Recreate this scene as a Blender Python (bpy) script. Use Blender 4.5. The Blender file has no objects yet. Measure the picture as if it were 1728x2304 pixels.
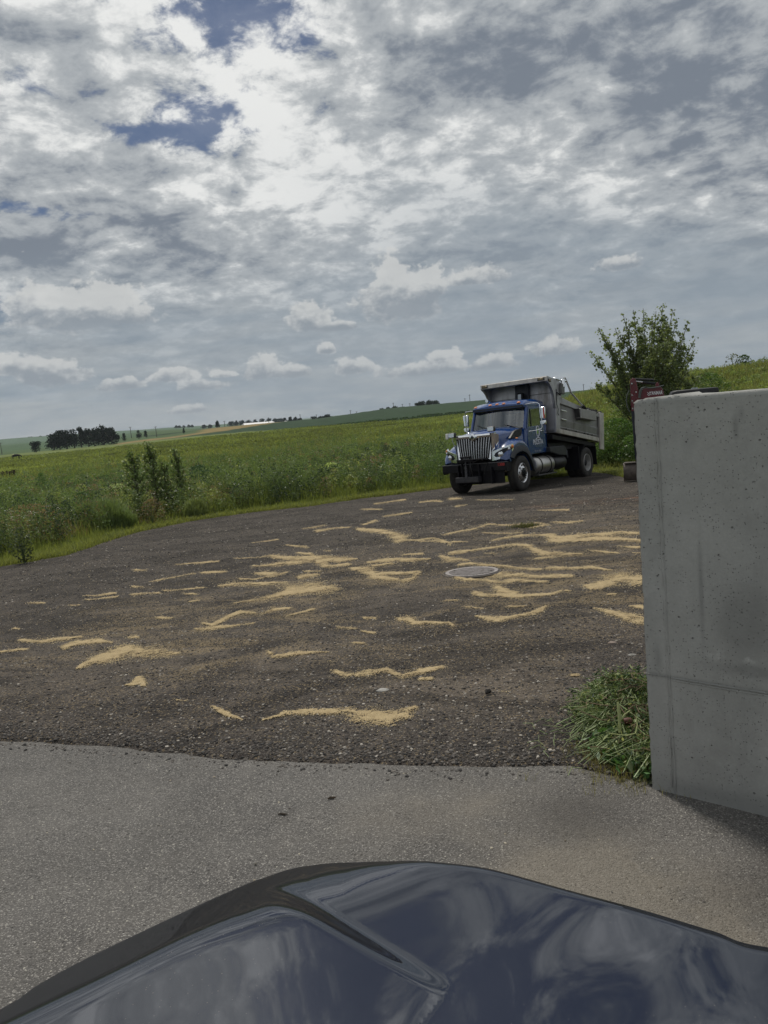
import bpy, math, random
import numpy as np
from mathutils import Matrix, Vector
random.seed(7); rng = np.random.default_rng(11)
S = bpy.context.scene; C = S.collection
# ------------------------------------------------------------------ camera
W_, H_, F_ = 1728.0, 2304.0, 1730.0
ROLL, PITCH = math.radians(5.2), math.radians(7.51)
cf = np.array([0, math.cos(PITCH), -math.sin(PITCH)]); r0 = np.array([1., 0, 0]); u0 = np.cross(r0, cf)
cR = r0 * math.cos(ROLL) - u0 * math.sin(ROLL); cU = u0 * math.cos(ROLL) + r0 * math.sin(ROLL)
cam_d = bpy.data.cameras.new('camera'); cam = bpy.data.objects.new('camera', cam_d); C.objects.link(cam)
cam.matrix_world = Matrix(((cR[0], cU[0], -cf[0], 0), (cR[1], cU[1], -cf[1], 0), (cR[2], cU[2], -cf[2], 0), (0, 0, 0, 1)))
cam_d.sensor_fit = 'HORIZONTAL'; cam_d.sensor_width = 36; cam_d.lens = 36 * F_ / W_
cam_d.clip_start = 0.05; cam_d.clip_end = 20000
S.camera = cam
# ------------------------------------------------------------------ light
SUN_EL, SUN_AZ = math.radians(62), math.radians(-20)      # azimuth clockwise from +Y
SUN_STR, SKY_STR, EXPO = 2.5, 0.1, 0.0
sd = bpy.data.lights.new('sun', 'SUN'); sd.energy = SUN_STR; sd.angle = math.radians(7); sd.color = (1, .95, .86)
so = bpy.data.objects.new('sun', sd); C.objects.link(so)
sdir = Vector((math.sin(SUN_AZ) * math.cos(SUN_EL), math.cos(SUN_AZ) * math.cos(SUN_EL), math.sin(SUN_EL)))
so.rotation_euler = sdir.to_track_quat('Z', 'Y').to_euler(); so.location = (0, 0, 60)
S.view_settings.view_transform = 'Standard'; S.view_settings.look = 'None'
S.view_settings.exposure = EXPO; S.view_settings.gamma = 1
S.cycles.max_bounces = 6; S.cycles.diffuse_bounces = 3; S.cycles.glossy_bounces = 3; S.cycles.transmission_bounces = 4
S.cycles.transparent_max_bounces = 8; S.cycles.use_denoising = True
S.cycles.caustics_reflective = False; S.cycles.caustics_refractive = False
S.cycles.sample_clamp_indirect = 4

# ------------------------------------------------------------------ node expression helper
class X:
    """a socket in a node tree with arithmetic"""
    def __init__(s, nt, sock): s.nt, s.k = nt, sock
    def _m(s, op, *a, clamp=False):
        n = s.nt.nodes.new('ShaderNodeMath'); n.operation = op; n.use_clamp = clamp
        for i, v in enumerate((s,) + a):
            if isinstance(v, X): s.nt.links.new(v.k, n.inputs[i])
            else: n.inputs[i].default_value = v
        return X(s.nt, n.outputs[0])
    def __add__(s, o): return s._m('ADD', o)
    __radd__ = __add__
    def __sub__(s, o): return s._m('SUBTRACT', o)
    def __rsub__(s, o): return (s * -1.0) + o
    def __mul__(s, o): return s._m('MULTIPLY', o)
    __rmul__ = __mul__
    def __truediv__(s, o): return s._m('DIVIDE', o)
    def pow(s, o): return s._m('POWER', o)
    def exp(s): return s._m('EXPONENT')
    def max(s, o): return s._m('MAXIMUM', o)
    def min(s, o): return s._m('MINIMUM', o)
    def clamp(s): return s._m('ADD', 0.0, clamp=True)
    def atan2(s, o): return s._m('ARCTAN2', o)
    def asin(s): return s._m('ARCSINE')
    def step(s, a, b):   # smoothstep a..b
        n = s.nt.nodes.new('ShaderNodeMapRange'); n.interpolation_type = 'SMOOTHSTEP'
        s.nt.links.new(s.k, n.inputs[0]); n.inputs[1].default_value = a; n.inputs[2].default_value = b
        return X(s.nt, n.outputs[0])
    def lin(s, a, b, c=0., d=1.):
        n = s.nt.nodes.new('ShaderNodeMapRange')
        s.nt.links.new(s.k, n.inputs[0])
        for i, v in enumerate((a, b, c, d)): n.inputs[i + 1].default_value = v
        return X(s.nt, n.outputs[0])
def combine(nt, x, y, z):
    n = nt.nodes.new('ShaderNodeCombineXYZ')
    for i, v in enumerate((x, y, z)):
        if isinstance(v, X): nt.links.new(v.k, n.inputs[i])
        else: n.inputs[i].default_value = v
    return n.outputs[0]
def noise(nt, vec, scale, detail=4, rough=.5, dist=0., out=0, lac=2.0):
    n = nt.nodes.new('ShaderNodeTexNoise')
    if vec is not None: nt.links.new(vec, n.inputs['Vector'])
    n.inputs['Scale'].default_value = scale; n.inputs['Detail'].default_value = detail
    n.inputs['Roughness'].default_value = rough; n.inputs['Distortion'].default_value = dist; n.inputs['Lacunarity'].default_value = lac
    return X(nt, n.outputs[out])
def voro(nt, vec, scale, feature='F1', out='Distance', rand=1.0):
    n = nt.nodes.new('ShaderNodeTexVoronoi'); n.feature = feature
    if vec is not None: nt.links.new(vec, n.inputs['Vector'])
    n.inputs['Scale'].default_value = scale; n.inputs['Randomness'].default_value = rand
    return n.outputs[out]
def mixc(nt, fac, a, b, mode='MIX'):
    n = nt.nodes.new('ShaderNodeMix'); n.data_type = 'RGBA'; n.blend_type = mode; n.clamp_result = False
    for idx, v in ((0, fac), (6, a), (7, b)):
        if isinstance(v, X): nt.links.new(v.k, n.inputs[idx])
        elif hasattr(v, 'is_output'): nt.links.new(v, n.inputs[idx])
        elif isinstance(v, (int, float)): n.inputs[idx].default_value = v
        else: n.inputs[idx].default_value = (*v[:3], 1)
    return n.outputs[2]
def sep(nt, vec):
    n = nt.nodes.new('ShaderNodeSeparateXYZ'); nt.links.new(vec, n.inputs[0])
    return [X(nt, n.outputs[i]) for i in range(3)]
def mapping(nt, vec, scale=(1, 1, 1), rot=(0, 0, 0), loc=(0, 0, 0)):
    n = nt.nodes.new('ShaderNodeMapping'); nt.links.new(vec, n.inputs[0])
    n.inputs['Scale'].default_value = scale; n.inputs['Rotation'].default_value = rot; n.inputs['Location'].default_value = loc
    return n.outputs[0]

# ------------------------------------------------------------------ picture / ground geometry (used to read positions off the photo)
def ray(px, py):
    return cf + cR * ((px - 864) / F_) - cU * ((py - 1152) / F_)
def proj(p):
    p = np.asarray(p, float); z = p @ cf
    return np.stack([864 + F_ * (p @ cR) / z, 1152 - F_ * (p @ cU) / z], -1)
def sp(y): return .8 * np.log1p(np.exp(np.clip((np.asarray(y, float) - 2) / .8, -30, 30)))
def yard_z(x, y): return -1.80 - .0477 * sp(y)
def gp(px, py):
    d = ray(px, py); y = 5.
    for _ in range(60): z = float(yard_z(0, y)); y = d[1] * z / d[2]
    return np.array([d[0] * z / d[2], y, z])
def az_of(px):      # azimuth of an image column where it meets the horizon
    d = ray(px, 923 - (px - 864) * math.tan(ROLL)); return math.atan2(d[0], d[1])
def at(px, dist):   # horizontal point at a range in the direction of column px
    a = az_of(px); return dist * math.sin(a), dist * math.cos(a)
# ------------------------------------------------------------------ world: Nishita sky with procedural cloud layers
w = bpy.data.worlds.new('World'); S.world = w; w.use_nodes = True
nt = w.node_tree; nt.nodes.clear()
out = nt.nodes.new('ShaderNodeOutputWorld'); bg = nt.nodes.new('ShaderNodeBackground'); nt.links.new(bg.outputs[0], out.inputs[0])
bg.inputs[1].default_value = SKY_STR
sky = nt.nodes.new('ShaderNodeTexSky'); sky.sky_type = 'NISHITA'; sky.sun_disc = False
sky.sun_elevation = SUN_EL; sky.sun_rotation = SUN_AZ; sky.dust_density = 1.5
tc = nt.nodes.new('ShaderNodeTexCoord').outputs['Generated']
dx, dy, dz = sep(nt, tc)
az = dx.atan2(dy); el = dz.max(-1.0).min(1.0).asin()
zc = dz.max(0.0) + 0.30
px_, py_ = dx / zc, dy / zc
P = combine(nt, px_, py_, 0.3)
def dirpx(x, y):
    d = ray(x, y); d = d / np.linalg.norm(d); return math.atan2(d[0], d[1]), math.asin(d[2])
def blob(cx, cy, wx, wy, amp, rot=0.):
    """soft patch of the sky centred at a direction; sizes in 1/1730 radians"""
    a, e = dirpx(cx, cy); k = math.cos(e)
    u = (az - a) * k; v = el - e
    # image roll
    c, s_ = math.cos(ROLL + rot), math.sin(ROLL + rot)
    uu = (u * c - v * s_) * (F_ / wx); vv = (u * s_ + v * c) * (F_ / wy)
    return ((uu * uu + vv * vv) * -1.0).exp() * amp
def blobs(L):
    r = None
    for b in L:
        q = blob(*b); r = q if r is None else r + q
    return r
big = noise(nt, P, 1.3, 3, .5, .3)
mid = noise(nt, P, 4.2, 8, .60, .25)
fine = noise(nt, mapping(nt, P, (1, 1, 1), (0, 0, .5), (7, 3, 1)), 13., 7, .62, .2)
cell = noise(nt, mapping(nt, P, (1, 1.15, 1), (0, 0, -.2), (2, 9, 4)), 8.0, 6, .62, .4)
gaps = blobs([(400, 10, 260, 60, .23), (520, 262, 200, 50, .21), (430, 310, 80, 100, .17, .3), (15, 690, 100, 55, .30), (60, 470, 150, 22, .19), (40, 175, 100, 45, .17), (565, 110, 170, 70, .17), (285, 300, 80, 28, .17), (640, 30, 120, 60, .12), (300, -500, 260, 120, .2), (900, -650, 200, 160, .2), (1400, -500, 300, 120, .18), (600, -1200, 400, 200, .2), (1300, -1500, 500, 250, .2), (-200, -900, 300, 200, .2)])
thick = blobs([(345, 520, 75, 60, .55), (1290, 120, 300, 110, .27), (880, 240, 170, 50, .24), (150, 400, 180, 55, .28), (90, 65, 110, 40, .3), (1640, 330, 220, 100, .24), (860, 90, 130, 60, .15), (1300, 560, 400, 80, .2), (330, 200, 90, 45, .2), (30, 560, 140, 30, .25), (1560, 40, 260, 60, .12), (1450, 250, 200, 60, .1), (500, -300, 200, 90, .3), (1200, -350, 260, 100, .3), (200, -900, 300, 150, .3), (1000, -1100, 300, 150, .3)])
bright = blobs([(220, 120, 300, 130, .22), (620, 190, 240, 120, .12), (950, 420, 420, 110, .2), (980, 60, 90, 60, .22), (1500, 500, 300, 60, .1), (700, 330, 250, 90, .15)])
cov = (mid * .55 + fine * .60 + cell * .35) - .02 - gaps
hole = (gaps * 2.45 + (fine * .55 + mid * .25 + cell * .2 - .5) * 3.6).step(.40, .82)
mcl = (hole * -.9 + 1.0)
th = ((mid * 1.15 + fine * 1.05 + cell * 1.25 + big * .35) - 1.50 + thick - bright * .75 - gaps * .5)
thm = th.lin(.06, .82)
c_thin = (8.3, 8.35, 8.2); c_mid = (4.2, 4.45, 4.65); c_thick = (1.75, 2.05, 2.5)
ccol = mixc(nt, thm.step(0, .5), c_thin, c_mid); ccol = mixc(nt, thm.step(.42, 1.0), ccol, c_thick)
# horizon veil
low = el.step(.22, .02)
veil = noise(nt, combine(nt, az * 3., el * 22., 0.), 1.6, 5, .6, .4)
veilc = mixc(nt, veil.step(.36, .66), (2.3, 2.95, 3.55), (4.05, 4.35, 4.45))
skyc = mixc(nt, 1.0, sky.outputs[0], (.21, .27, .37), 'MULTIPLY')
base = mixc(nt, mcl, skyc, ccol)
base = mixc(nt, low * .88, base, veilc)
# bluish-grey smooth sheet right of centre, low
sheet = blobs([(1350, 560, 480, 90, .75, .25), (1250, 720, 520, 80, .5), (1650, 640, 200, 100, .4), (900, 650, 260, 120, .75), (560, 760, 500, 60, .5), (200, 690, 260, 100, .45), (700, 860, 900, 50, .4)])
base = mixc(nt, sheet.min(.85) * (veil * -.5 + 1.0), base, (2.6, 3.1, 3.6))
# cumulus heads low in the sky
cw = noise(nt, combine(nt, az * 1., el * 1.25, 0.), 21, 7, .62, .1)
cw2 = noise(nt, combine(nt, az * 1., el * 1.3, 4.), 60, 4, .6, .0)
def cumulus(L, nb=1.0):
    m = None; sh = None
    for (cx, cy, wx, wy) in L:
        a, e = dirpx(cx, cy); u = (az - a) * (F_ * math.cos(e) / wx); v = (el - e) * (F_ / wy)
        vb = v.max(0.0) + v.min(0.0) * 2.6
        d = ((u * u + vb * vb) * -1.0).exp()
        m = d if m is None else m.max(d)
        s2 = d * v
        sh = s2 if sh is None else sh + s2
    return m, sh
CU = [(185, 715, 150, 85), (250, 720, 110, 45), (150, 690, 70, 55), (905, 690, 110, 90), (880, 640, 45, 80), (970, 655, 50, 65), (1060, 632, 90, 30), (700, 728, 60, 48), (760, 738, 60, 20), (590, 838, 45, 42), (660, 842, 55, 22), (790, 832, 60, 32), (960, 835, 120, 30), (1000, 805, 50, 22),
      (1110, 822, 70, 30), (400, 850, 70, 26), (460, 870, 70, 22), (1390, 600, 55, 28), (1245, 790, 55, 35), (120, 850, 80, 50), (30, 830, 80, 40), (275, 870, 50, 24), (735, 790, 28, 20), (500, 845, 40, 16), (420, 925, 50, 16)]
cm, csh = cumulus(CU)
cmask = (cm + (cw - .5) * 1.5 + (cw2 - .5) * .9)
edge = cmask.step(.38, .60)
shade = (csh * 1.7 + (cw2 - .5) * 2.8 - (cmask - .5) * .8 + .30).step(-.2, 1.0)
cucol = mixc(nt, shade, (2.45, 2.8, 3.2), (6.4, 6.45, 6.3))
edge = edge * (csh / (cm + .02)).step(-.75, -.05)
base = mixc(nt, edge * .74, base, cucol)
# below the horizon: plain earth tone
base = mixc(nt, el.step(-.002, -.02), base, (.5, .55, .4))
nt.links.new(base, bg.inputs[0])
w.cycles.sampling_method = 'MANUAL'; w.cycles.sample_map_resolution = 512
# ------------------------------------------------------------------ materials
def newmat(name):
    m = bpy.data.materials.new(name); m.use_nodes = True; nt = m.node_tree
    b = nt.nodes['Principled BSDF']; return m, nt, b
def seti(b, **k):
    for n, v in k.items(): b.inputs[n.replace('_', ' ')].default_value = v
def bump(nt, b, h, strength=.3, dist=.01):
    n = nt.nodes.new('ShaderNodeBump'); n.inputs['Strength'].default_value = strength; n.inputs['Distance'].default_value = dist
    nt.links.new(h.k if isinstance(h, X) else h, n.inputs['Height']); nt.links.new(n.outputs[0], b.inputs['Normal']); return n
def ocoord(nt): return nt.nodes.new('ShaderNodeTexCoord').outputs['Object']
def mat(name, col, rough=.6, metal=0., var=.15, scale=6., bmp=0., coat=0., spec=None, grime=None):
    m, nt, b = newmat(name)
    o = ocoord(nt)
    n = noise(nt, o, scale, 5, .6)
    lo = tuple(c * (1 - var) for c in col); hi = tuple(min(1, c * (1 + var)) for c in col)
    c = mixc(nt, n.step(.3, .7), lo, hi)
    if grime:
        g = noise(nt, mapping(nt, o, (1, 1, .35)), scale * .6, 6, .65)
        c = mixc(nt, g.step(.5, .72) * grime[1], c, grime[0])
    nt.links.new(c, b.inputs['Base Color'])
    r = noise(nt, o, scale * 2.3, 4, .6).lin(.3, .7, max(.02, rough - .08), min(1, rough + .08))
    nt.links.new(r.k, b.inputs['Roughness'])
    b.inputs['Metallic'].default_value = metal
    if coat: b.inputs['Coat Weight'].default_value = coat; b.inputs['Coat Roughness'].default_value = .04
    if spec is not None: b.inputs['Specular IOR Level'].default_value = spec
    if bmp: bump(nt, b, noise(nt, o, scale * 6, 4, .6), .5, bmp)
    return m
def glass(name, tint=(.6, .7, .68), rough=.03):
    m, nt, b = newmat(name); seti(b, Base_Color=(*tint, 1), Roughness=rough, Transmission_Weight=.0)
    t = nt.nodes.new('ShaderNodeBsdfTransparent'); t.inputs[0].default_value = (*tint, 1)
    g = nt.nodes.new('ShaderNodeBsdfGlossy'); g.inputs['Roughness'].default_value = rough; g.inputs['Color'].default_value = (.9, .95, 1, 1)
    mx = nt.nodes.new('ShaderNodeMixShader'); fr = nt.nodes.new('ShaderNodeFresnel'); fr.inputs[0].default_value = 1.7
    f = (X(nt, fr.outputs[0]) * .8 + .10).min(1.0)
    nt.links.new(f.k, mx.inputs[0]); nt.links.new(t.outputs[0], mx.inputs[1]); nt.links.new(g.outputs[0], mx.inputs[2])
    nt.links.new(mx.outputs[0], nt.nodes['Material Output'].inputs[0]); return m
def foliage(name, trans=.4, rough=.6, tint=(1, 1, 1), spec=.3):
    """leaf material; its base colour comes from the per-leaf colour attribute"""
    m, nt, b = newmat(name)
    a = nt.nodes.new('ShaderNodeAttribute'); a.attribute_name = 'Col'
    c = mixc(nt, 1.0, a.outputs['Color'], tint, 'MULTIPLY')
    nt.links.new(c, b.inputs['Base Color']); seti(b, Roughness=rough, Specular_IOR_Level=spec)
    t = nt.nodes.new('ShaderNodeBsdfTranslucent')
    c2 = mixc(nt, 1.0, c, (1.2, 1.15, .65), 'MULTIPLY'); nt.links.new(c2, t.inputs[0])
    mx = nt.nodes.new('ShaderNodeMixShader'); mx.inputs[0].default_value = trans
    nt.links.new(b.outputs[0], mx.inputs[1]); nt.links.new(t.outputs[0], mx.inputs[2])
    nt.links.new(mx.outputs[0], nt.nodes['Material Output'].inputs[0]); return m
def attrmat(name, rough=.8, bmp=0., scale=40.):
    m, nt, b = newmat(name)
    a = nt.nodes.new('ShaderNodeAttribute'); a.attribute_name = 'Col'
    nt.links.new(a.outputs['Color'], b.inputs['Base Color']); b.inputs['Roughness'].default_value = rough
    if bmp: bump(nt, b, noise(nt, ocoord(nt), scale, 4, .6), .5, bmp)
    return m
# ------------------------------------------------------------------ mesh helpers
def npmesh(name, V, Fc, col=None, smooth=False):
    """mesh from numpy verts and a face array (n,3) or (n,4)"""
    V = np.asarray(V, np.float32); Fc = np.asarray(Fc, np.int32); k = Fc.shape[1]; n = len(Fc)
    me = bpy.data.meshes.new(name); me.vertices.add(len(V)); me.vertices.foreach_set('co', V.ravel())
    me.loops.add(n * k); me.loops.foreach_set('vertex_index', Fc.ravel())
    me.polygons.add(n); me.polygons.foreach_set('loop_start', np.arange(n, dtype=np.int32) * k)
    me.polygons.foreach_set('loop_total', np.full(n, k, np.int32))
    me.polygons.foreach_set('use_smooth', np.full(n, smooth))
    me.update(calc_edges=True)
    if col is not None:
        a = me.color_attributes.new('Col', 'FLOAT_COLOR', 'POINT')
        c = np.ones((len(V), 4), np.float32); c[:, :3] = col; a.data.foreach_set('color', c.ravel())
    return me
def tag(o, label=None, cat=None, group=None, kind=None):
    for k, v in (('label', label), ('category', cat), ('group', group), ('kind', kind)):
        if v: o[k] = v
    return o
def link(name, me, m, parent=None, **t):
    o = bpy.data.objects.new(name, me); C.objects.link(o)
    if m is not None and len(me.materials) == 0: me.materials.append(m)
    if parent is not None: o.parent = parent
    tag(o, **t); return o
def empty(name, loc=(0, 0, 0), rz=0, **t):
    o = bpy.data.objects.new(name, None); C.objects.link(o); o.location = loc; o.rotation_euler = (0, 0, rz); o.empty_display_size = .2
    tag(o, **t); return o
def copy_thing(o, parent=None):
    c = o.copy(); C.objects.link(c); c.parent = parent
    for ch in list(o.children): copy_thing(ch, c)
    return c
class MB:
    def __init__(s, tf=None): s.v = []; s.f = []; s.tf = tf
    def add(s, V, F):
        b = len(s.v)
        for p in V:
            p = Vector(p); s.v.append(tuple(s.tf @ p if s.tf else p))
        for f in F: s.f.append(tuple(i + b for i in f))
        return s
    def box(s, c, d, rot=None):
        V = [Vector(((i & 1) - .5, ((i >> 1) & 1) - .5, ((i >> 2) & 1) - .5)) for i in range(8)]
        V = [Vector((v.x * d[0], v.y * d[1], v.z * d[2])) for v in V]
        if rot is not None: V = [rot @ v for v in V]
        V = [v + Vector(c) for v in V]
        return s.add(V, [(0, 2, 3, 1), (4, 5, 7, 6), (0, 1, 5, 4), (2, 6, 7, 3), (0, 4, 6, 2), (1, 3, 7, 5)])
    def prism(s, poly, a0, a1, ax=1):
        """polygon in the plane normal to axis ax, from a0 to a1"""
        def P(q, a):
            if ax == 1: return (q[0], a, q[1])
            if ax == 0: return (a, q[0], q[1])
            return (q[0], q[1], a)
        n = len(poly); V = [P(q, a0) for q in poly] + [P(q, a1) for q in poly]
        F = [tuple(range(n)), tuple(range(2 * n - 1, n - 1, -1))] + [(i, i + n, (i + 1) % n + n, (i + 1) % n) for i in range(n)]
        return s.add(V, F)
    def cyl(s, p0, p1, ra, rb=None, n=16, cap=True):
        rb = ra if rb is None else rb
        p0, p1 = Vector(p0), Vector(p1); d = (p1 - p0).normalized()
        a = d.orthogonal().normalized(); b = d.cross(a)
        V = []; 
        for p, r in ((p0, ra), (p1, rb)):
            for i in range(n):
                t = 2 * math.pi * i / n; V.append(p + a * math.cos(t) * r + b * math.sin(t) * r)
        F = [(i, (i + 1) % n, (i + 1) % n + n, i + n) for i in range(n)]
        if cap: F += [tuple(range(n - 1, -1, -1)), tuple(range(n, 2 * n))]
        return s.add(V, F)
    def tube(s, pts, r, n=8):
        pts = [Vector(p) for p in pts]; rs = r if isinstance(r, (list, tuple)) else [r] * len(pts)
        V = []; prev = None
        for i, p in enumerate(pts):
            d = (pts[min(i + 1, len(pts) - 1)] - pts[max(i - 1, 0)]).normalized()
            a = d.orthogonal().normalized() if prev is None else (prev - d * prev.dot(d)).normalized()
            prev = a; b = d.cross(a)
            for k in range(n):
                t = 2 * math.pi * k / n; V.append(p + (a * math.cos(t) + b * math.sin(t)) * rs[i])
        F = []
        for i in range(len(pts) - 1):
            for k in range(n): F.append((i * n + k, i * n + (k + 1) % n, (i + 1) * n + (k + 1) % n, (i + 1) * n + k))
        F += [tuple(range(n - 1, -1, -1)), tuple(range((len(pts) - 1) * n, len(pts) * n))]
        return s.add(V, F)
    def lathe(s, prof, c=(0, 0, 0), ax=1, n=32):
        """profile of (radius, axial) pairs revolved about axis ax through c"""
        V = []
        for (r, a) in prof:
            for k in range(n):
                t = 2 * math.pi * k / n; q = [0, 0, 0]; q[ax] = a; q[(ax + 1) % 3] = r * math.cos(t); q[(ax + 2) % 3] = r * math.sin(t)
                V.append((q[0] + c[0], q[1] + c[1], q[2] + c[2]))
        F = []
        for i in range(len(prof) - 1):
            for k in range(n): F.append((i * n + k, i * n + (k + 1) % n, (i + 1) * n + (k + 1) % n, (i + 1) * n + k))
        return s.add(V, F)
    def loft(s, secs, closed=True, cap=True):
        n = len(secs[0]); V = [p for q in secs for p in q]; F = []
        m = n if closed else n - 1
        for i in range(len(secs) - 1):
            for k in range(m): F.append((i * n + k, i * n + (k + 1) % n, (i + 1) * n + (k + 1) % n, (i + 1) * n + k))
        if cap and closed: F += [tuple(range(n - 1, -1, -1)), tuple(range((len(secs) - 1) * n, len(secs) * n))]
        return s.add(V, F)
    def build(s, name, m, parent=None, bevel=0., smooth=False, seg=2, sub=0, **t):
        me = bpy.data.meshes.new(name); me.from_pydata(s.v, [], s.f); me.update()
        import bmesh
        bm = bmesh.new(); bm.from_mesh(me); bmesh.ops.recalc_face_normals(bm, faces=bm.faces)
        if smooth:
            for f in bm.faces: f.smooth = True
            for e in bm.edges:
                if len(e.link_faces) == 2 and e.calc_face_angle(0) > .7: e.smooth = False
        bm.to_mesh(me); bm.free()
        o = link(name, me, m, parent, **t)
        if bevel:
            b = o.modifiers.new('bevel', 'BEVEL'); b.width = bevel; b.segments = seg; b.limit_method = 'ANGLE'; b.angle_limit = .6
            for p in me.polygons: p.use_smooth = True
            try: 
                me.set_sharp_from_angle(angle=.6) if not smooth else None
            except Exception: pass
        if sub:
            q = o.modifiers.new('sub', 'SUBSURF'); q.levels = q.render_levels = sub
        return o
def text(name, body, size, loc, X_, Y_, m, parent, extrude=.002, bold=0., sx=1.):
    """text lying in the plane spanned by X_ (reading direction) and Y_ (up)"""
    cu = bpy.data.curves.new(name, 'FONT'); cu.body = body; cu.size = size; cu.align_x = 'CENTER'; cu.align_y = 'CENTER'; cu.extrude = extrude; cu.offset = bold
    tmp = bpy.data.objects.new(name, cu); C.objects.link(tmp)
    me = bpy.data.meshes.new_from_object(tmp.evaluated_get(bpy.context.evaluated_depsgraph_get())); me.name = name; bpy.data.objects.remove(tmp); me.materials.clear(); me.materials.append(m)
    o = bpy.data.objects.new(name, me); C.objects.link(o); o.parent = parent
    X_ = Vector(X_).normalized(); Y_ = Vector(Y_).normalized(); Z_ = X_.cross(Y_)
    M = Matrix((X_, Y_, Z_)).transposed().to_4x4(); M.translation = loc
    o.matrix_local = M @ Matrix.Diagonal((sx, 1, 1, 1)); return o
def ring(c, r, ax, n=24, ph=0, sx=1.):
    P = []
    for k in range(n):
        t = 2 * math.pi * k / n + ph; q = [0, 0, 0]; q[(ax + 1) % 3] = r * math.cos(t); q[(ax + 2) % 3] = r * math.sin(t)
        P.append((q[0] + c[0], q[1] + c[1], q[2] + c[2]))
    return P
def vnoise(x, y, f=1., seed=0, oct=4, gain=.55):
    """cheap value noise, numpy, -1..1"""
    x = np.asarray(x, float) * f; y = np.asarray(y, float) * f; s = 0; amp = 1; tot = 0
    for o in range(oct):
        xi = np.floor(x).astype(np.int64); yi = np.floor(y).astype(np.int64); fx = x - xi; fy = y - yi
        fx = fx * fx * (3 - 2 * fx); fy = fy * fy * (3 - 2 * fy)
        def h(a, b):
            n = (a * 374761393 + b * 668265263 + (seed + o) * 1274126177) & 0xffffffff
            n = ((n ^ (n >> 13)) * 1274126177) & 0xffffffff
            return ((n ^ (n >> 16)) & 0xffff) / 32767.5 - 1
        s = s + amp * ((h(xi, yi) * (1 - fx) + h(xi + 1, yi) * fx) * (1 - fy) + (h(xi, yi + 1) * (1 - fx) + h(xi + 1, yi + 1) * fx) * fy)
        tot += amp; amp *= gain; x = x * 2.03 + 17; y = y * 2.03 + 31
    return s / tot
# ------------------------------------------------------------------ terrain
COLS = [-3200, -1200, 0, 200, 350, 500, 700, 900, 1060, 1240, 1300, 1400, 1540, 1728, 3000]
PXC = np.array([az_of(p) for p in COLS[1:-1]]); PXC = np.concatenate([[-math.pi], PXC, [math.pi]])
RNG = [0, 30, 45, 70, 110, 270, 400, 470, 570, 900, 2000, 4000, 9000]
def pxo(off, d): return off / F_ * d
TZ = {   # range -> height per column (first and last are behind the camera)
 0:   [-1.9] * 15,
 30:  [-3.1, -3.0, -3.1, -3.2, -3.2, -3.25, -3.3, -3.3, -3.25, -3.25, -3.2, -3.1, -2.9, -2.7, -2.5],
 45:  [-3.4, -3.4, -3.5, -3.6, -3.6, -3.6, -3.6, -3.5, -3.4, -2.9, -2.0, -1.5, -1.2, -.8, -1.5],
 70:  [-4, -4, -3.9, -4.0, -4.0, -3.9, -3.9, -3.8, -3.5, -1.6, -.45, .1, .45, .68, -1.],
 110: [-4, -4, -4.3, -4.3, -4.2, -4.1, -4.1, -4.0, -3.6, -2.6, -1.2, -.6, -.3, 0, -1.],
 270: [-4, -4, -4.6, -4.6, -4.3, -4.1, -4.1, -4.0, -3.7, -2.0, -1.5, -1., -1, -1, -1.],
 400: [-4, -4, -5.2, -5.2, -4.3, -3.6, -3.0, -1.6, -1.3, -.6, 0, 0, 0, 0, -1.],
 470: [-4, -4, -5.6, -5.5, -4.3, -2.9, -2.1, -.1, .2, .3, .6, .8, .8, .8, -1.],
 570: [-4, -4, -5.6, -5.3, -3.6, -1.5, -1.6, 1.2, .9, .9, 1.2, 1.3, 1., 1., -1.],
 900: [0, -2, -4.4, -4.2, -1.0, -5, -5, -3, -2, -1, 0, 0, 0, 0, 0],
 2000: [10, 14, 13.5, 10.5, 6., 2., -6, -6, -4, -3, 0, 0, 0, 0, 4],
 4000: [5, 5, 5, 5, 0, -4, -10, -10, -10, -10, -10, -10, -10, -5, 0],
 9000: [-10] * 15}
TG = np.array([TZ[r] for r in RNG], float)
def terrain_z(x, y, natural=True):
    x = np.asarray(x, float); y = np.asarray(y, float)
    r = np.hypot(x, y); a = np.arctan2(x, y)
    ia = np.clip(np.searchsorted(PXC, a) - 1, 0, len(PXC) - 2); fa = (a - PXC[ia]) / (PXC[ia + 1] - PXC[ia])
    R = np.array(RNG, float); ir = np.clip(np.searchsorted(R, r) - 1, 0, len(R) - 2); fr = np.clip((r - R[ir]) / (R[ir + 1] - R[ir]), 0, 1)
    fa_s = fa * fa * (3 - 2 * fa); fr_s = fr * .6 + .4 * fr * fr * (3 - 2 * fr)
    z = (TG[ir, ia] * (1 - fa_s) + TG[ir, ia + 1] * fa_s) * (1 - fr_s) + (TG[ir + 1, ia] * (1 - fa_s) + TG[ir + 1, ia + 1] * fa_s) * fr_s
    # near: the yard's own plane, a little lower so that the yard sheets lie on it
    k = np.clip((r - 27) / 8, 0, 1); k = k * k * (3 - 2 * k)
    zy = yard_z(x, y) - .05
    z = zy * (1 - k) + z * k
    if natural: z = z + np.clip((r - 28) / 20, 0, 1) * vnoise(x, y, .11, 5) * .18 * np.clip(r / 60, .4, 1.5)
    return z
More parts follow.
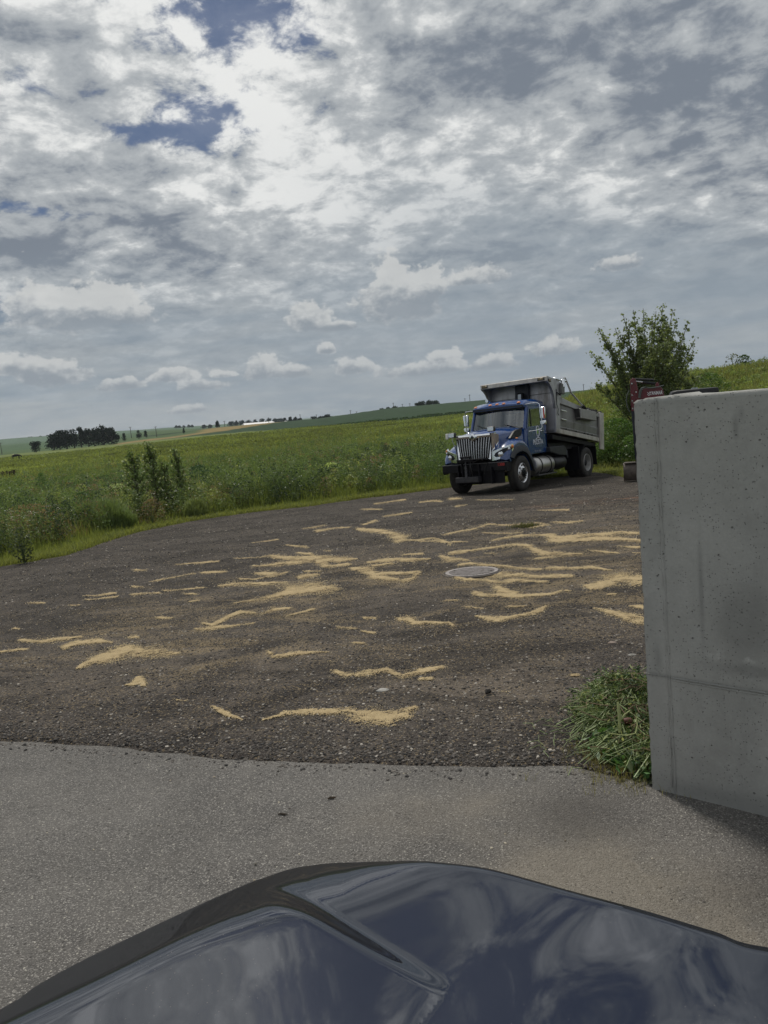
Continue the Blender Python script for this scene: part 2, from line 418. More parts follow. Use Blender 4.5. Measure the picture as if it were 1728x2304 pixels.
# outline of the yard (where weeds begin), read off the photo and laid on the ground
EDGE_PX = [(0, 1272), (60, 1263), (130, 1250), (215, 1222), (300, 1197), (420, 1172), (560, 1152), (640, 1144), (700, 1138), (800, 1121), (900, 1110), (1000, 1097), (1060, 1090), (1200, 1078), (1300, 1066), (1345, 1060), (1390, 1066), (1436, 1075)]
EDGE = [gp(*p)[:2] for p in EDGE_PX]
e0, e1 = EDGE[0], EDGE[1]
YARD = [np.array([-14., -6.]), np.array([-11.5, 6.]), np.array([-9.2, 12.])] + EDGE + [np.array([12.5, 29.]), np.array([17., 28.]), np.array([24., 24.]), np.array([26., 8.]), np.array([22., -6.])]
YARD = np.array(YARD)
def in_poly(x, y, P):
    x = np.asarray(x); y = np.asarray(y); c = np.zeros(x.shape, bool); n = len(P)
    for i in range(n):
        x0, y0 = P[i]; x1, y1 = P[(i + 1) % n]
        t = ((y0 > y) != (y1 > y)) & (x < (x1 - x0) * (y - y0) / (y1 - y0 + 1e-12) + x0); c ^= t
    return c
def poly_dist(x, y, P, closed=True):
    x = np.asarray(x, float); y = np.asarray(y, float); d = np.full(x.shape, 1e9); n = len(P)
    for i in range(n if closed else n - 1):
        a = P[i]; b = P[(i + 1) % n]; ab = (b[0] - a[0], b[1] - a[1]); L = ab[0] ** 2 + ab[1] ** 2 + 1e-12
        t = np.clip(((x - a[0]) * ab[0] + (y - a[1]) * ab[1]) / L, 0, 1)
        d = np.minimum(d, np.hypot(x - a[0] - t * ab[0], y - a[1] - t * ab[1]))
    return d
def yard_sd(x, y):   # signed distance, positive inside the yard
    d = poly_dist(x, y, YARD); return np.where(in_poly(x, y, YARD), d, -d)
# -- the fields: one polar sheet out to the horizon, with albedo per crop as a colour attribute
def field_colour(x, y):
    r = np.hypot(x, y); a = np.arctan2(x, y)
    px = np.interp(a, PXC[1:-1], COLS[1:-1])
    n1 = vnoise(x, y, .05, 3); n2 = vnoise(a * 60, np.log(r + 1) * 9, 1., 9)
    c = np.zeros(x.shape + (3,)); c[:] = (.055, .078, .028)          # weed base
    def put(m, col, var=.12):
        m = np.clip(m, 0, 1)[..., None]; cc = np.array(col) * (1 + var * n1 + var * .7 * n2)[..., None]; c[:] = c * (1 - m) + cc * m
    def ss(v, a_, b_): t = np.clip((v - a_) / (b_ - a_), 0, 1); return t * t * (3 - 2 * t)
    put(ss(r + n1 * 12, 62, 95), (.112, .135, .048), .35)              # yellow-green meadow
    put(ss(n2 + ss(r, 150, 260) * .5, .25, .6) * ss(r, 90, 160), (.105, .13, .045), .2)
    # boundary of the hill crop
    rb = np.interp(px, [-4000, 0, 250, 500, 700, 900, 1060, 1300, 4000], [300, 300, 400, 345, 290, 262, 240, 220, 220])
    put(ss(r + n2 * 8, rb, rb + 10) * ss(px, 200, 330), (.024, .044, .024), .14)
    # tan stubble strip
    rt0 = np.interp(px, [0, 250, 350, 500, 640], [400, 385, 385, 420, 540]); rt1 = np.interp(px, [0, 250, 420, 500, 640], [420, 470, 560, 575, 560])
    put(ss(r + n2 * 5, rt0, rt0 + 12) * ss(-r, -rt1 - 8, -rt1) * ss(px, 245, 275) * ss(-px, -655, -600), (.17, .13, .062), .1)
    # strips beyond the stubble, left
    put(ss(r, 470, 480) * ss(-px, -470, -430), (.055, .085, .04), .15)
    put(ss(r, 575, 590) * ss(-r, -680, -660) * ss(px, 300, 350) * ss(-px, -480, -450), (.024, .042, .020), .1)
    put(ss(r, 640, 700) * ss(-px, -330, -300), (.05, .085, .045), .15)
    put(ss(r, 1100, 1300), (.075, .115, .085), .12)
    # bank on the right: rough grass, brighter
    kn = ss(px, 1180, 1290) * ss(r, 30, 44) * ss(-r, -140, -110)
    put(kn, (.118, .135, .052), .35)
    return np.clip(c, .005, 1)
def build_fields():
    A = np.concatenate([np.linspace(-math.pi, -.62, 50, endpoint=False), np.linspace(-.62, .62, 520), np.linspace(.62, math.pi, 51)[1:]])
    R = np.concatenate([[.3], np.geomspace(2, 9000, 210)])
    aa, rr = np.meshgrid(A, R); x = rr * np.sin(aa); y = rr * np.cos(aa); z = terrain_z(x, y)
    z = z - np.clip(yard_sd(x, y) / 1.5, 0, 1) * .08
    V = np.stack([x, y, z], -1).reshape(-1, 3); n = len(A); i = np.arange(len(R) - 1)[:, None] * n + np.arange(n - 1)[None]
    F = np.stack([i, i + n, i + n + 1, i + 1], -1).reshape(-1, 4)
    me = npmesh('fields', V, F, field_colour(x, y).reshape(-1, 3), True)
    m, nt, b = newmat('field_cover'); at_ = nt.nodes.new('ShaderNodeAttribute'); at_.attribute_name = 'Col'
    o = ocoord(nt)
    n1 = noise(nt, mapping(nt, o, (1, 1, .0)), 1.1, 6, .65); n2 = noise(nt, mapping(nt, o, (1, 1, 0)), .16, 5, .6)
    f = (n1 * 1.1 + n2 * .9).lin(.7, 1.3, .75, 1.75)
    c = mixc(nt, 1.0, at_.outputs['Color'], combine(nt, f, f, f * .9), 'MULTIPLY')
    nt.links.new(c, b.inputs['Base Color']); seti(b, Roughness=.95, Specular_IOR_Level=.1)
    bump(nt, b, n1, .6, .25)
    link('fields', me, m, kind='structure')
build_fields()
# -- asphalt pad and gravel yard
AB_PX = [(0, 1657), (100, 1664), (200, 1673), (320, 1683), (400, 1691), (500, 1699), (620, 1704), (700, 1709), (820, 1714), (900, 1718), (1000, 1719), (1100, 1721), (1200, 1716), (1290, 1722), (1400, 1745)]
ABL = [gp(*p)[:2] for p in AB_PX]
def ab_line(x):   # y of the asphalt/gravel boundary
    xs = [p[0] for p in ABL]; ys = [p[1] for p in ABL]
    s = (ys[-1] - ys[0]) / (xs[-1] - xs[0])
    x = np.asarray(x, float); y = np.interp(x, xs, ys)
    y = np.where(x < xs[0], ys[0] + (x - xs[0]) * -.30, y); y = np.where(x > xs[-1], ys[-1] + (x - xs[-1]) * -.25, y); return y
def grid_mesh(name, xs, ys, zf, keep=None, colf=None, smooth=True):
    x, y = np.meshgrid(xs, ys); z = zf(x, y); n = len(xs)
    V = np.stack([x, y, z], -1).reshape(-1, 3); i = np.arange(len(ys) - 1)[:, None] * n + np.arange(n - 1)[None]
    F = np.stack([i, i + 1, i + n + 1, i + n], -1).reshape(-1, 4)
    if keep is not None:
        k = keep(x, y).reshape(-1); F = F[k[F].all(1)]
        used = np.unique(F); mp = np.full(len(V), -1); mp[used] = np.arange(len(used)); V = V[used]; F = mp[F]
        col = colf(x, y).reshape(-1, 3)[used] if colf else None
    else: col = colf(x, y).reshape(-1, 3) if colf else None
    return npmesh(name, V, F, col, smooth)
def asphalt_material():
    m, nt, b = newmat('worn_asphalt'); o = ocoord(nt)
    v1 = voro(nt, o, 155); v1c = voro(nt, o, 155, out='Color'); vc = sep(nt, v1c)
    v2c = sep(nt, voro(nt, o, 70, out='Color')); v2 = X(nt, voro(nt, o, 70))
    st = vc[0].pow(2.6) * (X(nt, v1).step(.75, .3))
    big_ = noise(nt, o, 1.3, 6, .62); med = noise(nt, o, 6., 5, .6); fin = noise(nt, o, 420, 2, .5)
    base = mixc(nt, big_.step(.35, .65), (.082, .078, .074), (.116, .110, .103))
    c = mixc(nt, st * .8, base, (.42, .40, .37))
    c = mixc(nt, v2c[1].step(.93, .96) * v2.step(.35, .25), c, (.40, .38, .33))
    c = mixc(nt, (v2c[2].step(.86, .9)) * v2.step(.4, .3) * .8, c, (.03, .028, .026))
    c = mixc(nt, med.step(.30, .75) * .22, c, (.175, .162, .145))
    # dusty tracked-out patch near the wall and two darker patches
    xx, yy, zz = sep(nt, o)
    def g(cx, cy, wx, wy): 
        u = (xx - cx) / wx; v = (yy - cy) / wy; return ((u * u + v * v) * -1.0).exp()
    dust = (g(.62, 2.75, .30, .32) + g(1.0, 2.2, .35, .5) * .7 + g(.2, 3.4, .5, .25) * .35) * (med.lin(.2, .8, .3, 1.5))
    c = mixc(nt, dust.min(.6), c, (.225, .198, .158))
    dark_patch = (g(1.55, 2.55, .45, .22) + g(.75, 3.25, .25, .25) * .8) * big_.lin(.3, .7, .4, 1.2)
    c = mixc(nt, dark_patch.min(.6), c, (.060, .055, .050))
    nt.links.new(c, b.inputs['Base Color']); seti(b, Roughness=.88, Specular_IOR_Level=.35)
    h = (X(nt, v1).step(.8, .1)) * vc[1] * .8 + fin * .3 + v2.step(.6, .1) * v2c[0] * .6
    bump(nt, b, h, .95, .006); return m
asp = asphalt_material()
def asp_z(x, y): return yard_z(x, y) - .012 + vnoise(x, y, .9, 21, 3) * .006
xs = np.arange(-9, 12.01, .12); ys = np.arange(-4, 6.61, .12)
link('asphalt_pad', grid_mesh('asphalt_pad', xs, ys, asp_z, lambda x, y: y < ab_line(x) + .7), asp, kind='structure')
def gravel_material():
    m, nt, b = newmat('dark_gravel'); o = ocoord(nt)
    v1 = X(nt, voro(nt, o, 58)); c1 = sep(nt, voro(nt, o, 58, out='Color')); v2 = X(nt, voro(nt, o, 120)); c2 = sep(nt, voro(nt, o, 120, out='Color'))
    big_ = noise(nt, o, .45, 6, .62, .6); med = noise(nt, o, 2.4, 6, .65, .4); fin = noise(nt, o, 14, 5, .65)
    xx, yy, zz = sep(nt, o)
    def g(cx, cy, wx, wy):
        u = (xx - cx) / wx; v = (yy - cy) / wy; return ((u * u + v * v) * -1.0).exp()
    base = mixc(nt, (med * .5 + fin * .5).step(.32, .66), (.024, .0205, .0185), (.074, .062, .053))
    base = mixc(nt, c1[0].pow(2.0) * v1.step(.6, .25) * .75, base, (.17, .155, .14))
    base = mixc(nt, c2[1].pow(7.0) * v2.step(.5, .2) * .9, base, (.42, .38, .32))
    base = mixc(nt, (c1[2].step(.78, .95)) * .6, base, (.015, .014, .014))
    dust = (g(.35, 5.5, .8, .7) * 1.1 + g(-.3, 6.0, 1.7, .45) * .8 + g(-1.6, 6.6, 1.6, .7) * .6 + g(.8, 4.9, .4, .5) + g(-2.9, 7.4, .9, .5) * .6 + g(1.6, 7.6, 1.4, 1.2) * .35 + g(4, 13, 5, 4) * .45 + g(-.9, 5.0, 1.6, .35) * .35 + g(-.5, 9, 1.6, .8) * .5 + g(-3.5, 6.2, 1.2, .5) * .5 + g(2.2, 9.5, 2, .8) * .4)
    dust = dust + (big_.step(.5, .72)) * .35
    dust = (dust * (med * 1.1 + fin * .6).lin(.5, 1.2, .1, 1.25)).clamp()
    base = mixc(nt, dust * .68, base, (.155, .128, .100))
    wetp = (noise(nt, mapping(nt, o, (1, 1.5, 1), (0, 0, .3), (5, 2, 0)), .62, 7, .68, .8)).step(.45, .60) * (med.lin(.3, .7, .55, 1.1))
    base = mixc(nt, wetp.clamp() * .88, base, (.017, .0145, .013))
    gn = noise(nt, mapping(nt, o, (1, 1.8, 1), (0, 0, .1), (3, 8, 0)), .9, 6, .7, .5); v5 = sep(nt, voro(nt, o, 95, out='Color'))[2]
    gz_ = g(1.2, 8.6, 3.6, 2.6) + g(-1.8, 8.5, 1.8, 1.6) * .8 + g(-2.4, 6.6, 1.2, .6) + g(4.5, 13, 4, 3) * .7
    base = mixc(nt, ((gn.step(.42, .72) * gz_.min(1.0)) - v5 * .9 + .12).step(0., .12) * .6, base, (.28, .215, .125))
    red = g(6.3, 17.5, 3.2, .6) * med.step(.45, .6)
    base = mixc(nt, red.clamp() * .5, base, (.20, .10, .055))
    nt.links.new(base, b.inputs['Base Color']); seti(b, Roughness=.92, Specular_IOR_Level=.3)
    h = v1.step(.55, .05) * c1[1] * 1.0 + v2.step(.6, .1) * c2[0] * .5 + fin * .8
    bump(nt, b, h, 1.0, .016); return m
grv = gravel_material()
def grv_bumps(x, y): return vnoise(x, y, .55, 2, 3) * .022 + vnoise(x, y, 3.1, 4, 4) * .012 + vnoise(x, y, 13., 6, 3) * .006
def grv_z(x, y):
    d = y - ab_line(x) + vnoise(x, y, 2.2, 31, 4) * .07
    e = np.clip(d / .35, 0, 1); e = np.sqrt(e) * .028 - np.clip(-d / .1, 0, 1) * .05
    # a small shoulder falling off into the weeds on the far side
    s = yard_sd(x, y); f = np.clip((.55 - s) / .9, 0, 1) ** 1.5
    return yard_z(x, y) - .006 + e + grv_bumps(x, y) * np.clip(d / .5, .3, 1) - f * .13
def grv_keep(x, y): return (y > ab_line(x) - .12) & (yard_sd(x, y) > -.35 + vnoise(x, y, 1.3, 77, 3) * .25)
ysg = np.concatenate([np.arange(2.6, 7, .028), np.arange(7, 13, .05), np.arange(13, 33, .11)])
xsg = np.concatenate([np.arange(-14, -4, .12), np.arange(-4, 4, .035), np.arange(4, 14, .1), np.arange(14, 25, .3)])
link('gravel_yard', grid_mesh('gravel_yard', xsg, ysg, grv_z, grv_keep), grv, kind='structure')
def ground_z(x, y):
    return np.where(np.asarray(y) > ab_line(x) - .05, grv_z(x, y), asp_z(x, y))
# -- loose stones
def stones(n, sampler, smin, smax, cols, name, matr, **t):
    ico = []
    ph = (1 + 5 ** .5) / 2
    base = np.array([(-1, ph, 0), (1, ph, 0), (-1, -ph, 0), (1, -ph, 0), (0, -1, ph), (0, 1, ph), (0, -1, -ph), (0, 1, -ph), (ph, 0, -1), (ph, 0, 1), (-ph, 0, -1), (-ph, 0, 1)]) / 1.9
    F = np.array([(0, 11, 5), (0, 5, 1), (0, 1, 7), (0, 7, 10), (0, 10, 11), (1, 5, 9), (5, 11, 4), (11, 10, 2), (10, 7, 6), (7, 1, 8), (3, 9, 4), (3, 4, 2), (3, 2, 6), (3, 6, 8), (3, 8, 9), (4, 9, 5), (2, 4, 11), (6, 2, 10), (8, 6, 7), (9, 8, 1)])
    x, y = sampler(n); n = len(x); z = ground_z(x, y)
    s = smin * (smax / smin) ** (rng.random(n) ** 2.2); s = s * np.clip(np.hypot(x, y) / 9., 1, 1.7)
    sc = s[:, None] * np.stack([rng.uniform(.7, 1.3, n), rng.uniform(.6, 1.1, n), rng.uniform(.35, .7, n)], -1)
    V = base[None] * (1 + rng.uniform(-.22, .22, (n, 12, 3))) * sc[:, None]
    a = rng.uniform(0, 6.28, n); ca, sa = np.cos(a), np.sin(a)
    V = np.stack([V[..., 0] * ca[:, None] - V[..., 1] * sa[:, None], V[..., 0] * sa[:, None] + V[..., 1] * ca[:, None], V[..., 2]], -1)
    V += np.stack([x, y, z + s * .18], -1)[:, None]
    Fa = (F[None] + np.arange(n)[:, None, None] * 12).reshape(-1, 3)
    ci = rng.integers(0, len(cols), n); col = np.repeat(np.array(cols)[ci] * rng.uniform(.6, 1.3, (n, 1)), 12, 0)
    link(name, npmesh(name, V.reshape(-1, 3), Fa, col), matr, **t)
stm = attrmat('stone', .85, .002, 60)
def samp_yard(n):
    a = rng.uniform(-.58, .52, n); r = 3.4 * (26 / 3.4) ** (rng.random(n) ** 1.15)
    x, y = r * np.sin(a), r * np.cos(a); k = (y > ab_line(x) + .02) & (yard_sd(x, y) > -.1); return x[k], y[k]
stones(80000, samp_yard, .0028, .013, [(.035, .032, .03), (.055, .048, .043), (.028, .026, .025), (.085, .076, .068), (.18, .16, .14), (.03, .028, .026), (.34, .31, .27)], 'loose_gravel', stm, kind='stuff', label='loose dark and pale gravel stones strewn over the yard', cat='gravel')
def samp_edge(n):
    x = rng.uniform(-3.2, 1.4, n); y = ab_line(x) + rng.normal(.06, .09, n); return x, y
stones(5200, samp_edge, .003, .013, [(.05, .046, .043), (.09, .08, .07), (.035, .033, .032), (.14, .125, .11)], 'edge_gravel', stm, kind='stuff', label='crumbs of gravel along the edge of the asphalt', cat='gravel')
def samp_asp(n):
    x = rng.uniform(-2.6, 2.2, n); y = rng.uniform(1.1, 4.6, n)
    k = (y < ab_line(x)) & (rng.random(n) < .12 + .9 * np.exp(-((x - .62) / .3) ** 2 - ((y - 2.8) / .35) ** 2)); return x[k], y[k]
stones(3400, samp_asp, .0018, .0085, [(.30, .26, .20), (.22, .19, .15), (.10, .09, .08), (.38, .34, .27)], 'asphalt_grit', stm, kind='stuff', label='fine tan grit scattered on the grey asphalt', cat='grit')
# -- concrete wall
WD = np.array([math.sin(math.radians(-47.81)), math.cos(math.radians(-47.81))])   # direction away from the camera
WC = gp(1462, 1768); WC2 = WC[:2]
zt = None
for k in range(4000):
    zz = -1.8 + k * .001
    if proj([WC2[0], WC2[1], zz])[1] < 901: WTOP = zz; break
NRM = np.array([-WD[1], WD[0]]); 
if NRM @ (-WC2) < 0: NRM = -NRM      # towards the camera
def wall_pt(s, n, z): p = WC2 - WD * s + NRM * n; return (p[0], p[1], z)
# height of the horizontal joint: column x=1500, y=1527 in the photo
best = None
for k in range(2000):
    zz = -1.87 + k * .0008; p = proj(wall_pt(.13, 0, zz))
    if best is None or abs(p[1] - 1524) < best[0]: best = (abs(p[1] - 1524), zz)
zj_ = best[1] - float(yard_z(0, WC2[1]))
def wxz(px, py):   # photo point on the wall face -> metres along the wall and above its foot
    d = ray(px, py); t = (WC2 @ NRM) / (d[:2] @ NRM); p = d * t
    return float((WC2 - p[:2]) @ WD), float(p[2] - yard_z(0, WC2[1]))
def concrete_material():
    m, nt, b = newmat('cast_concrete'); o = nt.nodes.new('ShaderNodeTexCoord').outputs['Object']
    big_ = noise(nt, mapping(nt, o, (1, 1, .7)), 1.6, 7, .65, .5); st = noise(nt, mapping(nt, o, (2.2, 2.2, .35)), 1.6, 6, .65); fin = noise(nt, o, 70, 5, .7); med = noise(nt, o, 9, 6, .65)
    c = mixc(nt, big_.step(.3, .7), (.325, .325, .308), (.435, .433, .412))
    c = mixc(nt, st.step(.48, .72) * .45, c, (.27, .275, .265))
    c = mixc(nt, med.step(.35, .75) * .35, c, (.52, .525, .505))
    c = mixc(nt, fin.step(.3, .7) * .30, c, (.29, .295, .285))
    xx, yy, zz = sep(nt, o)
    # bug holes: small pits, clustered
    v = X(nt, voro(nt, o, 34)); vcol = sep(nt, voro(nt, o, 34, out='Color')); clus = noise(nt, o, 3.2, 4, .6)
    dist_ = noise(nt, o, 60, 3, .6)
    pit = (v + (dist_ - .5) * .35).step(.17, .07) * (vcol[0] + clus * 1.7).step(1.62, 1.74)
    v3 = X(nt, voro(nt, o, 95)); v3c = sep(nt, voro(nt, o, 95, out='Color')); clus2 = noise(nt, mapping(nt, o, (1, 1, 1), (0, 0, 0), (4, 4, 4)), 5.5, 4, .6)
    pit2 = (v3 + (dist_ - .5) * .3).step(.26, .12) * (v3c[0] + clus2 * 2.3).step(1.75, 1.9)
    jl = (zz - zj_) ; jl = ((jl * jl) * (-1 / .010 ** 2)).exp() * .45; c = mixc(nt, jl, c, (.16, .163, .157))  # shadow of the horizontal form joint, put into the colour as a dark line
    p = (pit + pit2 * .8).clamp()
    c = mixc(nt, p * .7, c, (.10, .10, .095))
    # damp stains, painted shadow of the upright form line: object x runs along the wall, z up
    def g(cx, cz, wx, wz):
        u = (xx - cx) / wx; q = (zz - cz) / wz; return ((u * u + q * q) * -1.0).exp()
    def gw(px_, py_, wx_, wz_): a_, c_ = wxz(px_, py_); return g(a_, c_, wx_, wz_)
    damp_shadow = (gw(1690, 1395, .10, .16) * 1.1 + gw(1650, 1410, .08, .10) * .6 + gw(1700, 1512, .14, .022) * 1.2 + gw(1655, 960, .012, .05) * 1.0 + gw(1668, 930, .012, .03) * .8 + gw(1578, 1330, .010, .22) * .9 + gw(1690, 1180, .10, .06) * .3 + gw(1550, 990, .03, .05) * .35 + gw(1480, 1480, .02, .07) * .8 + gw(1560, 890, .3, .03) * .4 + g(.5, .03, .8, .06) * .8 + g(.118, 1.0, .005, 3.) * .35)
    damp_shadow = damp_shadow * med.lin(.25, .75, .35, 1.5)
    damp_old = (g(1.08, .83, .22, .16) + g(.85, .62, .6, .035) * .9 + g(.62, .95, .012, .42) * .8 + g(.12, .62, .05, .09) * .7 + g(.92, 1.6, .03, .14) * .6 + g(.5, .03, .8, .05) * .7) * med.lin(.25, .75, .3, 1.5)
    c = mixc(nt, damp_shadow.min(.8) * .62, c, (.185, .188, .18))
    pale = (gw(1665, 1480, .12, .018) * .8 + gw(1620, 1475, .03, .03) * .6) * med.step(.42, .6) * fin.lin(.3, .7, .2, 1.3)
    c = mixc(nt, pale.min(.6), c, (.56, .56, .54))
    nt.links.new(c, b.inputs['Base Color']); seti(b, Roughness=.9, Specular_IOR_Level=.25)
    h = p * -1.0 + fin * .22 + med * .5
    bump(nt, b, h, .8, .008); return m
conc = concrete_material()
def build_wall():
    L, T = 7.0, .30; zb = float(yard_z(0, WC2[1])) ; depth = .35; Ht = WTOP - zb
    root = empty('concrete_wall', (WC2[0], WC2[1], zb), math.atan2(-WD[1], -WD[0]), label='grey cast concrete bunker wall with a rough end edge beside the gravel yard', cat='wall')
    # local frame: +x along the wall towards the camera side; the visible face is at y = 0 on the camera side
    Minv = root.matrix_basis.inverted()
    q = Minv.to_3x3() @ Vector((NRM[0], NRM[1], 0)); sg = 1 if q.y > 0 else -1
    # face grid with slight waviness and a chipped far edge
    nx, nz = 240, 110
    u = np.concatenate([np.linspace(0, .12, 14), np.linspace(.12, 2.2, 150)[1:], np.linspace(2.2, L, 60)[1:]]); z = np.linspace(-depth, Ht, nz)
    U, Z = np.meshgrid(u, z)
    chip = (vnoise(Z * 26, Z * 0 + 3, 1., 41, 4) * .005 + np.abs(vnoise(Z * 60, Z * 0 + 9, 1., 43, 3)) * .006)
    edge = np.clip(1 - U / .03, 0, 1); Ux = U + edge * (.006 + chip)
    top = np.clip((Z - (Ht - .02)) / .02, 0, 1)
    Zz = Z + top * (vnoise(U * 9, U * 0, 1., 51, 4) * .005 + np.where(U < .20, np.abs(vnoise(U * 30, U * 0, 1., 57, 3)) * .018, 0)) - top * edge * .012
    Y = sg * (-edge ** 2 * .008 + vnoise(U, Z, 1.2, 61, 3) * .003)
    def ridge(p, c, w_, h): return h * np.exp(-((p - c) / w_) ** 2)
    V = np.stack([Ux, Y, Zz], -1).reshape(-1, 3); n = len(u)
    i = np.arange(nz - 1)[:, None] * n + np.arange(n - 1)[None]; F = [tuple(f) for f in np.stack([i, i + 1, i + n + 1, i + n], -1).reshape(-1, 4)]
    b = len(V); V = list(map(tuple, V))
    topi = [(nz - 1) * n + k for k in range(n)]; ei = [k * n for k in range(nz)]
    V += [(V[k][0], -sg * T, V[k][2]) for k in topi]; F += [(topi[k], topi[k + 1], b + k + 1, b + k) for k in range(n - 1)]
    b2 = len(V); V += [(V[k][0] , -sg * T, V[k][2]) for k in ei]; F += [(ei[k], b2 + k, b2 + k + 1, ei[k + 1]) for k in range(nz - 1)]
    b3 = len(V); V += [(0, -sg * T, -depth), (L, -sg * T, -depth), (L, -sg * T, Ht), (0, -sg * T, Ht), (L, 0, -depth), (L, 0, Ht)]
    F += [(b3, b3 + 1, b3 + 2, b3 + 3), (b3 + 1, b3 + 4, b3 + 5, b3 + 2)]
    me = bpy.data.meshes.new('wall_panel'); me.from_pydata(V, [], F); me.update(); me.polygons.foreach_set('use_smooth', [True] * len(me.polygons))
    link('wall_panel', me, conc, root)
    # raised lines left by the formwork joints
    mb = MB()
    def line(p0, p1, r, wob=.0015, nn=60):
        pts = []
        for k in range(nn + 1):
            t = k / nn; x_ = p0[0] + (p1[0] - p0[0]) * t; z_ = p0[1] + (p1[1] - p0[1]) * t
            pts.append((x_ + math.sin(z_ * 23 + p0[0] * 90) * wob, sg * (.0005 + .0012 * math.sin(t * 70)), z_))
        mb.tube(pts, [r * (.6 + .5 * abs(math.sin(k * .9))) for k in range(nn + 1)], 6)
    zj = zj_
    line((.108, .02), (.100, Ht - .01), .0030); line((.124, .0), (.112, Ht - .01), .0042)
    line((.0, zj), (.11, zj - .002), .0025); line((.125, zj - .002), (L, zj - .002), .0045, nn=160); line((.125, zj - .014), (L, zj - .014), .0028, nn=160)
    mb.build('formwork_line', conc, root, smooth=True)
    return root
wall = build_wall()
# ------------------------------------------------------------------ spilled grain
def A_(L): return [(x / 1.92, 1150 + y / 1.92, w / 1.92) for x, y, w in L]
def B_(L): return [(700 + x / 2.074, 1080 + y / 2.074, w / 2.074) for x, y, w in L]
DR = []   # (label or None, [strokes])
def D(label, *st): DR.append((label, st))
D('long wavy pale grain drift nearest the asphalt, centre', [(592, 1627, 3), (650, 1612, 7), (700, 1608, 7), (740, 1610, 10), (790, 1605, 12), (825, 1617, 24), (865, 1622, 22), (900, 1615, 16), (934, 1597, 5)])
D('short curved grain streak left of the nearest long drift', A_([(925, 860, 6), (950, 880, 10), (990, 900, 12), (1045, 912, 6)]))
D('wavy grain drift second from the asphalt, right of centre', B_([(105, 900, 8), (160, 920, 16), (250, 912, 16), (350, 895, 10), (430, 925, 14), (520, 900, 18), (615, 882, 10)]), B_([(520, 940, 8), (555, 942, 10)]))
D('broad blotchy grain patch at the far left of the yard', A_([(280, 605, 8), (340, 580, 14), (420, 575, 14), (480, 580, 6)]), A_([(340, 690, 4), (400, 660, 16), (470, 640, 30), (540, 620, 42), (620, 625, 28), (700, 620, 22), (770, 625, 5)]))
D('thin curved grain streak above the broad left patch', A_([(95, 568, 8), (170, 578, 12), (200, 575, 12), (260, 568, 8), (350, 555, 5)]))
D('small grain heap below the broad left patch', A_([(545, 768, 3), (585, 762, 10), (605, 735, 10), (620, 770, 10)]))
D('hook-shaped grain streak in the middle of the yard', A_([(1160, 615, 6), (1180, 640, 10), (1240, 635, 12), (1320, 625, 9), (1420, 618, 3)]))
D('wide smooth fan of grain left of centre', A_([(1010, 412, 3), (1110, 395, 8), (1200, 380, 16), (1280, 355, 34), (1350, 345, 40), (1410, 345, 28), (1470, 350, 4)]))
D('arched grain drift left of centre below the smooth fan', A_([(850, 515, 8), (900, 515, 16), (980, 505, 8), (1100, 492, 4)]), A_([(880, 490, 5), (920, 498, 6), (980, 468, 6), (1040, 445, 6), (1100, 450, 4)]))
D('star-shaped grain drift, uppermost large one left of centre', A_([(1180, 205, 8), (1230, 212, 12), (1310, 213, 14), (1400, 215, 18), (1470, 215, 16), (1545, 212, 3)]), A_([(1290, 190, 4), (1340, 195, 8), (1400, 240, 16), (1420, 248, 8), (1500, 237, 6)]), A_([(1095, 245, 5), (1180, 240, 8), (1260, 232, 8), (1340, 225, 6)]))
D('flat grain drift just below the star-shaped one', A_([(950, 330, 5), (1020, 320, 14), (1100, 320, 16), (1180, 318, 10), (1240, 314, 4)]), A_([(1110, 275, 6), (1150, 275, 12), (1190, 275, 8)]), A_([(1040, 300, 5), (1100, 300, 3), (1180, 285, 6), (1240, 270, 3)]))
D('dark-centred fan of grain far out in the middle of the yard', B_([(222, 235, 8), (300, 240, 10), (370, 252, 14), (410, 270, 22), (430, 290, 10), (400, 295, 8)]))
D('curved grain drift just left of the wall, with a dark hollow', B_([(1320, 615, 6), (1380, 625, 14), (1440, 640, 22), (1500, 665, 26), (1545, 670, 24), (1600, 672, 20)]), B_([(1490, 605, 6), (1540, 608, 12), (1570, 610, 8)]))
D('boat-shaped grain drift below the manhole cover', B_([(770, 650, 5), (820, 655, 12), (870, 668, 18), (940, 655, 14), (1010, 640, 14), (1070, 625, 12), (1095, 608, 8)]), B_([(920, 605, 4), (1000, 605, 4)]))
D('tadpole-shaped grain drift left of the boat-shaped one', B_([(410, 655, 10), (450, 655, 20), (480, 675, 14), (560, 678, 8), (640, 680, 6), (665, 692, 6)]))
D('loose patch of grain against the wall right of the manhole', B_([(1290, 512, 12), (1350, 500, 24), (1400, 480, 34), (1460, 470, 38), (1535, 480, 36), (1600, 485, 30)]), B_([(1310, 520, 10), (1340, 515, 16)]))
D('branching grain drift running right from the manhole cover', B_([(870, 455, 26), (960, 455, 14), (1080, 462, 10), (1210, 455, 10)]), B_([(820, 475, 12), (870, 490, 18), (940, 478, 14), (1100, 485, 6)]), B_([(870, 510, 16), (900, 530, 24), (930, 545, 24)]), B_([(770, 540, 12), (820, 552, 14), (890, 548, 14), (960, 555, 14), (1040, 552, 10), (1120, 548, 10), (1170, 532, 8), (1210, 532, 4)]), B_([(640, 452, 6), (690, 470, 8), (740, 474, 10), (800, 476, 10)]))
D('long grain streak passing behind the manhole cover', B_([(700, 405, 8), (740, 400, 10), (800, 408, 12), (880, 412, 10), (960, 425, 8), (1070, 425, 6)]), B_([(1110, 420, 8), (1200, 422, 8), (1310, 418, 8), (1395, 428, 5)]))
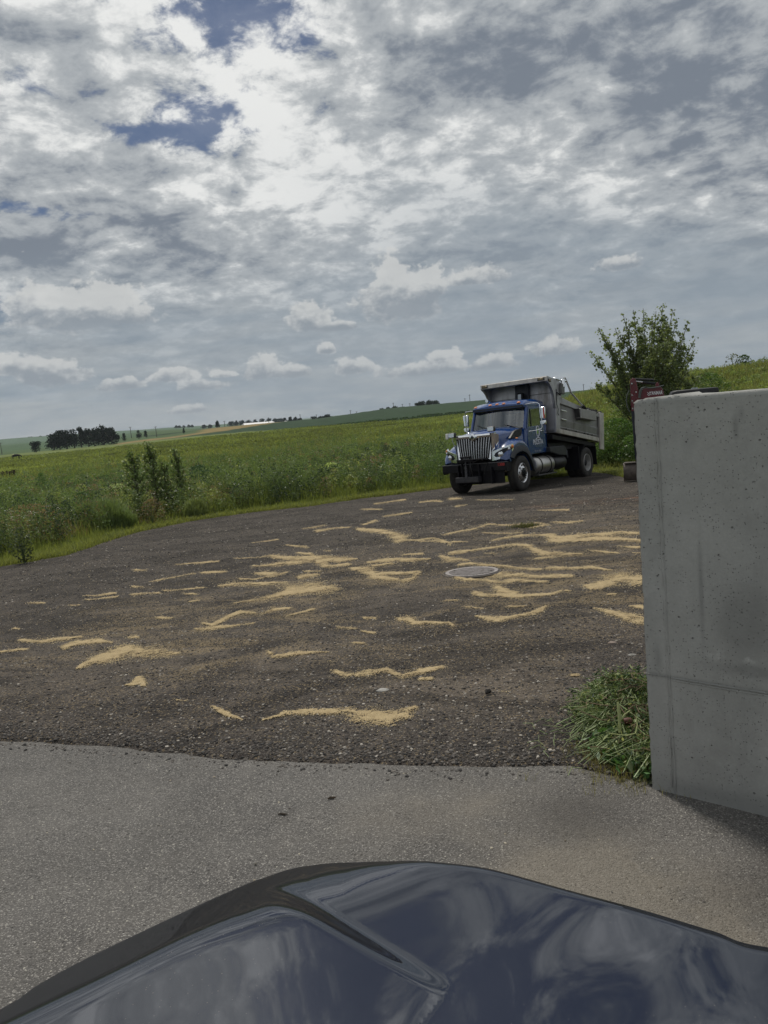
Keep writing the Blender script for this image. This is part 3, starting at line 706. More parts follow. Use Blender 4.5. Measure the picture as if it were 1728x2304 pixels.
D('longest forked grain streak, running to the wall', B_([(850, 288, 5), (930, 272, 8), (1040, 265, 8), (1120, 268, 12), (1160, 290, 20), (1250, 265, 14), (1350, 262, 12), (1440, 255, 14), (1530, 258, 10), (1580, 260, 10)]), B_([(1120, 290, 14), (1200, 292, 12), (1320, 282, 10), (1430, 285, 12), (1530, 296, 10), (1580, 300, 8)]))
D('humped grain streak between the manhole cover and the forked streak', B_([(650, 352, 5), (750, 340, 8), (850, 325, 8), (950, 312, 10), (1010, 318, 12), (1040, 335, 12), (1080, 355, 18), (1160, 358, 18), (1260, 358, 5)]))
D('patchy grain drift left of the manhole cover', B_([(200, 425, 10), (260, 430, 18), (300, 450, 14), (420, 445, 8), (500, 440, 8)]), B_([(430, 480, 10), (480, 465, 8), (500, 445, 6)]), B_([(290, 460, 14), (340, 470, 14), (400, 475, 10)]), B_([(270, 395, 5), (330, 385, 12), (400, 380, 10), (470, 385, 12), (545, 380, 5)]), B_([(290, 410, 4), (380, 400, 6)]))
REST = [A_(s) for s in [
 [(0, 620, 3), (60, 612, 6), (120, 605, 6)], [(768, 838, 5), (808, 838, 5)], [(1130, 455, 4), (1190, 435, 16), (1250, 430, 5)], [(1240, 465, 4), (1360, 433, 4)], [(1300, 295, 12), (1330, 290, 16), (1370, 285, 8)], [(1320, 268, 4), (1385, 268, 4)],
 [(1020, 211, 4), (1110, 210, 4), (1180, 198, 3)], [(760, 236, 3), (850, 232, 4), (945, 224, 3)], [(870, 273, 4), (970, 267, 8)], [(650, 312, 3), (740, 295, 4), (840, 276, 4)], [(575, 330, 4), (620, 332, 4)], [(360, 373, 3), (430, 370, 5), (500, 360, 4)], [(370, 392, 3), (510, 375, 4)], [(575, 368, 6), (690, 363, 4)],
 [(710, 352, 4), (800, 345, 6), (880, 338, 4)], [(805, 370, 8), (850, 371, 6)], [(820, 405, 5), (855, 400, 5)], [(585, 262, 5), (630, 262, 5)], [(125, 405, 4), (190, 402, 6)], [(685, 472, 6), (745, 472, 6)], [(565, 555, 8), (590, 553, 8)], [(1310, 80, 3), (1400, 65, 4)], [(1370, 92, 4), (1440, 78, 4), (1510, 72, 3)],
 [(1240, 153, 3), (1320, 163, 4)], [(1280, 157, 4), (1325, 163, 5)], [(1400, 180, 3), (1425, 182, 3)], [(1460, 510, 7), (1530, 513, 8)], [(1565, 522, 6), (1610, 532, 10)], [(1575, 467, 5), (1620, 468, 5)], [(1530, 580, 8), (1565, 582, 8)], [(1090, 142, 3), (1200, 128, 3)], [(60, 520, 4), (85, 522, 4)], [(430, 545, 4), (455, 543, 4)], [(300, 415, 2), (345, 413, 3)]]]
REST += [B_(s) for s in [
 [(400, 290, 10), (480, 287, 6), (570, 278, 5), (640, 298, 5), (650, 310, 8)], [(500, 290, 5), (600, 295, 6), (645, 300, 5)], [(660, 298, 5), (730, 293, 4)], [(620, 262, 4), (700, 245, 5), (780, 228, 8), (825, 212, 8), (900, 218, 6), (980, 215, 5), (1060, 205, 5), (1100, 215, 6), (1030, 228, 4)], [(800, 250, 4), (870, 255, 5), (980, 250, 4)], [(1130, 205, 3), (1200, 207, 6), (1265, 200, 4)],
 [(610, 365, 8), (650, 382, 14), (700, 380, 8), (730, 385, 5)], [(1050, 375, 8), (1120, 370, 8)], [(810, 353, 4), (860, 353, 4)], [(1290, 338, 4), (1430, 348, 4)], [(1440, 318, 5), (1530, 325, 8)], [(1500, 350, 5), (1560, 352, 6)], [(725, 603, 5), (795, 608, 6)], [(430, 360, 4), (520, 352, 4)],
 [(340, 175, 3), (400, 165, 5), (470, 155, 3)], [(240, 142, 4), (330, 142, 4)], [(300, 115, 5), (370, 105, 5), (440, 95, 4)], [(510, 108, 4), (560, 103, 6), (605, 105, 6)], [(650, 95, 6), (700, 90, 6)], [(680, 128, 6), (720, 120, 6)], [(780, 98, 3), (940, 98, 4)], [(245, 212, 4), (300, 195, 6)], [(20, 240, 3), (80, 232, 4), (150, 222, 4)],
 [(80, 860, 3), (100, 861, 3)], [(620, 570, 4), (680, 568, 5)], [(1390, 550, 6), (1420, 550, 5)], [(1220, 930, 8), (1245, 928, 6)], [(890, 1003, 5), (930, 1003, 5)], [(1060, 150, 2), (1200, 148, 4)]]]
def stroke_mask(x, y, strokes):
    q = proj(np.stack([x, y, yard_z(x, y)], -1)); m = np.full(x.shape, -9.)
    for st in strokes:
        for (x0, y0, w0), (x1, y1, w1) in zip(st[:-1], st[1:]):
            ab = (x1 - x0, (y1 - y0)); 
            # measure in a frame where vertical picture distance counts 1:1 with the stroke width and horizontal counts half
            kx = .42; L = (ab[0] * kx) ** 2 + ab[1] ** 2 + 1e-9
            t = np.clip(((q[..., 0] - x0) * kx * ab[0] * kx + (q[..., 1] - y0) * ab[1]) / L, 0, 1)
            dd = np.hypot((q[..., 0] - x0 - t * ab[0]) * kx, q[..., 1] - y0 - t * ab[1]); wv = (w0 + (w1 - w0) * t) * .5 + .5
            m = np.maximum(m, 1 - dd / wv)
    return m
def grain_material():
    m, nt, b = newmat('spilled_grain'); o = ocoord(nt)
    v = X(nt, voro(nt, o, 170)); vc = sep(nt, voro(nt, o, 170, out='Color')); n = noise(nt, o, 9, 5, .65); n2 = noise(nt, o, 45, 4, .7)
    c = mixc(nt, vc[0], (.50, .375, .20), (.72, .58, .34))
    c = mixc(nt, n.step(.40, .72) * .5, c, (.27, .20, .115)); c = mixc(nt, n2.step(.55, .75) * .4, c, (.82, .72, .52))
    c = mixc(nt, v.step(.25, .6) * .35, c, (.16, .11, .06))
    nt.links.new(c, b.inputs['Base Color']); seti(b, Roughness=.9, Specular_IOR_Level=.2)
    bump(nt, b, v.step(.7, 0) + n2 * .6, .9, .006)
    # thin edges: separate kernels with the gravel showing between them; the attribute holds how densely they lie
    at_ = nt.nodes.new('ShaderNodeAttribute'); at_.attribute_name = 'Col'; dn = sep(nt, at_.outputs['Color'])[0]
    al = (dn - vc[1] * .8 - n2 * .35 + .12).step(-.03, .03); nt.links.new(al.k, b.inputs['Alpha']); return m
grm = grain_material()
GX, GY, GS = [], [], []
def drift(name, strokes, h=.014, off=0., **t):
    pts = np.array([gp(p[0], p[1])[:2] for s in strokes for p in s]); pad = .25 + .03 * pts[:, 1].max()
    x0, y0 = pts.min(0) - pad; x1, y1 = pts.max(0) + pad * 2.0
    res = max(.009, .0022 * pts[:, 1].mean()); xs = np.arange(x0, x1, res); ys = np.arange(y0, y1, res * 1.4)
    x, y = np.meshgrid(xs, ys); m = stroke_mask(x, y, strokes)
    s = 1 / max(.5, pts[:, 1].mean() / 8)
    m = m * .85 + .12 + off + vnoise(x, y, 3.2 * s, 91, 4) * .85 + vnoise(x, y, 26. * s, 93, 3) * .55 + rng.uniform(-.22, .22, x.shape)
    z = grv_z(x, y) + h * (.25 + pts[:, 1].mean() / 14) * np.clip(m, 0, .75) + .005
    keep = m > -.65; den = np.clip((m + .62) / 1.25, 0, 1) ** 1.5 * np.clip(1.0 + .9 * vnoise(x, y, 9. * s, 97, 3), .45, 1.15); n = len(xs)
    V = np.stack([x, y, z], -1).reshape(-1, 3); i = np.arange(len(ys) - 1)[:, None] * n + np.arange(n - 1)[None]
    F = np.stack([i, i + 1, i + n + 1, i + n], -1).reshape(-1, 4); k = keep.reshape(-1); F = F[k[F].all(1)]
    used = np.unique(F); mp = np.full(len(V), -1); mp[used] = np.arange(len(used))
    # scattered grains around the drift
    cand = np.argwhere((m > -1.6) & (m < .4)); nn = int(min(len(cand) * 2.2, 26000))
    if nn:
        sel = cand[rng.integers(0, len(cand), nn)]; pr = np.clip(1 + m[sel[:, 0], sel[:, 1]] * .6, 0, 1) ** 3; sel = sel[rng.random(nn) < pr * .6]
        GX.append(x[sel[:, 0], sel[:, 1]] + rng.uniform(-res, res, len(sel))); GY.append(y[sel[:, 0], sel[:, 1]] + rng.uniform(-res, res, len(sel)))
    return V[used], mp[F], np.repeat(den.reshape(-1)[used][:, None], 3, 1)
for lab, st in DR:
    V, F, Dn = drift('grain_drift', list(st)); o = link('grain_drift', npmesh('grain_drift', V, F, Dn, True), grm, label=lab, cat='spilled grain', group='drifts of spilled grain on the gravel yard')
VV, FF, DD, b = [], [], [], 0
for s_ in REST:
    V, F, Dn = drift('x', [s_], .010, -.22)
    if len(F): VV.append(V); DD.append(Dn); FF.append(F + b); b += len(V)
link('spilled_grain', npmesh('spilled_grain', np.concatenate(VV), np.concatenate(FF), np.concatenate(DD), True), grm, kind='stuff', label='thin streaks and crumbs of pale grain strewn over the dark gravel', cat='spilled grain')
gx = np.concatenate(GX); gy = np.concatenate(GY)
# a sparse dusting of grain over the whole middle of the yard
n = 14000; a = rng.uniform(-.45, .5, n); r = 4 * (20 / 4) ** rng.random(n); ex, ey = r * np.sin(a), r * np.cos(a)
k = (vnoise(ex, ey, .5, 71, 3) > .0) & (ey > ab_line(ex) + .1) & (yard_sd(ex, ey) > .5) & (rng.random(n) < np.clip(.25 + .5 * np.exp(-((ex - 1.5) / 3.) ** 2 - ((ey - 9.) / 4.) ** 2), 0, 1)); gx = np.concatenate([gx, ex[k]]); gy = np.concatenate([gy, ey[k]])
n = len(gx); gz = grv_z(gx, gy) + .003; dd = np.hypot(gx, gy)
L = .0035 * np.clip(dd / 5, .8, 2.6) * rng.uniform(.7, 1.5, n); Wd = L * .5; a = rng.uniform(0, 6.28, n)
ca, sa = np.cos(a), np.sin(a)
tv = np.array([(-1, 0, 0), (0, -1, .0), (1, 0, 0), (0, 1, 0), (0, 0, 1.)])
P5 = tv[None] * np.stack([L, Wd, Wd * 1.1], -1)[:, None]
P5 = np.stack([P5[..., 0] * ca[:, None] - P5[..., 1] * sa[:, None], P5[..., 0] * sa[:, None] + P5[..., 1] * ca[:, None], P5[..., 2]], -1) + np.stack([gx, gy, gz], -1)[:, None]
Ft = (np.array([(0, 1, 4), (1, 2, 4), (2, 3, 4), (3, 0, 4)])[None] + np.arange(n)[:, None, None] * 5).reshape(-1, 3)
cc = np.repeat(np.array([.66, .54, .33]) * rng.uniform(.55, 1.2, (n, 1)), 5, 0)
link('loose_grain', npmesh('loose_grain', P5.reshape(-1, 3), Ft, cc), attrmat('grain_kernel', .8), kind='stuff', label='single pale kernels scattered around the grain drifts', cat='spilled grain')
# ------------------------------------------------------------------ manhole cover
def build_manhole():
    c = gp(1062, 1294); q = grv_z(c[0], c[1]); root = empty('manhole_cover', (c[0], c[1], float(q) + .004), .5, label='round grey ribbed manhole cover set in the gravel among the grain', cat='manhole cover')
    root.rotation_euler = (-.0477, 0, 0.0)
    iron = mat('weathered_iron', (.30, .275, .265), .85, .0, .2, 18, .002, grime=((.10, .08, .06), .6))
    mb = MB(); R = .335
    mb.lathe([(0, .018), (R - .045, .018), (R - .03, .022), (R - .002, .022), (R, .014), (R, -.05)], ax=2, n=64); mb.build('cover_plate', iron, root, smooth=True)
    mb = MB(); rr = R - .045; k = -rr + .02
    while k < rr:
        h = math.sqrt(max(0, rr * rr - k * k)) - .01
        if h > .03: mb.box((k, 0, .0215), (.012, 2 * h, .008))
        k += .032
    M = Matrix.Rotation(-.75, 4, 'Z'); mb.v = [tuple(M @ Vector(p)) for p in mb.v]
    mb.build('cover_rib', iron, root, bevel=.002)
    mb = MB(); mb.lathe([(R + .006, .006), (R + .012, .010), (R + .035, .008), (R + .04, -.05)], ax=2, n=64); mb.build('frame_ring', mat('frame_iron', (.07, .06, .052), .9, 0, .3, 12, grime=((.22, .17, .10), .8)), root, smooth=True)
    slm = mat('slot_dark', (.03, .028, .026), .9)
    for s_ in (-1, 1): mb = MB(); mb.box((s_ * .22, -.12 * s_, .0255), (.05, .02, .004)); mb.build('pick_slot', slm, root)
build_manhole()
# ------------------------------------------------------------------ small debris
def debris(px, py, L, th, a, col, name, label, cat):
    c = gp(px, py); z = float(ground_z(c[0], c[1])) + th; mb = MB()
    mb.tube([(-L / 2, 0, 0), (-L * .2, L * .05, th * .4), (L * .2, -L * .03, th * .2), (L / 2, L * .06, 0)], [th * .5, th, th * .9, th * .3], 6)
    o = mb.build(name, mat(name + '_stuff', col, .9, 0, .4, 60), None, smooth=True, label=label, cat=cat); o.location = (c[0], c[1], z); o.rotation_euler = (0, 0, a)
debris(636, 1829, .05, .005, -.2, (.04, .03, .02), 'twig', 'curled dark twig on the asphalt left of centre', 'twig')
debris(747, 1793, .045, .006, .2, (.05, .035, .02), 'bark_chip', 'short dark bark chip on the asphalt, upper of the two bits near the centre', 'bark chip')
debris(575, 1940, .012, .005, .3, (.22, .2, .17), 'pebble', 'lone pale pebble on the asphalt by the car bonnet', 'pebble')
debris(1100, 1570, .05, .018, .9, (.02, .018, .016), 'dirt_clod', 'round black clod of dirt on the gravel left of the cut weeds', 'clod')
def flat_stone(px, py, r, label, col=(.3, .29, .27)):
    c = gp(px, py); z = float(ground_z(c[0], c[1])); mb = MB(); secs = []
    for (k, h) in ((.0, 1.), (.7, .95), (1., .45), (1.02, -.3)):
        secs.append([(c[0] + math.cos(t * .5236) * r * k * (1 + .18 * math.sin(t * 2.1 + px)), c[1] + math.sin(t * .5236) * r * .75 * k * (1 + .15 * math.cos(t * 1.7)), z + h * r * .28) for t in range(12)])
    mb.loft(secs, True, True); mb.build('flat_stone', mat('pale_stone', col, .85, 0, .3, 40, .002), None, smooth=True, label=label, cat='stone', group='larger stones lying on the gravel')
flat_stone(862, 1558, .042, 'oval pale flat stone between the two nearest grain drifts')
flat_stone(1378, 1453, .03, 'pinkish flat stone on the gravel close to the wall', (.24, .19, .16))
flat_stone(1422, 1482, .03, 'grey flat stone on the gravel just behind the weed heap', (.20, .19, .175))
# ------------------------------------------------------------------ the dark car whose bonnet fills the foreground
HZ = -.90
def hp(px, py, e=0.): d = ray(px, py); t = (HZ + e) / d[2]; return (d * t)[:2]
def smooth_poly(P, n):
    P = np.array(P); Q = []
    for i in range(len(P) - 1):
        p0, p1, p2, p3 = P[max(i - 1, 0)], P[i], P[i + 1], P[min(i + 2, len(P) - 1)]
        for k in range(n):
            t = k / n; Q.append(.5 * ((2 * p1) + (-p0 + p2) * t + (2 * p0 - 5 * p1 + 4 * p2 - p3) * t * t + (-p0 + 3 * p1 - 3 * p2 + p3) * t ** 3))
    Q.append(P[-1]); return np.array(Q)
OUT_PX = [(0, 2268), (95, 2208), (185, 2158), (330, 2088), (490, 2014), (600, 1970), (700, 1944), (830, 1936), (960, 1938), (1100, 1954), (1290, 2006), (1450, 2048), (1600, 2090), (1728, 2126)]
ZE = [0, 0, 0, 0, 0, 0, .008, .03, .048, .055, .055, .055, .055, .055]
OUT = [np.array([-1.22, .30]), np.array([-1.16, .62]), np.array([-.97, .92])] + [hp(p[0], p[1], e_) for p, e_ in zip(OUT_PX, ZE)] + [np.array([.78, .98]), np.array([1.02, .80])]
def build_car():
    root = empty('parked_car', (0, 0, 0), label='glossy dark navy car bonnet at the bottom of the view, reflecting clouds', cat='car')
    O = smooth_poly(OUT, 14); n = len(O)
    inner = np.array([[-.95 + 1.55 * k / (n - 1), .20 + .38 * (k / (n - 1))] for k in range(n)])
    T = np.concatenate([np.linspace(0, .06, 16), np.linspace(.06, 1, 110)[1:]])
    seg = np.concatenate([[0], np.cumsum(np.hypot(*np.diff(O, axis=0).T))])
    kk = np.arange(n) / 14
    ze = np.interp(kk, range(len(OUT)), [0, 0, 0] + ZE + [.055, .055])
    ze = np.interp(kk, range(len(OUT)), [0, 0, 0] + ZE + [.055, .055])
    slope = np.interp(kk, [0, 3, 6, 7, 8, 9, 9.6, 10.3, 11, 19], [.42, .41, .41, .41, .40, .38, .38, .55, .9, .9])
    P = O[None] * (1 - T[:, None, None]) + inner[None] * T[:, None, None]; x, y = P[..., 0], P[..., 1]
    d = np.hypot(x - O[None, :, 0], y - O[None, :, 1])
    A, B = hp(500, 2028, .09), hp(1000, 2222, .088); ab = B - A; L = np.hypot(*ab); ab = ab / L; nr = np.array([ab[1], -ab[0]])
    if nr @ (hp(1300, 2100, .08) - A) < 0: nr = -nr
    s = ((x - A[0]) * ab[0] + (y - A[1]) * ab[1]) / L; q = (x - A[0]) * nr[0] + (y - A[1]) * nr[1] - .006 * np.sin(np.clip(s, 0, 1) * math.pi)
    s1 = np.clip(1 - s, 0, 1.3); hh = .054 * s1 ** .85; wv = .022 + .080 * s1 ** .85; t = np.clip(q / wv, 0, 1); t = t * t * (3 - 2 * t) * .5 + t * .5
    PL = .068 + hh * (1 - t) * np.exp(-np.clip(-q, 0, 3) / .6) + .02 * (1 - np.exp(-d / .6))
    PL = PL + .0060 * np.sin(x * 5.1 - y * 4.0 + 2.) * np.cos(x * 3.2 + y * 6.5) + .0035 * np.sin(x * 7.1 + y * 3.3 + 1.) * np.sin(y * 6.3 - x * 2.2) + .0014 * np.sin(x * 17 - y * 9) * np.sin(y * 14 + x * 5 + 2.)
    rp = ze[None] + slope[None] * d - .004 * np.exp(-d / .008); kq = .022; h_ = np.clip(.5 + .5 * (PL - rp) / kq, 0, 1); z = HZ + PL * (1 - h_) + rp * h_ - kq * h_ * (1 - h_)
    nt_ = len(T); V = np.stack([x, y, z], -1).reshape(-1, 3); i = np.arange(nt_ - 1)[:, None] * n + np.arange(n - 1)[None]
    F = np.stack([i, i + 1, i + n + 1, i + n], -1).reshape(-1, 4)
    paint, nt, b = newmat('navy_clearcoat'); o = ocoord(nt)
    seti(b, Base_Color=(.001, .0012, .003, 1), Roughness=.5, Specular_IOR_Level=.1)
    gb = nt.nodes.new('ShaderNodeBsdfGlossy'); gb.inputs['Color'].default_value = (.135, .143, .160, 1)
    r = noise(nt, o, 4, 5, .6).lin(.3, .8, .004, .03); nt.links.new(r.k, gb.inputs['Roughness'])
    ad = nt.nodes.new('ShaderNodeAddShader'); nt.links.new(b.outputs[0], ad.inputs[0]); nt.links.new(gb.outputs[0], ad.inputs[1])
    # a film of road dust: sparse pale specks
    ds = nt.nodes.new('ShaderNodeBsdfDiffuse'); ds.inputs['Color'].default_value = (.35, .32, .28, 1); mx = nt.nodes.new('ShaderNodeMixShader')
    sp_ = (sep(nt, voro(nt, o, 260, out='Color'))[0].step(.90, .97) * X(nt, voro(nt, o, 260)).step(.35, .15)) * noise(nt, o, 3, 4, .6).step(.4, .7) * .25
    nt.links.new(sp_.k, mx.inputs[0]); nt.links.new(ad.outputs[0], mx.inputs[1]); nt.links.new(ds.outputs[0], mx.inputs[2]); nt.links.new(mx.outputs[0], nt.nodes['Material Output'].inputs[0])
    link('hood', npmesh('hood', V, F, None, True), paint, root)
    # body side below the bonnet edge
    mb = MB(); c = O.mean(0); prof = [(0, 0), (.012, -.012), (.02, -.05), (.035, -.12), (.05, -.25), (.03, -.42), (.0, -.62)]
    nrm = np.zeros_like(O); tg = np.gradient(O, axis=0); nrm[:, 0] = tg[:, 1]; nrm[:, 1] = -tg[:, 0]; nrm /= np.linalg.norm(nrm, axis=1)[:, None]
    if (nrm[n // 2] @ (O[n // 2] - c)) < 0: nrm = -nrm
    rows = [[(O[k, 0] + nrm[k, 0] * a, O[k, 1] + nrm[k, 1] * a, V[k, 2] + bz) for k in range(n)] for a, bz in prof]
    mb.loft(rows, closed=False, cap=False); mb.build('front_body', paint, root, smooth=True)
    # bumper lip showing past the right-hand edge
    black = mat('black_plastic', (.006, .006, .007), .9, 0, .2, 30, spec=.05)
    L2 = [(860, 1941), (930, 1936), (1000, 1938), (1080, 1948), (1160, 1968), (1230, 1992), (1310, 2024)]
    mb = MB(); pts = smooth_poly([hp(*p) for p in L2], 5); m = len(pts); rows = []
    for (a, bz) in [(-.05, -.06), (.0, -.030), (.010, -.026), (.022, -.034), (.028, -.08), (.02, -.5)]:
        r_ = []
        for k in range(m):
            t_ = pts[min(k + 1, m - 1)] - pts[max(k - 1, 0)]; t_ = t_ / np.hypot(*t_); nn = np.array([-t_[1], t_[0]])
            if nn[1] < 0: nn = -nn
            r_.append((pts[k, 0] + nn[0] * a, pts[k, 1] + nn[1] * a, HZ + bz))
        rows.append(r_)
    mb.loft(rows, closed=False, cap=False); mb.build('bumper', mat('bumper_brown_black', (.035, .030, .028), .35, 0, .2, 20), root, smooth=True)
    # headlamp glint on the left front corner
    g0 = hp(212, 2133); mb = MB(); mb.lathe([(0, .016), (.02, .014), (.034, .006), (.038, -.01)], ax=2, n=20)
    mb.v = [(g0[0] + .02 + p[0] * 1.0, g0[1] - .008 + p[1] * .35 + p[0] * .6, HZ - .052 + p[2]) for p in mb.v]
    mb.build('headlight', mat('lamp_chrome', (.85, .86, .88), .08, 1.0, .03, 8), root, smooth=True)
    # cowl and wiper at the rear edge of the bonnet, lower right
    a, b2 = hp(1640, 2322, .06), hp(1745, 2268, .06)
    mb = MB(); dd = (b2 - a) / np.hypot(*(b2 - a)); nn = np.array([dd[1], -dd[0]])
    q0 = a - dd * .25; q1 = b2 + dd * .6
    V4 = [(*q0, HZ + .052), (*q1, HZ + .052), (*(q1 + nn * .35), HZ + .12), (*(q0 + nn * .35), HZ + .12)]
    V4 += [(p[0], p[1], p[2] - .06) for p in V4]
    mb.add(V4, [(0, 1, 2, 3), (7, 6, 5, 4), (0, 4, 5, 1), (1, 5, 6, 2), (2, 6, 7, 3), (3, 7, 4, 0)])
    mb.build('cowl', black, root, bevel=.006)
    for (wx, wy, rz) in ((-.62, .72, .55), (.52, .62, .55)):
        w_ = empty('wheel', (wx, wy, 0)); w_.parent = root; w_.location = (wx, wy, -1.8 + .34); w_.rotation_euler = (0, 0, rz + .4)
        mb = MB(); mb.lathe([(.20, -.10), (.31, -.11), (.34, -.08), (.34, .08), (.31, .11), (.20, .10)], ax=0, n=32); mb.build('tyre', mat('car_tyre', (.02, .02, .02), .8), w_, smooth=True)
        mb = MB(); mb.lathe([(0, .05), (.15, .05), (.20, .09), (.21, -.09), (0, -.05)], ax=0, n=24); mb.build('rim', mat('car_rim', (.4, .4, .42), .3, 1), w_, smooth=True)
build_car()
# ------------------------------------------------------------------ dump truck
def Rzyx(yaw, pit, rol): return Matrix.Rotation(yaw, 4, 'Z') @ Matrix.Rotation(pit, 4, 'Y') @ Matrix.Rotation(rol, 4, 'X')
def dirty_mat(name, col, rough, metal, grime, amt, **k): return mat(name, col, rough, metal, .10, 3., grime=(grime, amt), **k)
def build_truck():
    root = empty('dump_truck', (3.383, 23.848, -2.806), label='blue dump truck with a silver bed, parked at the far edge of the gravel', cat='dump truck')
    root.rotation_mode = 'QUATERNION'; root.rotation_quaternion = Rzyx(-2.235, -.041, .031).to_quaternion()
    blue = mat('truck_blue', (.003, .047, .205), .2, .0, .12, 1.5, coat=1.0, spec=.6, grime=((.05, .05, .05), .15))
    chrome = mat('chrome', (.86, .88, .90), .09, 1.0, .04, 5)
    black = mat('black_steel', (.006, .006, .009), .55, .0, .3, 7, spec=.25, grime=((.022, .02, .018), .5))
    flare = mat('flare_grey', (.040, .045, .055), .55, 0, .15, 6)
    rubber = mat('tyre_rubber', (.035, .033, .032), .85, 0, .3, 5, .003, grime=((.085, .075, .06), .55))
    alu = dirty_mat('bed_steel', (.42, .42, .44), .45, .7, (.13, .115, .10), .75)
    alud = dirty_mat('bed_steel_side', (.28, .28, .28), .5, .55, (.10, .088, .076), .8)
    railm = mat('rail_steel', (.52, .50, .47), .5, .35, .15, 5, grime=((.22, .17, .13), .5))
    rimm = mat('polished_rim', (.70, .70, .72), .25, .9, .12, 8, grime=((.25, .23, .2), .4))
    amber = mat('amber_lens', (.85, .28, .09), .2, 0, .1, 10, coat=.5)
    white = mat('white_lettering', (.80, .82, .84), .5, 0, .03, 4)
    gl = glass('cab_glass', (.62, .74, .72), .02); dark = mat('cab_interior', (.03, .032, .035), .8)
    Vv = Vector
    shellm = mat('lamp_shell_black', (.03, .03, .032), .4); lensm = mat('lamp_glass', (.75, .78, .80), .08, .85, .05, 8)
    # chassis
    mb = MB()
    for s in (-1, 1): mb.box((-2.65, s * .43, .90), (6.7, .09, .26))
    for x_ in (-5.8, -4.2, -3.0, -1.2, .5): mb.box((x_, 0, .90), (.12, .80, .20))
    mb.build('frame', black, root, bevel=.01)
    mb = MB(); mb.cyl((0, -.95, .52), (0, .95, .52), .06); mb.cyl((-4.81, -.9, .52), (-4.81, .9, .52), .10); mb.lathe([(0, -.2), (.16, -.16), (.2, 0), (.16, .16), (0, .2)], (-4.81, 0, .52), 1, 20)
    mb.tube([(-4.8, 0, .55), (-2.5, 0, .72), (-.6, 0, .78)], .055); mb.build('axle', black, root, smooth=True)
    # cab: shell with real openings
    cab = empty('cab'); cab.parent = root
    mb = MB(); N = 12
    def sec(x_, hw, z0, z1, r=.10):
        P = []
        for (cy, cz, a0) in ((hw - r, z1 - r, 0), (-(hw - r), z1 - r, 90), (-hw + .02, z0, 180), (hw - .02, z0, 270)):
            if a0 < 180:
                for k in range(5):
                    t = math.radians(a0 + k * 22.5); P.append((x_, cy + r * math.cos(t), cz + r * math.sin(t)))
            else: P.append((x_, cy, cz))
        return P
    # lower body
    mb.loft([sec(-2.19, .96, 1.06, 1.88, .05), sec(-2.15, .985, 1.04, 1.90, .06), sec(-.74, .985, 1.04, 1.88, .06), sec(-.66, .96, 1.06, 1.86, .05)])
    mb.build('cab_body', blue, cab, smooth=True)
    # roof with visor overhang
    mb = MB(); secs = []
    for (x_, hw, z0, z1, r) in ((-2.19, .90, 2.50, 2.66, .10), (-2.12, .95, 2.50, 2.74, .13), (-1.6, .965, 2.51, 2.78, .14), (-1.1, .965, 2.51, 2.76, .14), (-.93, .95, 2.52, 2.70, .12), (-.80, .90, 2.54, 2.63, .05)):
        P = [(x_, hw - r + r * math.cos(math.radians(a_)), z1 - r + r * math.sin(math.radians(a_))) for a_ in (0, 30, 60, 90)]
        P += [(x_, hw * .4, z1 + .035), (x_, 0, z1 + .045), (x_, -hw * .4, z1 + .035)]
        P += [(x_, -(hw - r) - r * math.sin(math.radians(a_)), z1 - r + r * math.cos(math.radians(a_))) for a_ in (0, 30, 60, 90)]
        P += [(x_, -hw + .02, z0), (x_, hw - .02, z0)]; secs.append(P)
    mb.loft(secs); mb.build('roof', blue, cab, smooth=True)
    mb = MB(); mb.loft([[(-.79, .90, 2.60), (-.79, -.90, 2.60), (-.79, -.90, 2.555), (-.79, .90, 2.555)], [(-.97, .93, 2.52), (-.97, -.93, 2.52), (-.97, -.93, 2.49), (-.97, .93, 2.49)]]); mb.build('sun_visor', mat('visor_black', (.012, .012, .014), .4), cab)
    mb = MB()
    for s in (-1, 1):
        mb.tube([(-.70, s * .955, 1.84), (-.86, s * .94, 2.25), (-.99, s * .925, 2.56)], [.052, .047, .05], 8)
        mb.box((-2.10, s * .955, 2.2), (.14, .055, .72)); mb.box((-1.55, s * .955, 2.50), (1.15, .05, .06))
        mb.box((-2.165, s * .72, 2.2), (.04, .46, .72))
    mb.box((-2.165, 0, 1.98), (.038, 1.0, .26)); mb.box((-2.163, 0, 2.47), (.036, 1.0, .16))
    mb.build('pillar', blue, cab, smooth=True)
    def sheet(pts, t, name, m, par, **k):
        mb = MB(); pts = [Vv(p) for p in pts]; nn = (pts[1] - pts[0]).cross(pts[3] - pts[0]).normalized() * t
        V = pts + [p + nn for p in pts]; mb.add(V, [(0, 1, 2, 3), (7, 6, 5, 4), (0, 4, 5, 1), (1, 5, 6, 2), (2, 6, 7, 3), (3, 7, 4, 0)]); return mb.build(name, m, par, **k)
    # windshield: gently bowed pane and black rubber
    mb = MB(); rows = []
    for (x0, z_, hw) in ((-.71, 1.885, .915), (-.85, 2.22, .905), (-.975, 2.53, .89)):
        rows.append([(x0 + .07 * (1 - (k / 8 - 1) ** 2), hw * (k / 8 - 1), z_) for k in range(17)])
    mb.loft(rows, closed=False, cap=False); ws = mb.build('windshield', gl, cab, smooth=True)
    mb = MB(); mb.tube(rows[0], .014, 6); mb.tube(rows[2], .014, 6); mb.tube([r[0] for r in rows], .014, 6); mb.tube([r[-1] for r in rows], .014, 6); mb.build('windshield_seal', mat('seal', (.012, .012, .012), .7), cab, smooth=True)
    mb = MB(); mb.tube([(-.62, -.1, 1.93), (-.70, -.55, 2.02), (-.76, -.75, 2.10)], .010, 5); mb.tube([(-.62, .75, 1.93), (-.70, .3, 2.02), (-.76, .1, 2.10)], .010, 5); mb.build('wiper', black, cab)
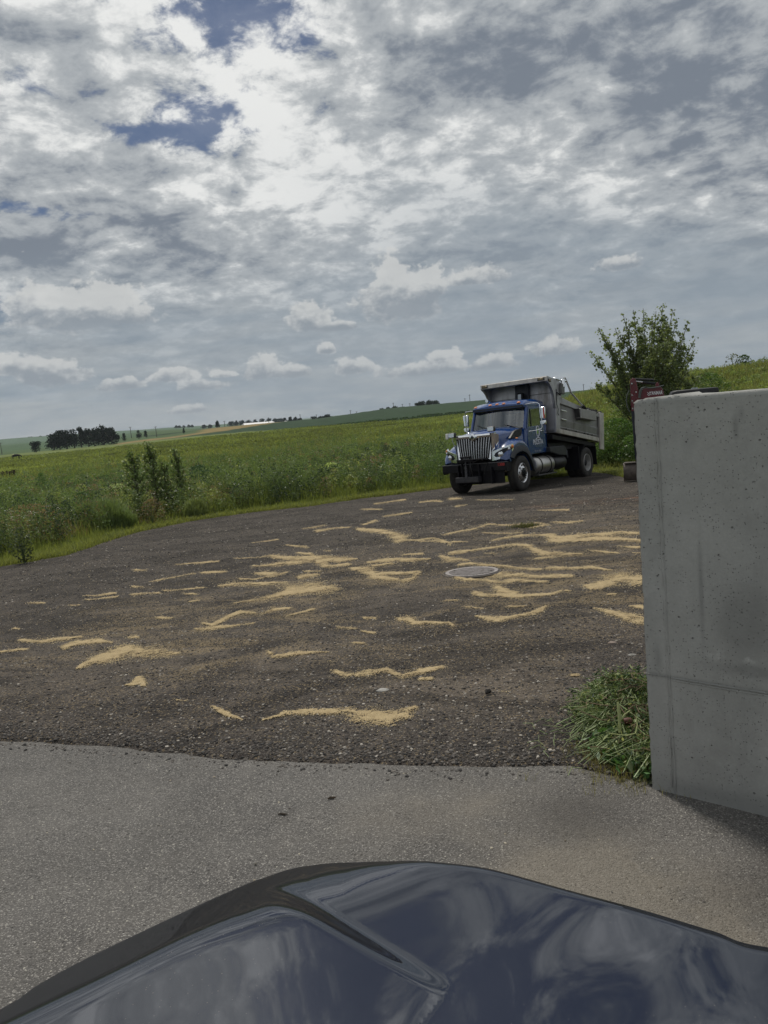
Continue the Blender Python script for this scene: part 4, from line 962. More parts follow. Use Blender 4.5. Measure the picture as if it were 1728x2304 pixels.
    for s in (1, -1):
        d_ = empty('door'); d_.parent = root
        mb = MB(); y = s * .992
        mb.prism([(-.80, 1.10), (-.80, 1.80), (-.93, 1.90), (-1.96, 1.94), (-2.02, 1.86), (-2.02, 1.10), (-1.9, 1.06), (-.9, 1.06)], y - s * .03, y + s * .008)
        mb.build('door_panel', blue, d_, bevel=.006)
        mb = MB()
        for poly in ([(-.98, 2.44), (-.98, 2.50), (-1.93, 2.54), (-1.93, 2.48)], [(-1.86, 1.90), (-1.93, 1.90), (-1.93, 2.5), (-1.88, 2.5)], [(-.80, 1.84), (-.90, 1.86), (-1.06, 2.5), (-.98, 2.5)]):
            mb.prism(poly, s * .93, s * .985)
        mb.build('window_frame', blue, d_, bevel=.004)
        mb = MB(); mb.prism([(-.86, 1.84), (-1.14, 1.86), (-1.10, 2.48), (-1.01, 2.48)], s * .955, s * .962); mb.prism([(-1.17, 1.88), (-1.88, 1.92), (-1.90, 2.49), (-1.14, 2.47)], s * .955, s * .962)
        mb.build('side_window', gl, d_)
        mb = MB(); mb.prism([(-1.135, 1.86), (-1.165, 1.86), (-1.14, 2.5), (-1.11, 2.5)], s * .945, s * .978); mb.build('window_divider', mat('divider', (.02, .02, .022), .5), d_)
        mb = MB(); mb.tube([(-1.88, s * 1.0, 1.74), (-1.87, s * 1.035, 1.745), (-1.72, s * 1.035, 1.75), (-1.71, s * 1.0, 1.75)], .014, 6); mb.build('handle', chrome, d_, smooth=True)
        mb = MB(); mb.tube([(-.74, s * 1.001, 1.625), (-2.02, s * 1.002, 1.66)], .006, 4); mb.build('crease_trim', mat('trim_blue', (.06, .10, .22), .25, .3), d_)
        # mirror
        mi = empty('mirror'); mi.parent = root
        mb = MB()
        if s > 0: pts = [(-.86, s * .96, 2.60), (-.95, s * 1.10, 2.62), (-1.02, s * 1.28, 2.62), (-1.05, s * 1.34, 2.57), (-1.08, s * 1.36, 2.35), (-1.10, s * 1.36, 1.86), (-1.08, s * 1.33, 1.80), (-1.0, s * 1.2, 1.77), (-.90, s * 1.0, 1.76)]
        else: pts = [(-.90, s * .95, 2.58), (-.95, s * 1.10, 2.59), (-1.0, s * 1.30, 2.58), (-1.05, s * 1.35, 2.52), (-1.06, s * 1.36, 2.3), (-1.08, s * 1.36, 1.95), (-1.0, s * 1.25, 1.86), (-.90, s * 1.0, 1.80)]
        mb.tube(pts, .014, 8); mb.build('mirror_arm', chrome, mi, smooth=True)
        mb = MB(); mb.box((-1.14, s * 1.385, 2.29), (.09, .20, .38)); mb.build('mirror_head', chrome, mi, bevel=.035, seg=3)
        mb = MB(); mb.box((-1.14, s * 1.385, 1.99), (.10, .20, .15)); mb.build('convex_mirror', chrome, mi, bevel=.035, seg=3)
        if s > 0:
            mb = MB(); mb.box((-1.092, 1.45, 2.29), (.006, .045, .33)); mb.build('red_reflector', mat('red_trim', (.55, .07, .04), .35), mi)
    # lettering and emblem on the left door
    dl = [o for o in root.children if o.name.startswith('door')][0]
    text('lettering', 'PEOSTA', .225, (-1.47, 1.003, 1.40), (-1, 0, 0), (0, 0, 1), white, dl, .0015, .002, .86)
    text('lettering', 'PUBLIC WORKS', .065, (-1.47, 1.003, 1.275), (-1, 0, 0), (0, 0, 1), mat('grey_lettering', (.20, .27, .30), .5), dl, .001, 0, .95)
    text('lettering', 'USDOT 33084', .075, (-1.42, 1.004, 1.115), (-1, 0, 0), (0, 0, 1), mat('pale_lettering', (.34, .36, .38), .5), dl, .001, 0, .95)
    mb = MB(); cx, cz = -1.49, 1.75
    mb.tube([(cx - .105 * math.sin(t * .2618), 1.004, cz + .155 * math.cos(t * .2618) - (.02 if 8 < t < 16 else 0)) for t in range(25)], .016, 6)
    mb.tube([(cx, 1.004, cz - .17), (cx, 1.004, 1.535)], .011, 6); mb.tube([(cx + .15 - .03 * k, 1.004, 1.505 + .035 * math.sin(k / 10 * math.pi)) for k in range(11)], .013, 6)
    mb.build('emblem_outline', white, dl)
    mb = MB()
    for k in (-.045, -.015, .015, .045): mb.box((cx + k, 1.003, cz - .005), (.020, .006, .20 - abs(k) * 1.4))
    mb.build('emblem_green', mat('emblem_green', (.30, .50, .12), .5), dl)
    # bonnet
    mb = MB(); secs = []
    for (x_, w_, zt_, zb_) in ((-.72, .93, 1.93, 1.30), (-.4, .905, 1.92, 1.28), (0, .85, 1.90, 1.26), (.35, .78, 1.86, 1.20), (.60, .73, 1.81, 1.10), (.74, .70, 1.765, 1.06)):
        P = [(w_, zb_), (w_, zt_ - .26), (w_ * .97, zt_ - .13), (w_ * .88, zt_ - .05), (w_ * .62, zt_ - .005), (w_ * .52, zt_ + .03), (0, zt_ + .05)]
        P = P + [(-a_, b_) for a_, b_ in P[-2::-1]]
        secs.append([(x_, a_, b_) for a_, b_ in P])
    mb.loft(secs); hd = mb.build('hood', blue, root, smooth=True)
    ventm = mat('vent_black', (.010, .010, .012), .5)
    for s in (-1, 1):
        mb = MB(); mb.prism([(.20, 1.60), (-.10, 1.80), (-.30, 1.85), (-.58, 1.865), (-.60, 1.80), (-.52, 1.66), (-.35, 1.61)], s * .845, s * .925)
        mb.build('side_vent', ventm, hd, bevel=.01)
    mb = MB()
    for k in range(4): mb.tube([(.02 - .06 * k, .93, 1.63 + .05 * k), (-.54, .93, 1.69 + .04 * k)], .006, 4)
    mb.build('vent_slat', flare, hd)
    # chrome surround, grille
    gr = empty('grille', (-.29, 0, 0)); gr.parent = root
    W0, W1, zb, zt_ = .60, .50, 1.06, 1.70       # half width top, bottom
    def gy(z_): t = (z_ - zb) / (zt_ - zb); return W1 + (W0 - W1) * t
    def gx(z_, y_): return 1.10 + .04 * (1 - abs(y_) / .7) - .05 * (z_ - 1.06) / .64
    mb = MB(); secs = []
    N = 20
    for (dz_, dx_, s_) in ((.00, .0, 1.0), (.055, .015, 1.06), (.10, -.02, 1.10), (.115, -.16, 1.12)):
        ring_ = []
        for k in range(N + 1):      # top edge with the central point
            y_ = W0 * s_ * (k / N * 2 - 1); notch = max(0, 1 - abs(y_) / .14) * (.10 if dz_ == 0 else 0)
            ring_.append((gx(zt_, y_) + dx_, y_, zt_ + dz_ - notch))
        ring_.append((gx(1.2, .5) + dx_, W1 * (s_ + .06 * (s_ > 1)) + .0, zb - dz_ * .55)); ring_.append((gx(1.2, .5) + dx_, -W1 * (s_ + .06 * (s_ > 1)), zb - dz_ * .55))
        secs.append(ring_)
    mb.loft(secs, True, False); mb.build('chrome_surround', chrome, gr, smooth=True)
    for s in (-1, 1):    # wide chrome cheeks wrapping round the bonnet sides
        mb = MB(); mb.loft([[(1.09, s * .62, 1.80), (1.10, s * .54, 1.04), (1.06, s * .58, 1.02), (1.05, s * .68, 1.80)], [(1.02, s * .74, 1.775), (1.03, s * .64, 1.02), (.98, s * .66, 1.02), (.98, s * .74, 1.775)], [(.90, s * .765, 1.76), (.90, s * .745, 1.30), (.88, s * .72, 1.30), (.88, s * .74, 1.76)]]); mb.build('chrome_cheek', chrome, gr, smooth=True)
    mb = MB(); mb.prism([(-W0, zt_), (-W1, zb), (W1, zb), (W0, zt_)], 1.04, 1.055, 0); mb.build('grille_back', mat('grille_dark', (.008, .008, .010), .7), gr)
    for k in range(13):
        f = -1 + 2 * (k + .5) / 13; mb = MB()
        pts = []
        for j in range(8):
            z_ = zb + .01 + (zt_ - zb - .02) * j / 7
            if abs(f) < .2: z_ = min(z_, zt_ - .07 - .03 * (.2 - abs(f)))
            y_ = gy(z_) * f * .97; pts.append((gx(z_, y_) - .02 + .015 * math.sin(j / 7 * math.pi), y_, z_))
        mb.tube(pts, .0165, 8); mb.build('grille_bar', mat('bar_chrome', (.50, .51, .53), .28, 1.0, .05, 6) if k == 0 else bpy.data.materials['bar_chrome'], gr, smooth=True)
    mb = MB(); R_ = .125
    for (r_, x_) in ((R_, 1.135), (R_ * .62, 1.15)):
        pass
    mb.loft([[(1.10, 0, 1.72 + R_), (1.10, R_ * .95, 1.72), (1.10, 0, 1.72 - R_), (1.10, -R_ * .95, 1.72)], [(1.150, 0, 1.72 + R_), (1.150, R_ * .95, 1.72), (1.150, 0, 1.72 - R_), (1.150, -R_ * .95, 1.72)], [(1.158, 0, 1.72 + R_ * .8), (1.158, R_ * .74, 1.72), (1.158, 0, 1.72 - R_ * .8), (1.158, -R_ * .74, 1.72)]], True, True)
    mb.build('emblem', chrome, gr, bevel=.006)
    mb = MB(); q = R_ * .5; mb.add([(1.1595, 0, 1.72 + q), (1.1595, q, 1.72), (1.1595, 0, 1.72 - q), (1.1595, -q, 1.72), (1.163, 0, 1.72 + q * .9), (1.163, q * .9, 1.72), (1.163, 0, 1.72 - q * .9), (1.163, -q * .9, 1.72)], [(4, 5, 6, 7), (0, 1, 5, 4), (1, 2, 6, 5), (2, 3, 7, 6), (3, 0, 4, 7)]); mb.build('emblem_centre', mat('emblem_dark', (.02, .02, .025), .4), gr)
    # fenders, flares, headlights
    outer = [(.80, .98), (.79, 1.10), (.71, 1.24), (.57, 1.36), (.38, 1.46), (.18, 1.535), (-.05, 1.56), (-.28, 1.53), (-.47, 1.43), (-.62, 1.27), (-.74, 1.08), (-.86, .86), (-.96, .60)]
    inner = [(.62, .90), (.59, .98), (.53, 1.04), (.44, 1.11), (.30, 1.165), (.14, 1.195), (-.03, 1.20), (-.20, 1.17), (-.36, 1.10), (-.50, .99), (-.61, .86), (-.70, .72), (-.78, .54)]
    for s in (1, -1):
        fe = empty('fender'); fe.parent = root
        mb = MB(); secs = []
        for (ox, oz), (ix, iz) in zip(outer, inner):
            mx_, mz = ox * .62 + ix * .38, oz * .62 + iz * .38
            back = .985 if ox < -.6 else .66
            secs.append([(ox, s * back * .97, oz + (.06 if ox > -.5 else 0)), (ox, s * .90 if back < .9 else s * .985, oz + .03), (ox - .015, s * 1.06, oz - .012), (mx_, s * 1.135, mz + .05), (mx_, s * 1.14, mz), (ix, s * 1.12, iz), (ix, s * .70, iz)])
        mb.loft(secs); mb.build('fender_shell', blue, fe, smooth=True)
        mb = MB(); secs = []
        for (ox, oz), (ix, iz) in list(zip(outer, inner))[1:]:
            k0 = .46; mx_, mz = ox * k0 + ix * (1 - k0), oz * k0 + iz * (1 - k0)
            secs.append([(mx_, s * 1.12, mz + .02), (mx_, s * 1.165, mz + .0), (ix * .97, s * 1.195, iz + .03), (ix * .95, s * 1.19, iz - .02), (ix, s * 1.08, iz - .015), (ix, s * 1.08, iz + .06)])
        mb.loft(secs); mb.build('fender_flare', flare, fe, smooth=True)
        mb = MB(); mb.lathe([(0, .022), (.02, .02), (.034, .006), (.036, -.01)], (-.02, s * 1.02, 1.585), 2, 16); mb.v = [((p[0] + .02) * 1.6 - .02, p[1], p[2]) for p in mb.v]; mb.build('fender_lamp', amber, fe, smooth=True)
        hl = empty('headlight'); hl.parent = root
        def hpnt(t, u, off=0.):   # t 0..1 sweeping from the grille round to the side, u 0..1 low..high
            a_ = t * 1.25; x_ = .32 + .515 * math.cos(a_) + off * math.cos(a_ * .8); y_ = .58 + .60 * math.sin(a_) ** .9 + off * math.sin(a_)
            lo = 1.00 + .22 * t ** 1.5; hi = 1.20 + .22 * t ** .8
            if t > .8: lo += (t - .8) * .3
            return (x_, s * y_, lo + (hi - lo) * u)
        def patch(t0, t1, u0, u1, off, th, name, m, bev=0):
            mb = MB(); n_ = 14; secs = []
            for k in range(n_ + 1):
                t = t0 + (t1 - t0) * k / n_; e_ = math.sin(min(1, max(0, (k / n_))) * math.pi) ** .35 if name != 'lamp_bezel' else 1
                um = (u0 + u1) / 2; a0, a1 = um + (u0 - um) * e_, um + (u1 - um) * e_
                secs.append([hpnt(t, a0, off), hpnt(t, a1, off), hpnt(t, a1, off - th), hpnt(t, a0, off - th)])
            mb.loft(secs); return mb.build(name, m, hl, smooth=True)
        patch(0.02, 1.0, -.10, 1.12, .012, .05, 'lamp_bezel', chrome)
        patch(.12, .96, .10, .92, .022, .05, 'lamp_housing', mat('lamp_dark', (.02, .022, .03), .15, .2))
        c0 = hpnt(.36, .42, .02); mb = MB(); mb.lathe([(0, .030), (.05, .026), (.072, .012), (.078, -.01), (.092, -.012), (.094, -.04)], c0, 0, 24); mb.build('lamp_lens', lensm, hl, smooth=True)
        c0 = hpnt(.74, .66, .012); mb = MB(); mb.lathe([(0, .03), (.035, .024), (.05, .0), (.05, -.03)], c0, 0, 16); mb.build('side_lamp_lens', lensm, hl, smooth=True)
        c0 = hpnt(.90, .72, .012); mb = MB(); mb.lathe([(0, .026), (.04, .02), (.055, .0), (.055, -.03)], c0, 0, 16); mb.build('turn_signal', mat('signal_amber', (.75, .25, .05), .25, 0, .1, 10, coat=.5), hl, smooth=True)
    # bumper with plow mount
    mb = MB(); mb.box((1.17, -.02, .80), (.10, 2.24, .24)); mb.box((1.05, -1.12, .78), (.28, .02, .28)); mb.box((1.05, 1.08, .78), (.28, .02, .28)); bp = mb.build('bumper', black, root, bevel=.012)
    mb = MB(); mb.box((1.165, -.02, .925), (.13, 2.26, .012)); mb.build('bumper_lip', mat('worn_edge', (.20, .20, .21), .4, .6), bp)
    text('lettering', '1308', .12, (1.224, .93, .855), (0, 1, 0), (0, 0, 1), mat('red_lettering', (.40, .035, .03), .5), bp, .001, .002)
    pm = empty('plow_mount', (-.32, 0, 0)); pm.parent = root; bp.location = (-.32, 0, 0)
    mb = MB(); mb.box((1.10, .18, .50), (.06, 1.55, .40)); mb.box((1.20, .62, .55), (.20, .04, .5)); mb.box((1.20, .20, .6), (.20, .04, .6)); mb.box((1.20, -.52, .6), (.25, .04, .6)); mb.build('mount_plate', black, pm, bevel=.01)
    mb = MB(); mb.box((1.32, -.16, .46), (.22, .80, .17)); mb.build('push_beam', mat('push_beam_steel', (.045, .045, .05), .5, .4, .2, 8), pm, bevel=.015)
    mb = MB()
    for y_ in (-.34, -.06): mb.box((1.34, y_, .82), (.07, .035, .68))
    mb.box((1.34, -.20, 1.14), (.09, .36, .05)); mb.box((1.30, -.20, 1.02), (.2, .55, .06)); mb.box((1.28, -.02, 1.06), (.30, .9, .04)); mb.build('lift_frame', black, pm, bevel=.006)
    mb = MB(); mb.cyl((1.36, -.20, .52), (1.36, -.20, .86), .05); mb.cyl((1.36, -.20, .86), (1.36, -.20, 1.18), .026); mb.build('lift_cylinder', mat('ram', (.09, .09, .10), .3, .8), pm, smooth=True)
    mb = MB(); mb.tube([(1.36, -.02, .98), (1.42, -.0, .85), (1.41, .03, .7), (1.36, .02, .55)], .014); mb.tube([(1.3, .3, 1.05), (1.38, .1, .98), (1.36, -.1, 1.05)], .014); mb.tube([(1.24, .5, .95), (1.27, .42, .80), (1.25, .36, .6)], .012); mb.build('hose', mat('hose_rubber', (.015, .015, .016), .5), pm, smooth=True)
    for s in (-1, 1):
        sl = empty('plow_lamp', (-.32, 0, 0)); sl.parent = root; y_ = s * .72 if s > 0 else -.72
        if s > 0: pts = [(1.14, .62, 1.78), (1.15, .62, 1.62), (1.17, .62, 1.30), (1.16, .60, .95)]; hz = 1.92; hy = .63
        else: pts = [(1.14, -.74, 1.80), (1.17, -.72, 1.66), (1.19, -.66, 1.55), (1.16, -.62, 1.35), (1.12, -.64, 1.15), (1.08, -.72, .98)]; hz = 1.84; hy = -.76
        mb = MB(); mb.tube(pts, .013); mb.build('stalk', black if s > 0 else mat('stalk_grey', (.30, .31, .32), .4, .5), sl, smooth=True)
        mb = MB(); mb.box((1.10, hy, hz), (.12, .25, .155)); mb.build('lamp_shell', shellm, sl, bevel=.035, seg=3)
        mb = MB(); mb.box((1.164, hy, hz), (.012, .20, .115)); mb.build('lamp_lens', lensm, sl, bevel=.005)
        if s < 0:
            mb = MB(); mb.box((1.12, hy - .17, hz - .02), (.06, .09, .17)); mb.build('clearance_marker', mat('marker_white', (.75, .75, .74), .4), sl, bevel=.01)
    # roof marker lamps
    for y_ in (-.84, -.27, -.02, .22, .74):
        mb = MB(); mb.lathe([(0, .038), (.03, .034), (.05, .018), (.056, -.01)], (0, 0, 0), 2, 14); mb.v = [(-.86 + p[0] * 1.1 - (.05 if abs(y_) > .8 else 0), y_ + p[1] * 1.15, 2.665 + .03 * (1 - y_ * y_) + p[2]) for p in mb.v]; mb.build('marker_lamp', amber, root, smooth=True)
    mb = MB(); mb.tube([(-1.4, -.55, 2.80), (-1.3, -.56, 2.87), (-1.15, -.56, 2.87)], [.02, .03, .055], 10); mb.build('air_horn', chrome, root, smooth=True)
    # interior
    it = empty('interior'); it.parent = root
    mb = MB(); mb.box((-.92, 0, 1.86), (.36, 1.82, .14)); mb.build('dashboard', dark, it, bevel=.03)
    for y_ in (.48, -.48):
        mb = MB(); mb.box((-1.72, y_, 2.08), (.16, .52, .62)); mb.box((-1.50, y_, 1.80), (.5, .52, .14)); mb.box((-1.73, y_, 2.42), (.10, .26, .16)); mb.build('seat', mat('seat_fabric', (.055, .06, .065), .9), it, bevel=.05, seg=3)
    mb = MB(); c_, s_ = math.cos(.9), math.sin(.9)
    mb.tube([(-1.14 - .22 * math.sin(t * .2618) * c_, .48 + .22 * math.cos(t * .2618), 2.02 + .22 * math.sin(t * .2618) * s_) for t in range(25)], .014, 6); mb.tube([(-1.14, .27, 2.02), (-1.14, .69, 2.02)], .012, 6); mb.tube([(-1.14, .48, 2.02), (-.95, .48, 1.86)], .02, 6); mb.build('steering_wheel', dark, it, smooth=True)
    # wheels
    def wheel(x_, s, dual):
        w_ = empty('wheel'); w_.parent = root; w_.location = (x_, 0, .52)
        offs = [1.03] if not dual else [1.05, .72]
        for oy in offs:
            hw = .145; prof = [(.305, -hw * .86), (.36, -hw), (.46, -hw * 1.05), (.505, -hw * .9), (.52, -hw * .72), (.522, 0), (.52, hw * .72), (.505, hw * .9), (.46, hw * 1.05), (.36, hw), (.305, hw * .86)]
            mb = MB(); mb.lathe(prof, (0, s * oy, 0), 1, 48)
            for k in range(44):     # tread lugs
                a_ = k / 44 * 2 * math.pi
                for yy in (-.09, -.03, .03, .09):
                    mb.box(((.523) * math.cos(a_ + yy), s * oy + yy, .523 * math.sin(a_ + yy)), (.014, .045, .05), Matrix.Rotation(-(a_ + yy), 3, 'Y'))
            mb.build('tyre', rubber, w_, smooth=True)
        y0 = s * (offs[0])
        if not dual:
            pr = [(.305, .125), (.29, .135), (.275, .12), (.255, .10), (.22, .125), (.17, .150), (.14, .155)]
            mb = MB(); mb.lathe([(r_, s * a_) for r_, a_ in pr] + [(.13, s * .12), (.0, s * .12)], (0, y0, 0), 1, 40); mb.lathe([(.305, s * -.12), (.28, s * -.05), (.255, s * .10)], (0, y0, 0), 1, 40); mb.build('rim', rimm, w_, smooth=True)
            mb = MB()
            for k in range(10):
                a_ = k / 10 * 2 * math.pi + .15; mb.cyl((.222 * math.cos(a_), y0 + s * .10, .222 * math.sin(a_)), (.222 * math.cos(a_), y0 + s * .1305, .222 * math.sin(a_)), .027, n=12)
            mb.lathe([(.125, s * .12), (.12, s * .17), (.075, s * .185), (.07, s * .215), (0, s * .22)], (0, y0, 0), 1, 20)
            mb.build('hub', black, w_, smooth=True)
            nutm = mat('nut_dark', (.10, .09, .085), .5, .7)
            for k in range(10):
                mb = MB(); a_ = k / 10 * 2 * math.pi; mb.cyl((.148 * math.cos(a_), y0 + s * .14, .148 * math.sin(a_)), (.148 * math.cos(a_), y0 + s * .180, .148 * math.sin(a_)), .014, n=6); mb.build('lug_nut', nutm, w_)
        else:
            mb = MB(); mb.lathe([(.305, s * .125), (.295, s * .140), (.28, s * .130), (.265, s * .06), (.26, s * -.02), (.24, s * -.07), (.20, s * -.09), (.16, s * -.08)], (0, y0, 0), 1, 40); mb.build('rim', mat('rim_white', (.45, .45, .44), .4, .3, .15, 8, grime=((.16, .14, .12), .6)), w_, smooth=True)
            mb = MB(); mb.lathe([(.17, s * -.09), (.15, s * -.05), (.12, s * -.04), (.115, s * .06), (.08, s * .085), (0, s * .09)], (0, y0, 0), 1, 20)
            for k in range(10):
                a_ = k / 10 * 2 * math.pi; mb.cyl((.215 * math.cos(a_), y0 - s * .10, .215 * math.sin(a_)), (.215 * math.cos(a_), y0 - s * .079, .215 * math.sin(a_)), .02, n=8)
            mb.build('hub', black, w_, smooth=True)
    for s in (1, -1): wheel(0, s, False); wheel(-4.81, s, True)
    # tanks, steps, boxes on the left; simpler mirror set on the right
    for s in (1, -1):
        ft = empty('fuel_tank'); ft.parent = root
        mb = MB(); mb.lathe([(0, -1.06), (.22, -1.06), (.275, -1.09), (.29, -1.13), (.29, -2.25), (.275, -2.30), (.2, -2.33), (0, -2.33)], (0, s * .86, .66), 0, 40); mb.build('tank_body', mat('tank_alu', (.50, .49, .47), .35, .9, .12, 4, grime=((.2, .18, .16), .5)) if s == 1 else bpy.data.materials['tank_alu'], ft, smooth=True)
        mb = MB()
        for x_ in (-1.36, -2.02): mb.lathe([(.292, -.022), (.302, -.022), (.302, .022), (.292, .022)], (x_, s * .86, .66), 0, 40)
        mb.build('tank_strap', black, ft, smooth=True)
        mb = MB(); mb.box((-1.72, s * 1.02, .36), (1.30, .26, .035)); mb.box((-1.2, s * 1.0, .46), (.04, .2, .2)); mb.box((-2.25, s * 1.0, .46), (.04, .2, .2)); mb.build('step', mat('step_steel', (.10, .10, .10), .5, .5), root, bevel=.005)
        mb = MB(); mb.lathe([(0, -2.38), (.19, -2.40), (.215, -2.46), (.215, -3.22), (.19, -3.27), (0, -3.29)], (0, s * .92, .66), 0, 28); mb.build('air_tank', mat('air_tank_black', (.022, .022, .024), .45, .2), root, smooth=True)
        mb = MB(); mb.prism([(-2.05, 1.20), (-2.05, 1.05), (-2.75, .90), (-3.28, .86), (-3.30, 1.10), (-3.12, 1.20)], s * .62, s * 1.12); mb.build('tool_box', mat('tool_box_grey', (.035, .038, .046), .45, .3), root, bevel=.02)
        mb = MB(); secs = []
        for k in range(9):
            a_ = math.radians(60 + k * 15); secs.append([(-4.81 - .62 * math.cos(a_), s * .62, .52 + .62 * math.sin(a_)), (-4.81 - .62 * math.cos(a_), s * 1.20, .52 + .62 * math.sin(a_)), (-4.81 - .60 * math.cos(a_), s * 1.20, .52 + .60 * math.sin(a_)), (-4.81 - .60 * math.cos(a_), s * .62, .52 + .60 * math.sin(a_))])
        mb.loft([[(q[0] * 1, q[1], q[2]) for q in sc_] for sc_ in secs]); mb.build('mudguard', black, root, smooth=True)
        mb = MB(); mb.box((-4.15, s * .90, .72), (.03, .56, .80)); mb.build('mud_flap', black, root); mb = MB(); mb.box((-5.66, s * .90, .72), (.02, .56, .66)); mb.build('mud_flap', black, root)
    mb = MB(); mb.prism([(-2.25, 1.55), (-2.25, 1.03), (-5.9, 1.03), (-5.9, 1.16)], -.62, .62); mb.prism([(-2.3, 1.60), (-2.3, 1.45), (-5.72, 1.03), (-5.88, 1.14)], .70, 1.12); mb.prism([(-2.3, 1.60), (-2.3, 1.45), (-5.72, 1.03), (-5.88, 1.14)], -1.12, -.70); mb.box((-3.9, 0, 1.18), (3.2, 1.9, .26)); mb.build('hoist_frame', black, root, bevel=.01)
    mb = MB(); mb.tube([(-3.55, .95, 1.1), (-3.62, .98, 1.0), (-3.60, .98, .88), (-3.66, .98, .78)], .02, 6); mb.build('hanging_hose', mat('grey_hose', (.14, .15, .17), .5), root, smooth=True)
    # bed, tipped a little about its rear hinge
    TL = math.radians(7.4); M = Matrix.Translation((-2.40, 0, 1.665)) @ Matrix.Rotation(-TL, 4, 'Y')
    bd = empty('dump_bed'); bd.parent = root; bd.matrix_local = M
    Lb, Hb, Y = 3.72, 1.10, 1.22
    mb = MB(); mb.box((-Lb / 2, 0, .05), (Lb, 2.36, .08)); mb.build('bed_floor', alu, bd)
    for s in (1, -1):
        sd_ = empty('bed_side'); sd_.parent = bd
        mb = MB(); mb.prism([(-.10, .10), (-.10, Hb), (-Lb + .1, Hb - .12), (-Lb + .1, .10)], s * (Y - .10), s * (Y - .06)); mb.build('side_sheet', alud, sd_)
        mb = MB(); mb.loft([[(x_, s * (Y - .055), .14), (x_, s * (Y - .02), .19), (x_, s * (Y - .055), .23), (x_, s * (Y - .058), .3)] for x_ in (-.32, -Lb + .2)], False, False)
        mb.loft([[(x_, s * (Y - .056), .50), (x_, s * (Y - .03), .47), (x_, s * (Y - .03), .44), (x_, s * (Y - .056), .20)] for x_ in (-.32, -Lb + .2)], False, False); mb.build('pressed_rib', alud, sd_)
        mb = MB(); mb.box((-Lb / 2, s * (Y - .045), .055), (Lb, .09, .15)); mb.build('bottom_rail', railm, sd_, bevel=.015)
        mb = MB(); mb.prism([(-.28, Hb - .13), (-.28, Hb + .09), (-1.85, Hb - .02), (-Lb, Hb - .10), (-Lb, Hb - .24)], s * (Y - .11), s * (Y + .0)); mb.build('top_rail', alu, sd_, bevel=.015)
        mb = MB(); mb.box((-.15, s * (Y - .035), .56), (.32, .07, 1.15)); mb.prism([(.0, 1.1), (.0, 1.72), (-.42, 1.66), (-.44, 1.1)], s * (Y - .07), s * Y); mb.build('front_post', alu, sd_, bevel=.012)
        mb = MB(); mb.box((-Lb, s * (Y + .01), .38), (.36, .06, 1.34)); mb.build('rear_post', railm, sd_, bevel=.012)
        mb = MB()
        for z_ in (-.18, 0, .22, .42, .65, .85): mb.box((-Lb - .19, s * (Y - .01), z_), (.035, .05, .05))
        mb.build('hinge_lug', black, sd_)
        mb = MB()
        for z_ in (.76, .47): mb.cyl((-.38, s * (Y - .01), z_), (-.72, s * (Y + .02), z_ - .01), .022, n=10)
        mb.build('grab_handle', chrome, sd_, smooth=True)
        mb = MB()
        for x_ in (-.8, -1.6, -2.3, -2.6, -2.95): mb.box((x_, s * (Y - .03), .175), (.06, .04, .035))
        mb.build('tie_lug', black, sd_)
    mb = MB(); mb.box((-.03, 0, .86), (.06, 2.40, 1.72)); mb.build('headboard', alu, bd)
    mb = MB()
    for z_ in (1.25, 1.05):
        mb.box((.006, -.70 if z_ == 1.25 else .70, z_ + (.0 if z_ == 1.25 else .25)), (.014, .95, .016))
    mb.box((.006, -.24, 1.35), (.014, .02, .55)); mb.build('weld_bead', mat('weld', (.10, .10, .10), .6, .5), bd)
    mb = MB(); mb.box((.05, .05, .85), (.16, .50, 1.62)); mb.build('cylinder_housing', mat('housing_dark', (.03, .033, .045), .5, .3), bd, bevel=.01)
    mb = MB(); mb.box((.30, .10, 1.05), (.16, .20, .62)); mb.build('hoist_cylinder', black, bd, bevel=.02)
    mb = MB(); mb.box((.385, .10, 1.22), (.012, .11, .17)); mb.build('hoist_label', mat('label_pale', (.50, .54, .56), .5), bd)
    # cab shield
    cs = empty('cab_shield'); cs.parent = bd
    mb = MB(); mb.prism([(-.06, 1.72), (.62, 1.74), (.62, 1.70), (-.06, 1.66)], -1.22, 1.22); mb.build('shield_top', alu, cs)
    mb = MB(); mb.prism([(.60, 1.745), (.66, 1.72), (.66, 1.585), (.60, 1.575)], -1.225, 1.225); mb.build('shield_lip', railm, cs, bevel=.008)
    for s in (1, -1):
        curve = [(.62, 1.58), (.50, 1.54), (.36, 1.45), (.24, 1.32), (.15, 1.15), (.10, .95), (.06, .80)]
        mb = MB(); mb.prism([(.64, 1.735)] + curve + [(-.02, .80), (-.02, 1.72)], s * 1.20, s * 1.225); mb.build('gusset', alu, cs)
        mb = MB(); mb.loft([[(x_, s * 1.225, z_), (x_, s * 1.14, z_), (x_ - .015, s * 1.14, z_ - .02 + .0), (x_ - .015, s * 1.225, z_ - .02)] for x_, z_ in curve]); mb.build('gusset_flange', alu, cs, smooth=True)
    def lamp_at(c, d, ax):
        l_ = empty('warning_lamp'); l_.parent = cs
        mb = MB(); mb.box(c, d); mb.build('lamp_frame', shellm, l_, bevel=.02, seg=3)
        d2 = [v * .72 for v in d]; c2 = list(c); c2[ax] += .012; d2[ax] = d[ax] * .8; mb = MB(); mb.box(c2, d2); mb.build('lamp_lens', mat('lens_smoke', (.22, .17, .09), .2, .2) if 'lens_smoke' not in bpy.data.materials else bpy.data.materials['lens_smoke'], l_, bevel=.01)
    lamp_at((.668, -1.05, 1.655), (.03, .23, .10), 0); lamp_at((.668, 1.02, 1.655), (.03, .25, .10), 0); lamp_at((.48, 1.235, 1.62), (.17, .03, .10), 1)
    # tarp gear
    tg_ = empty('tarp_system'); tg_.parent = bd
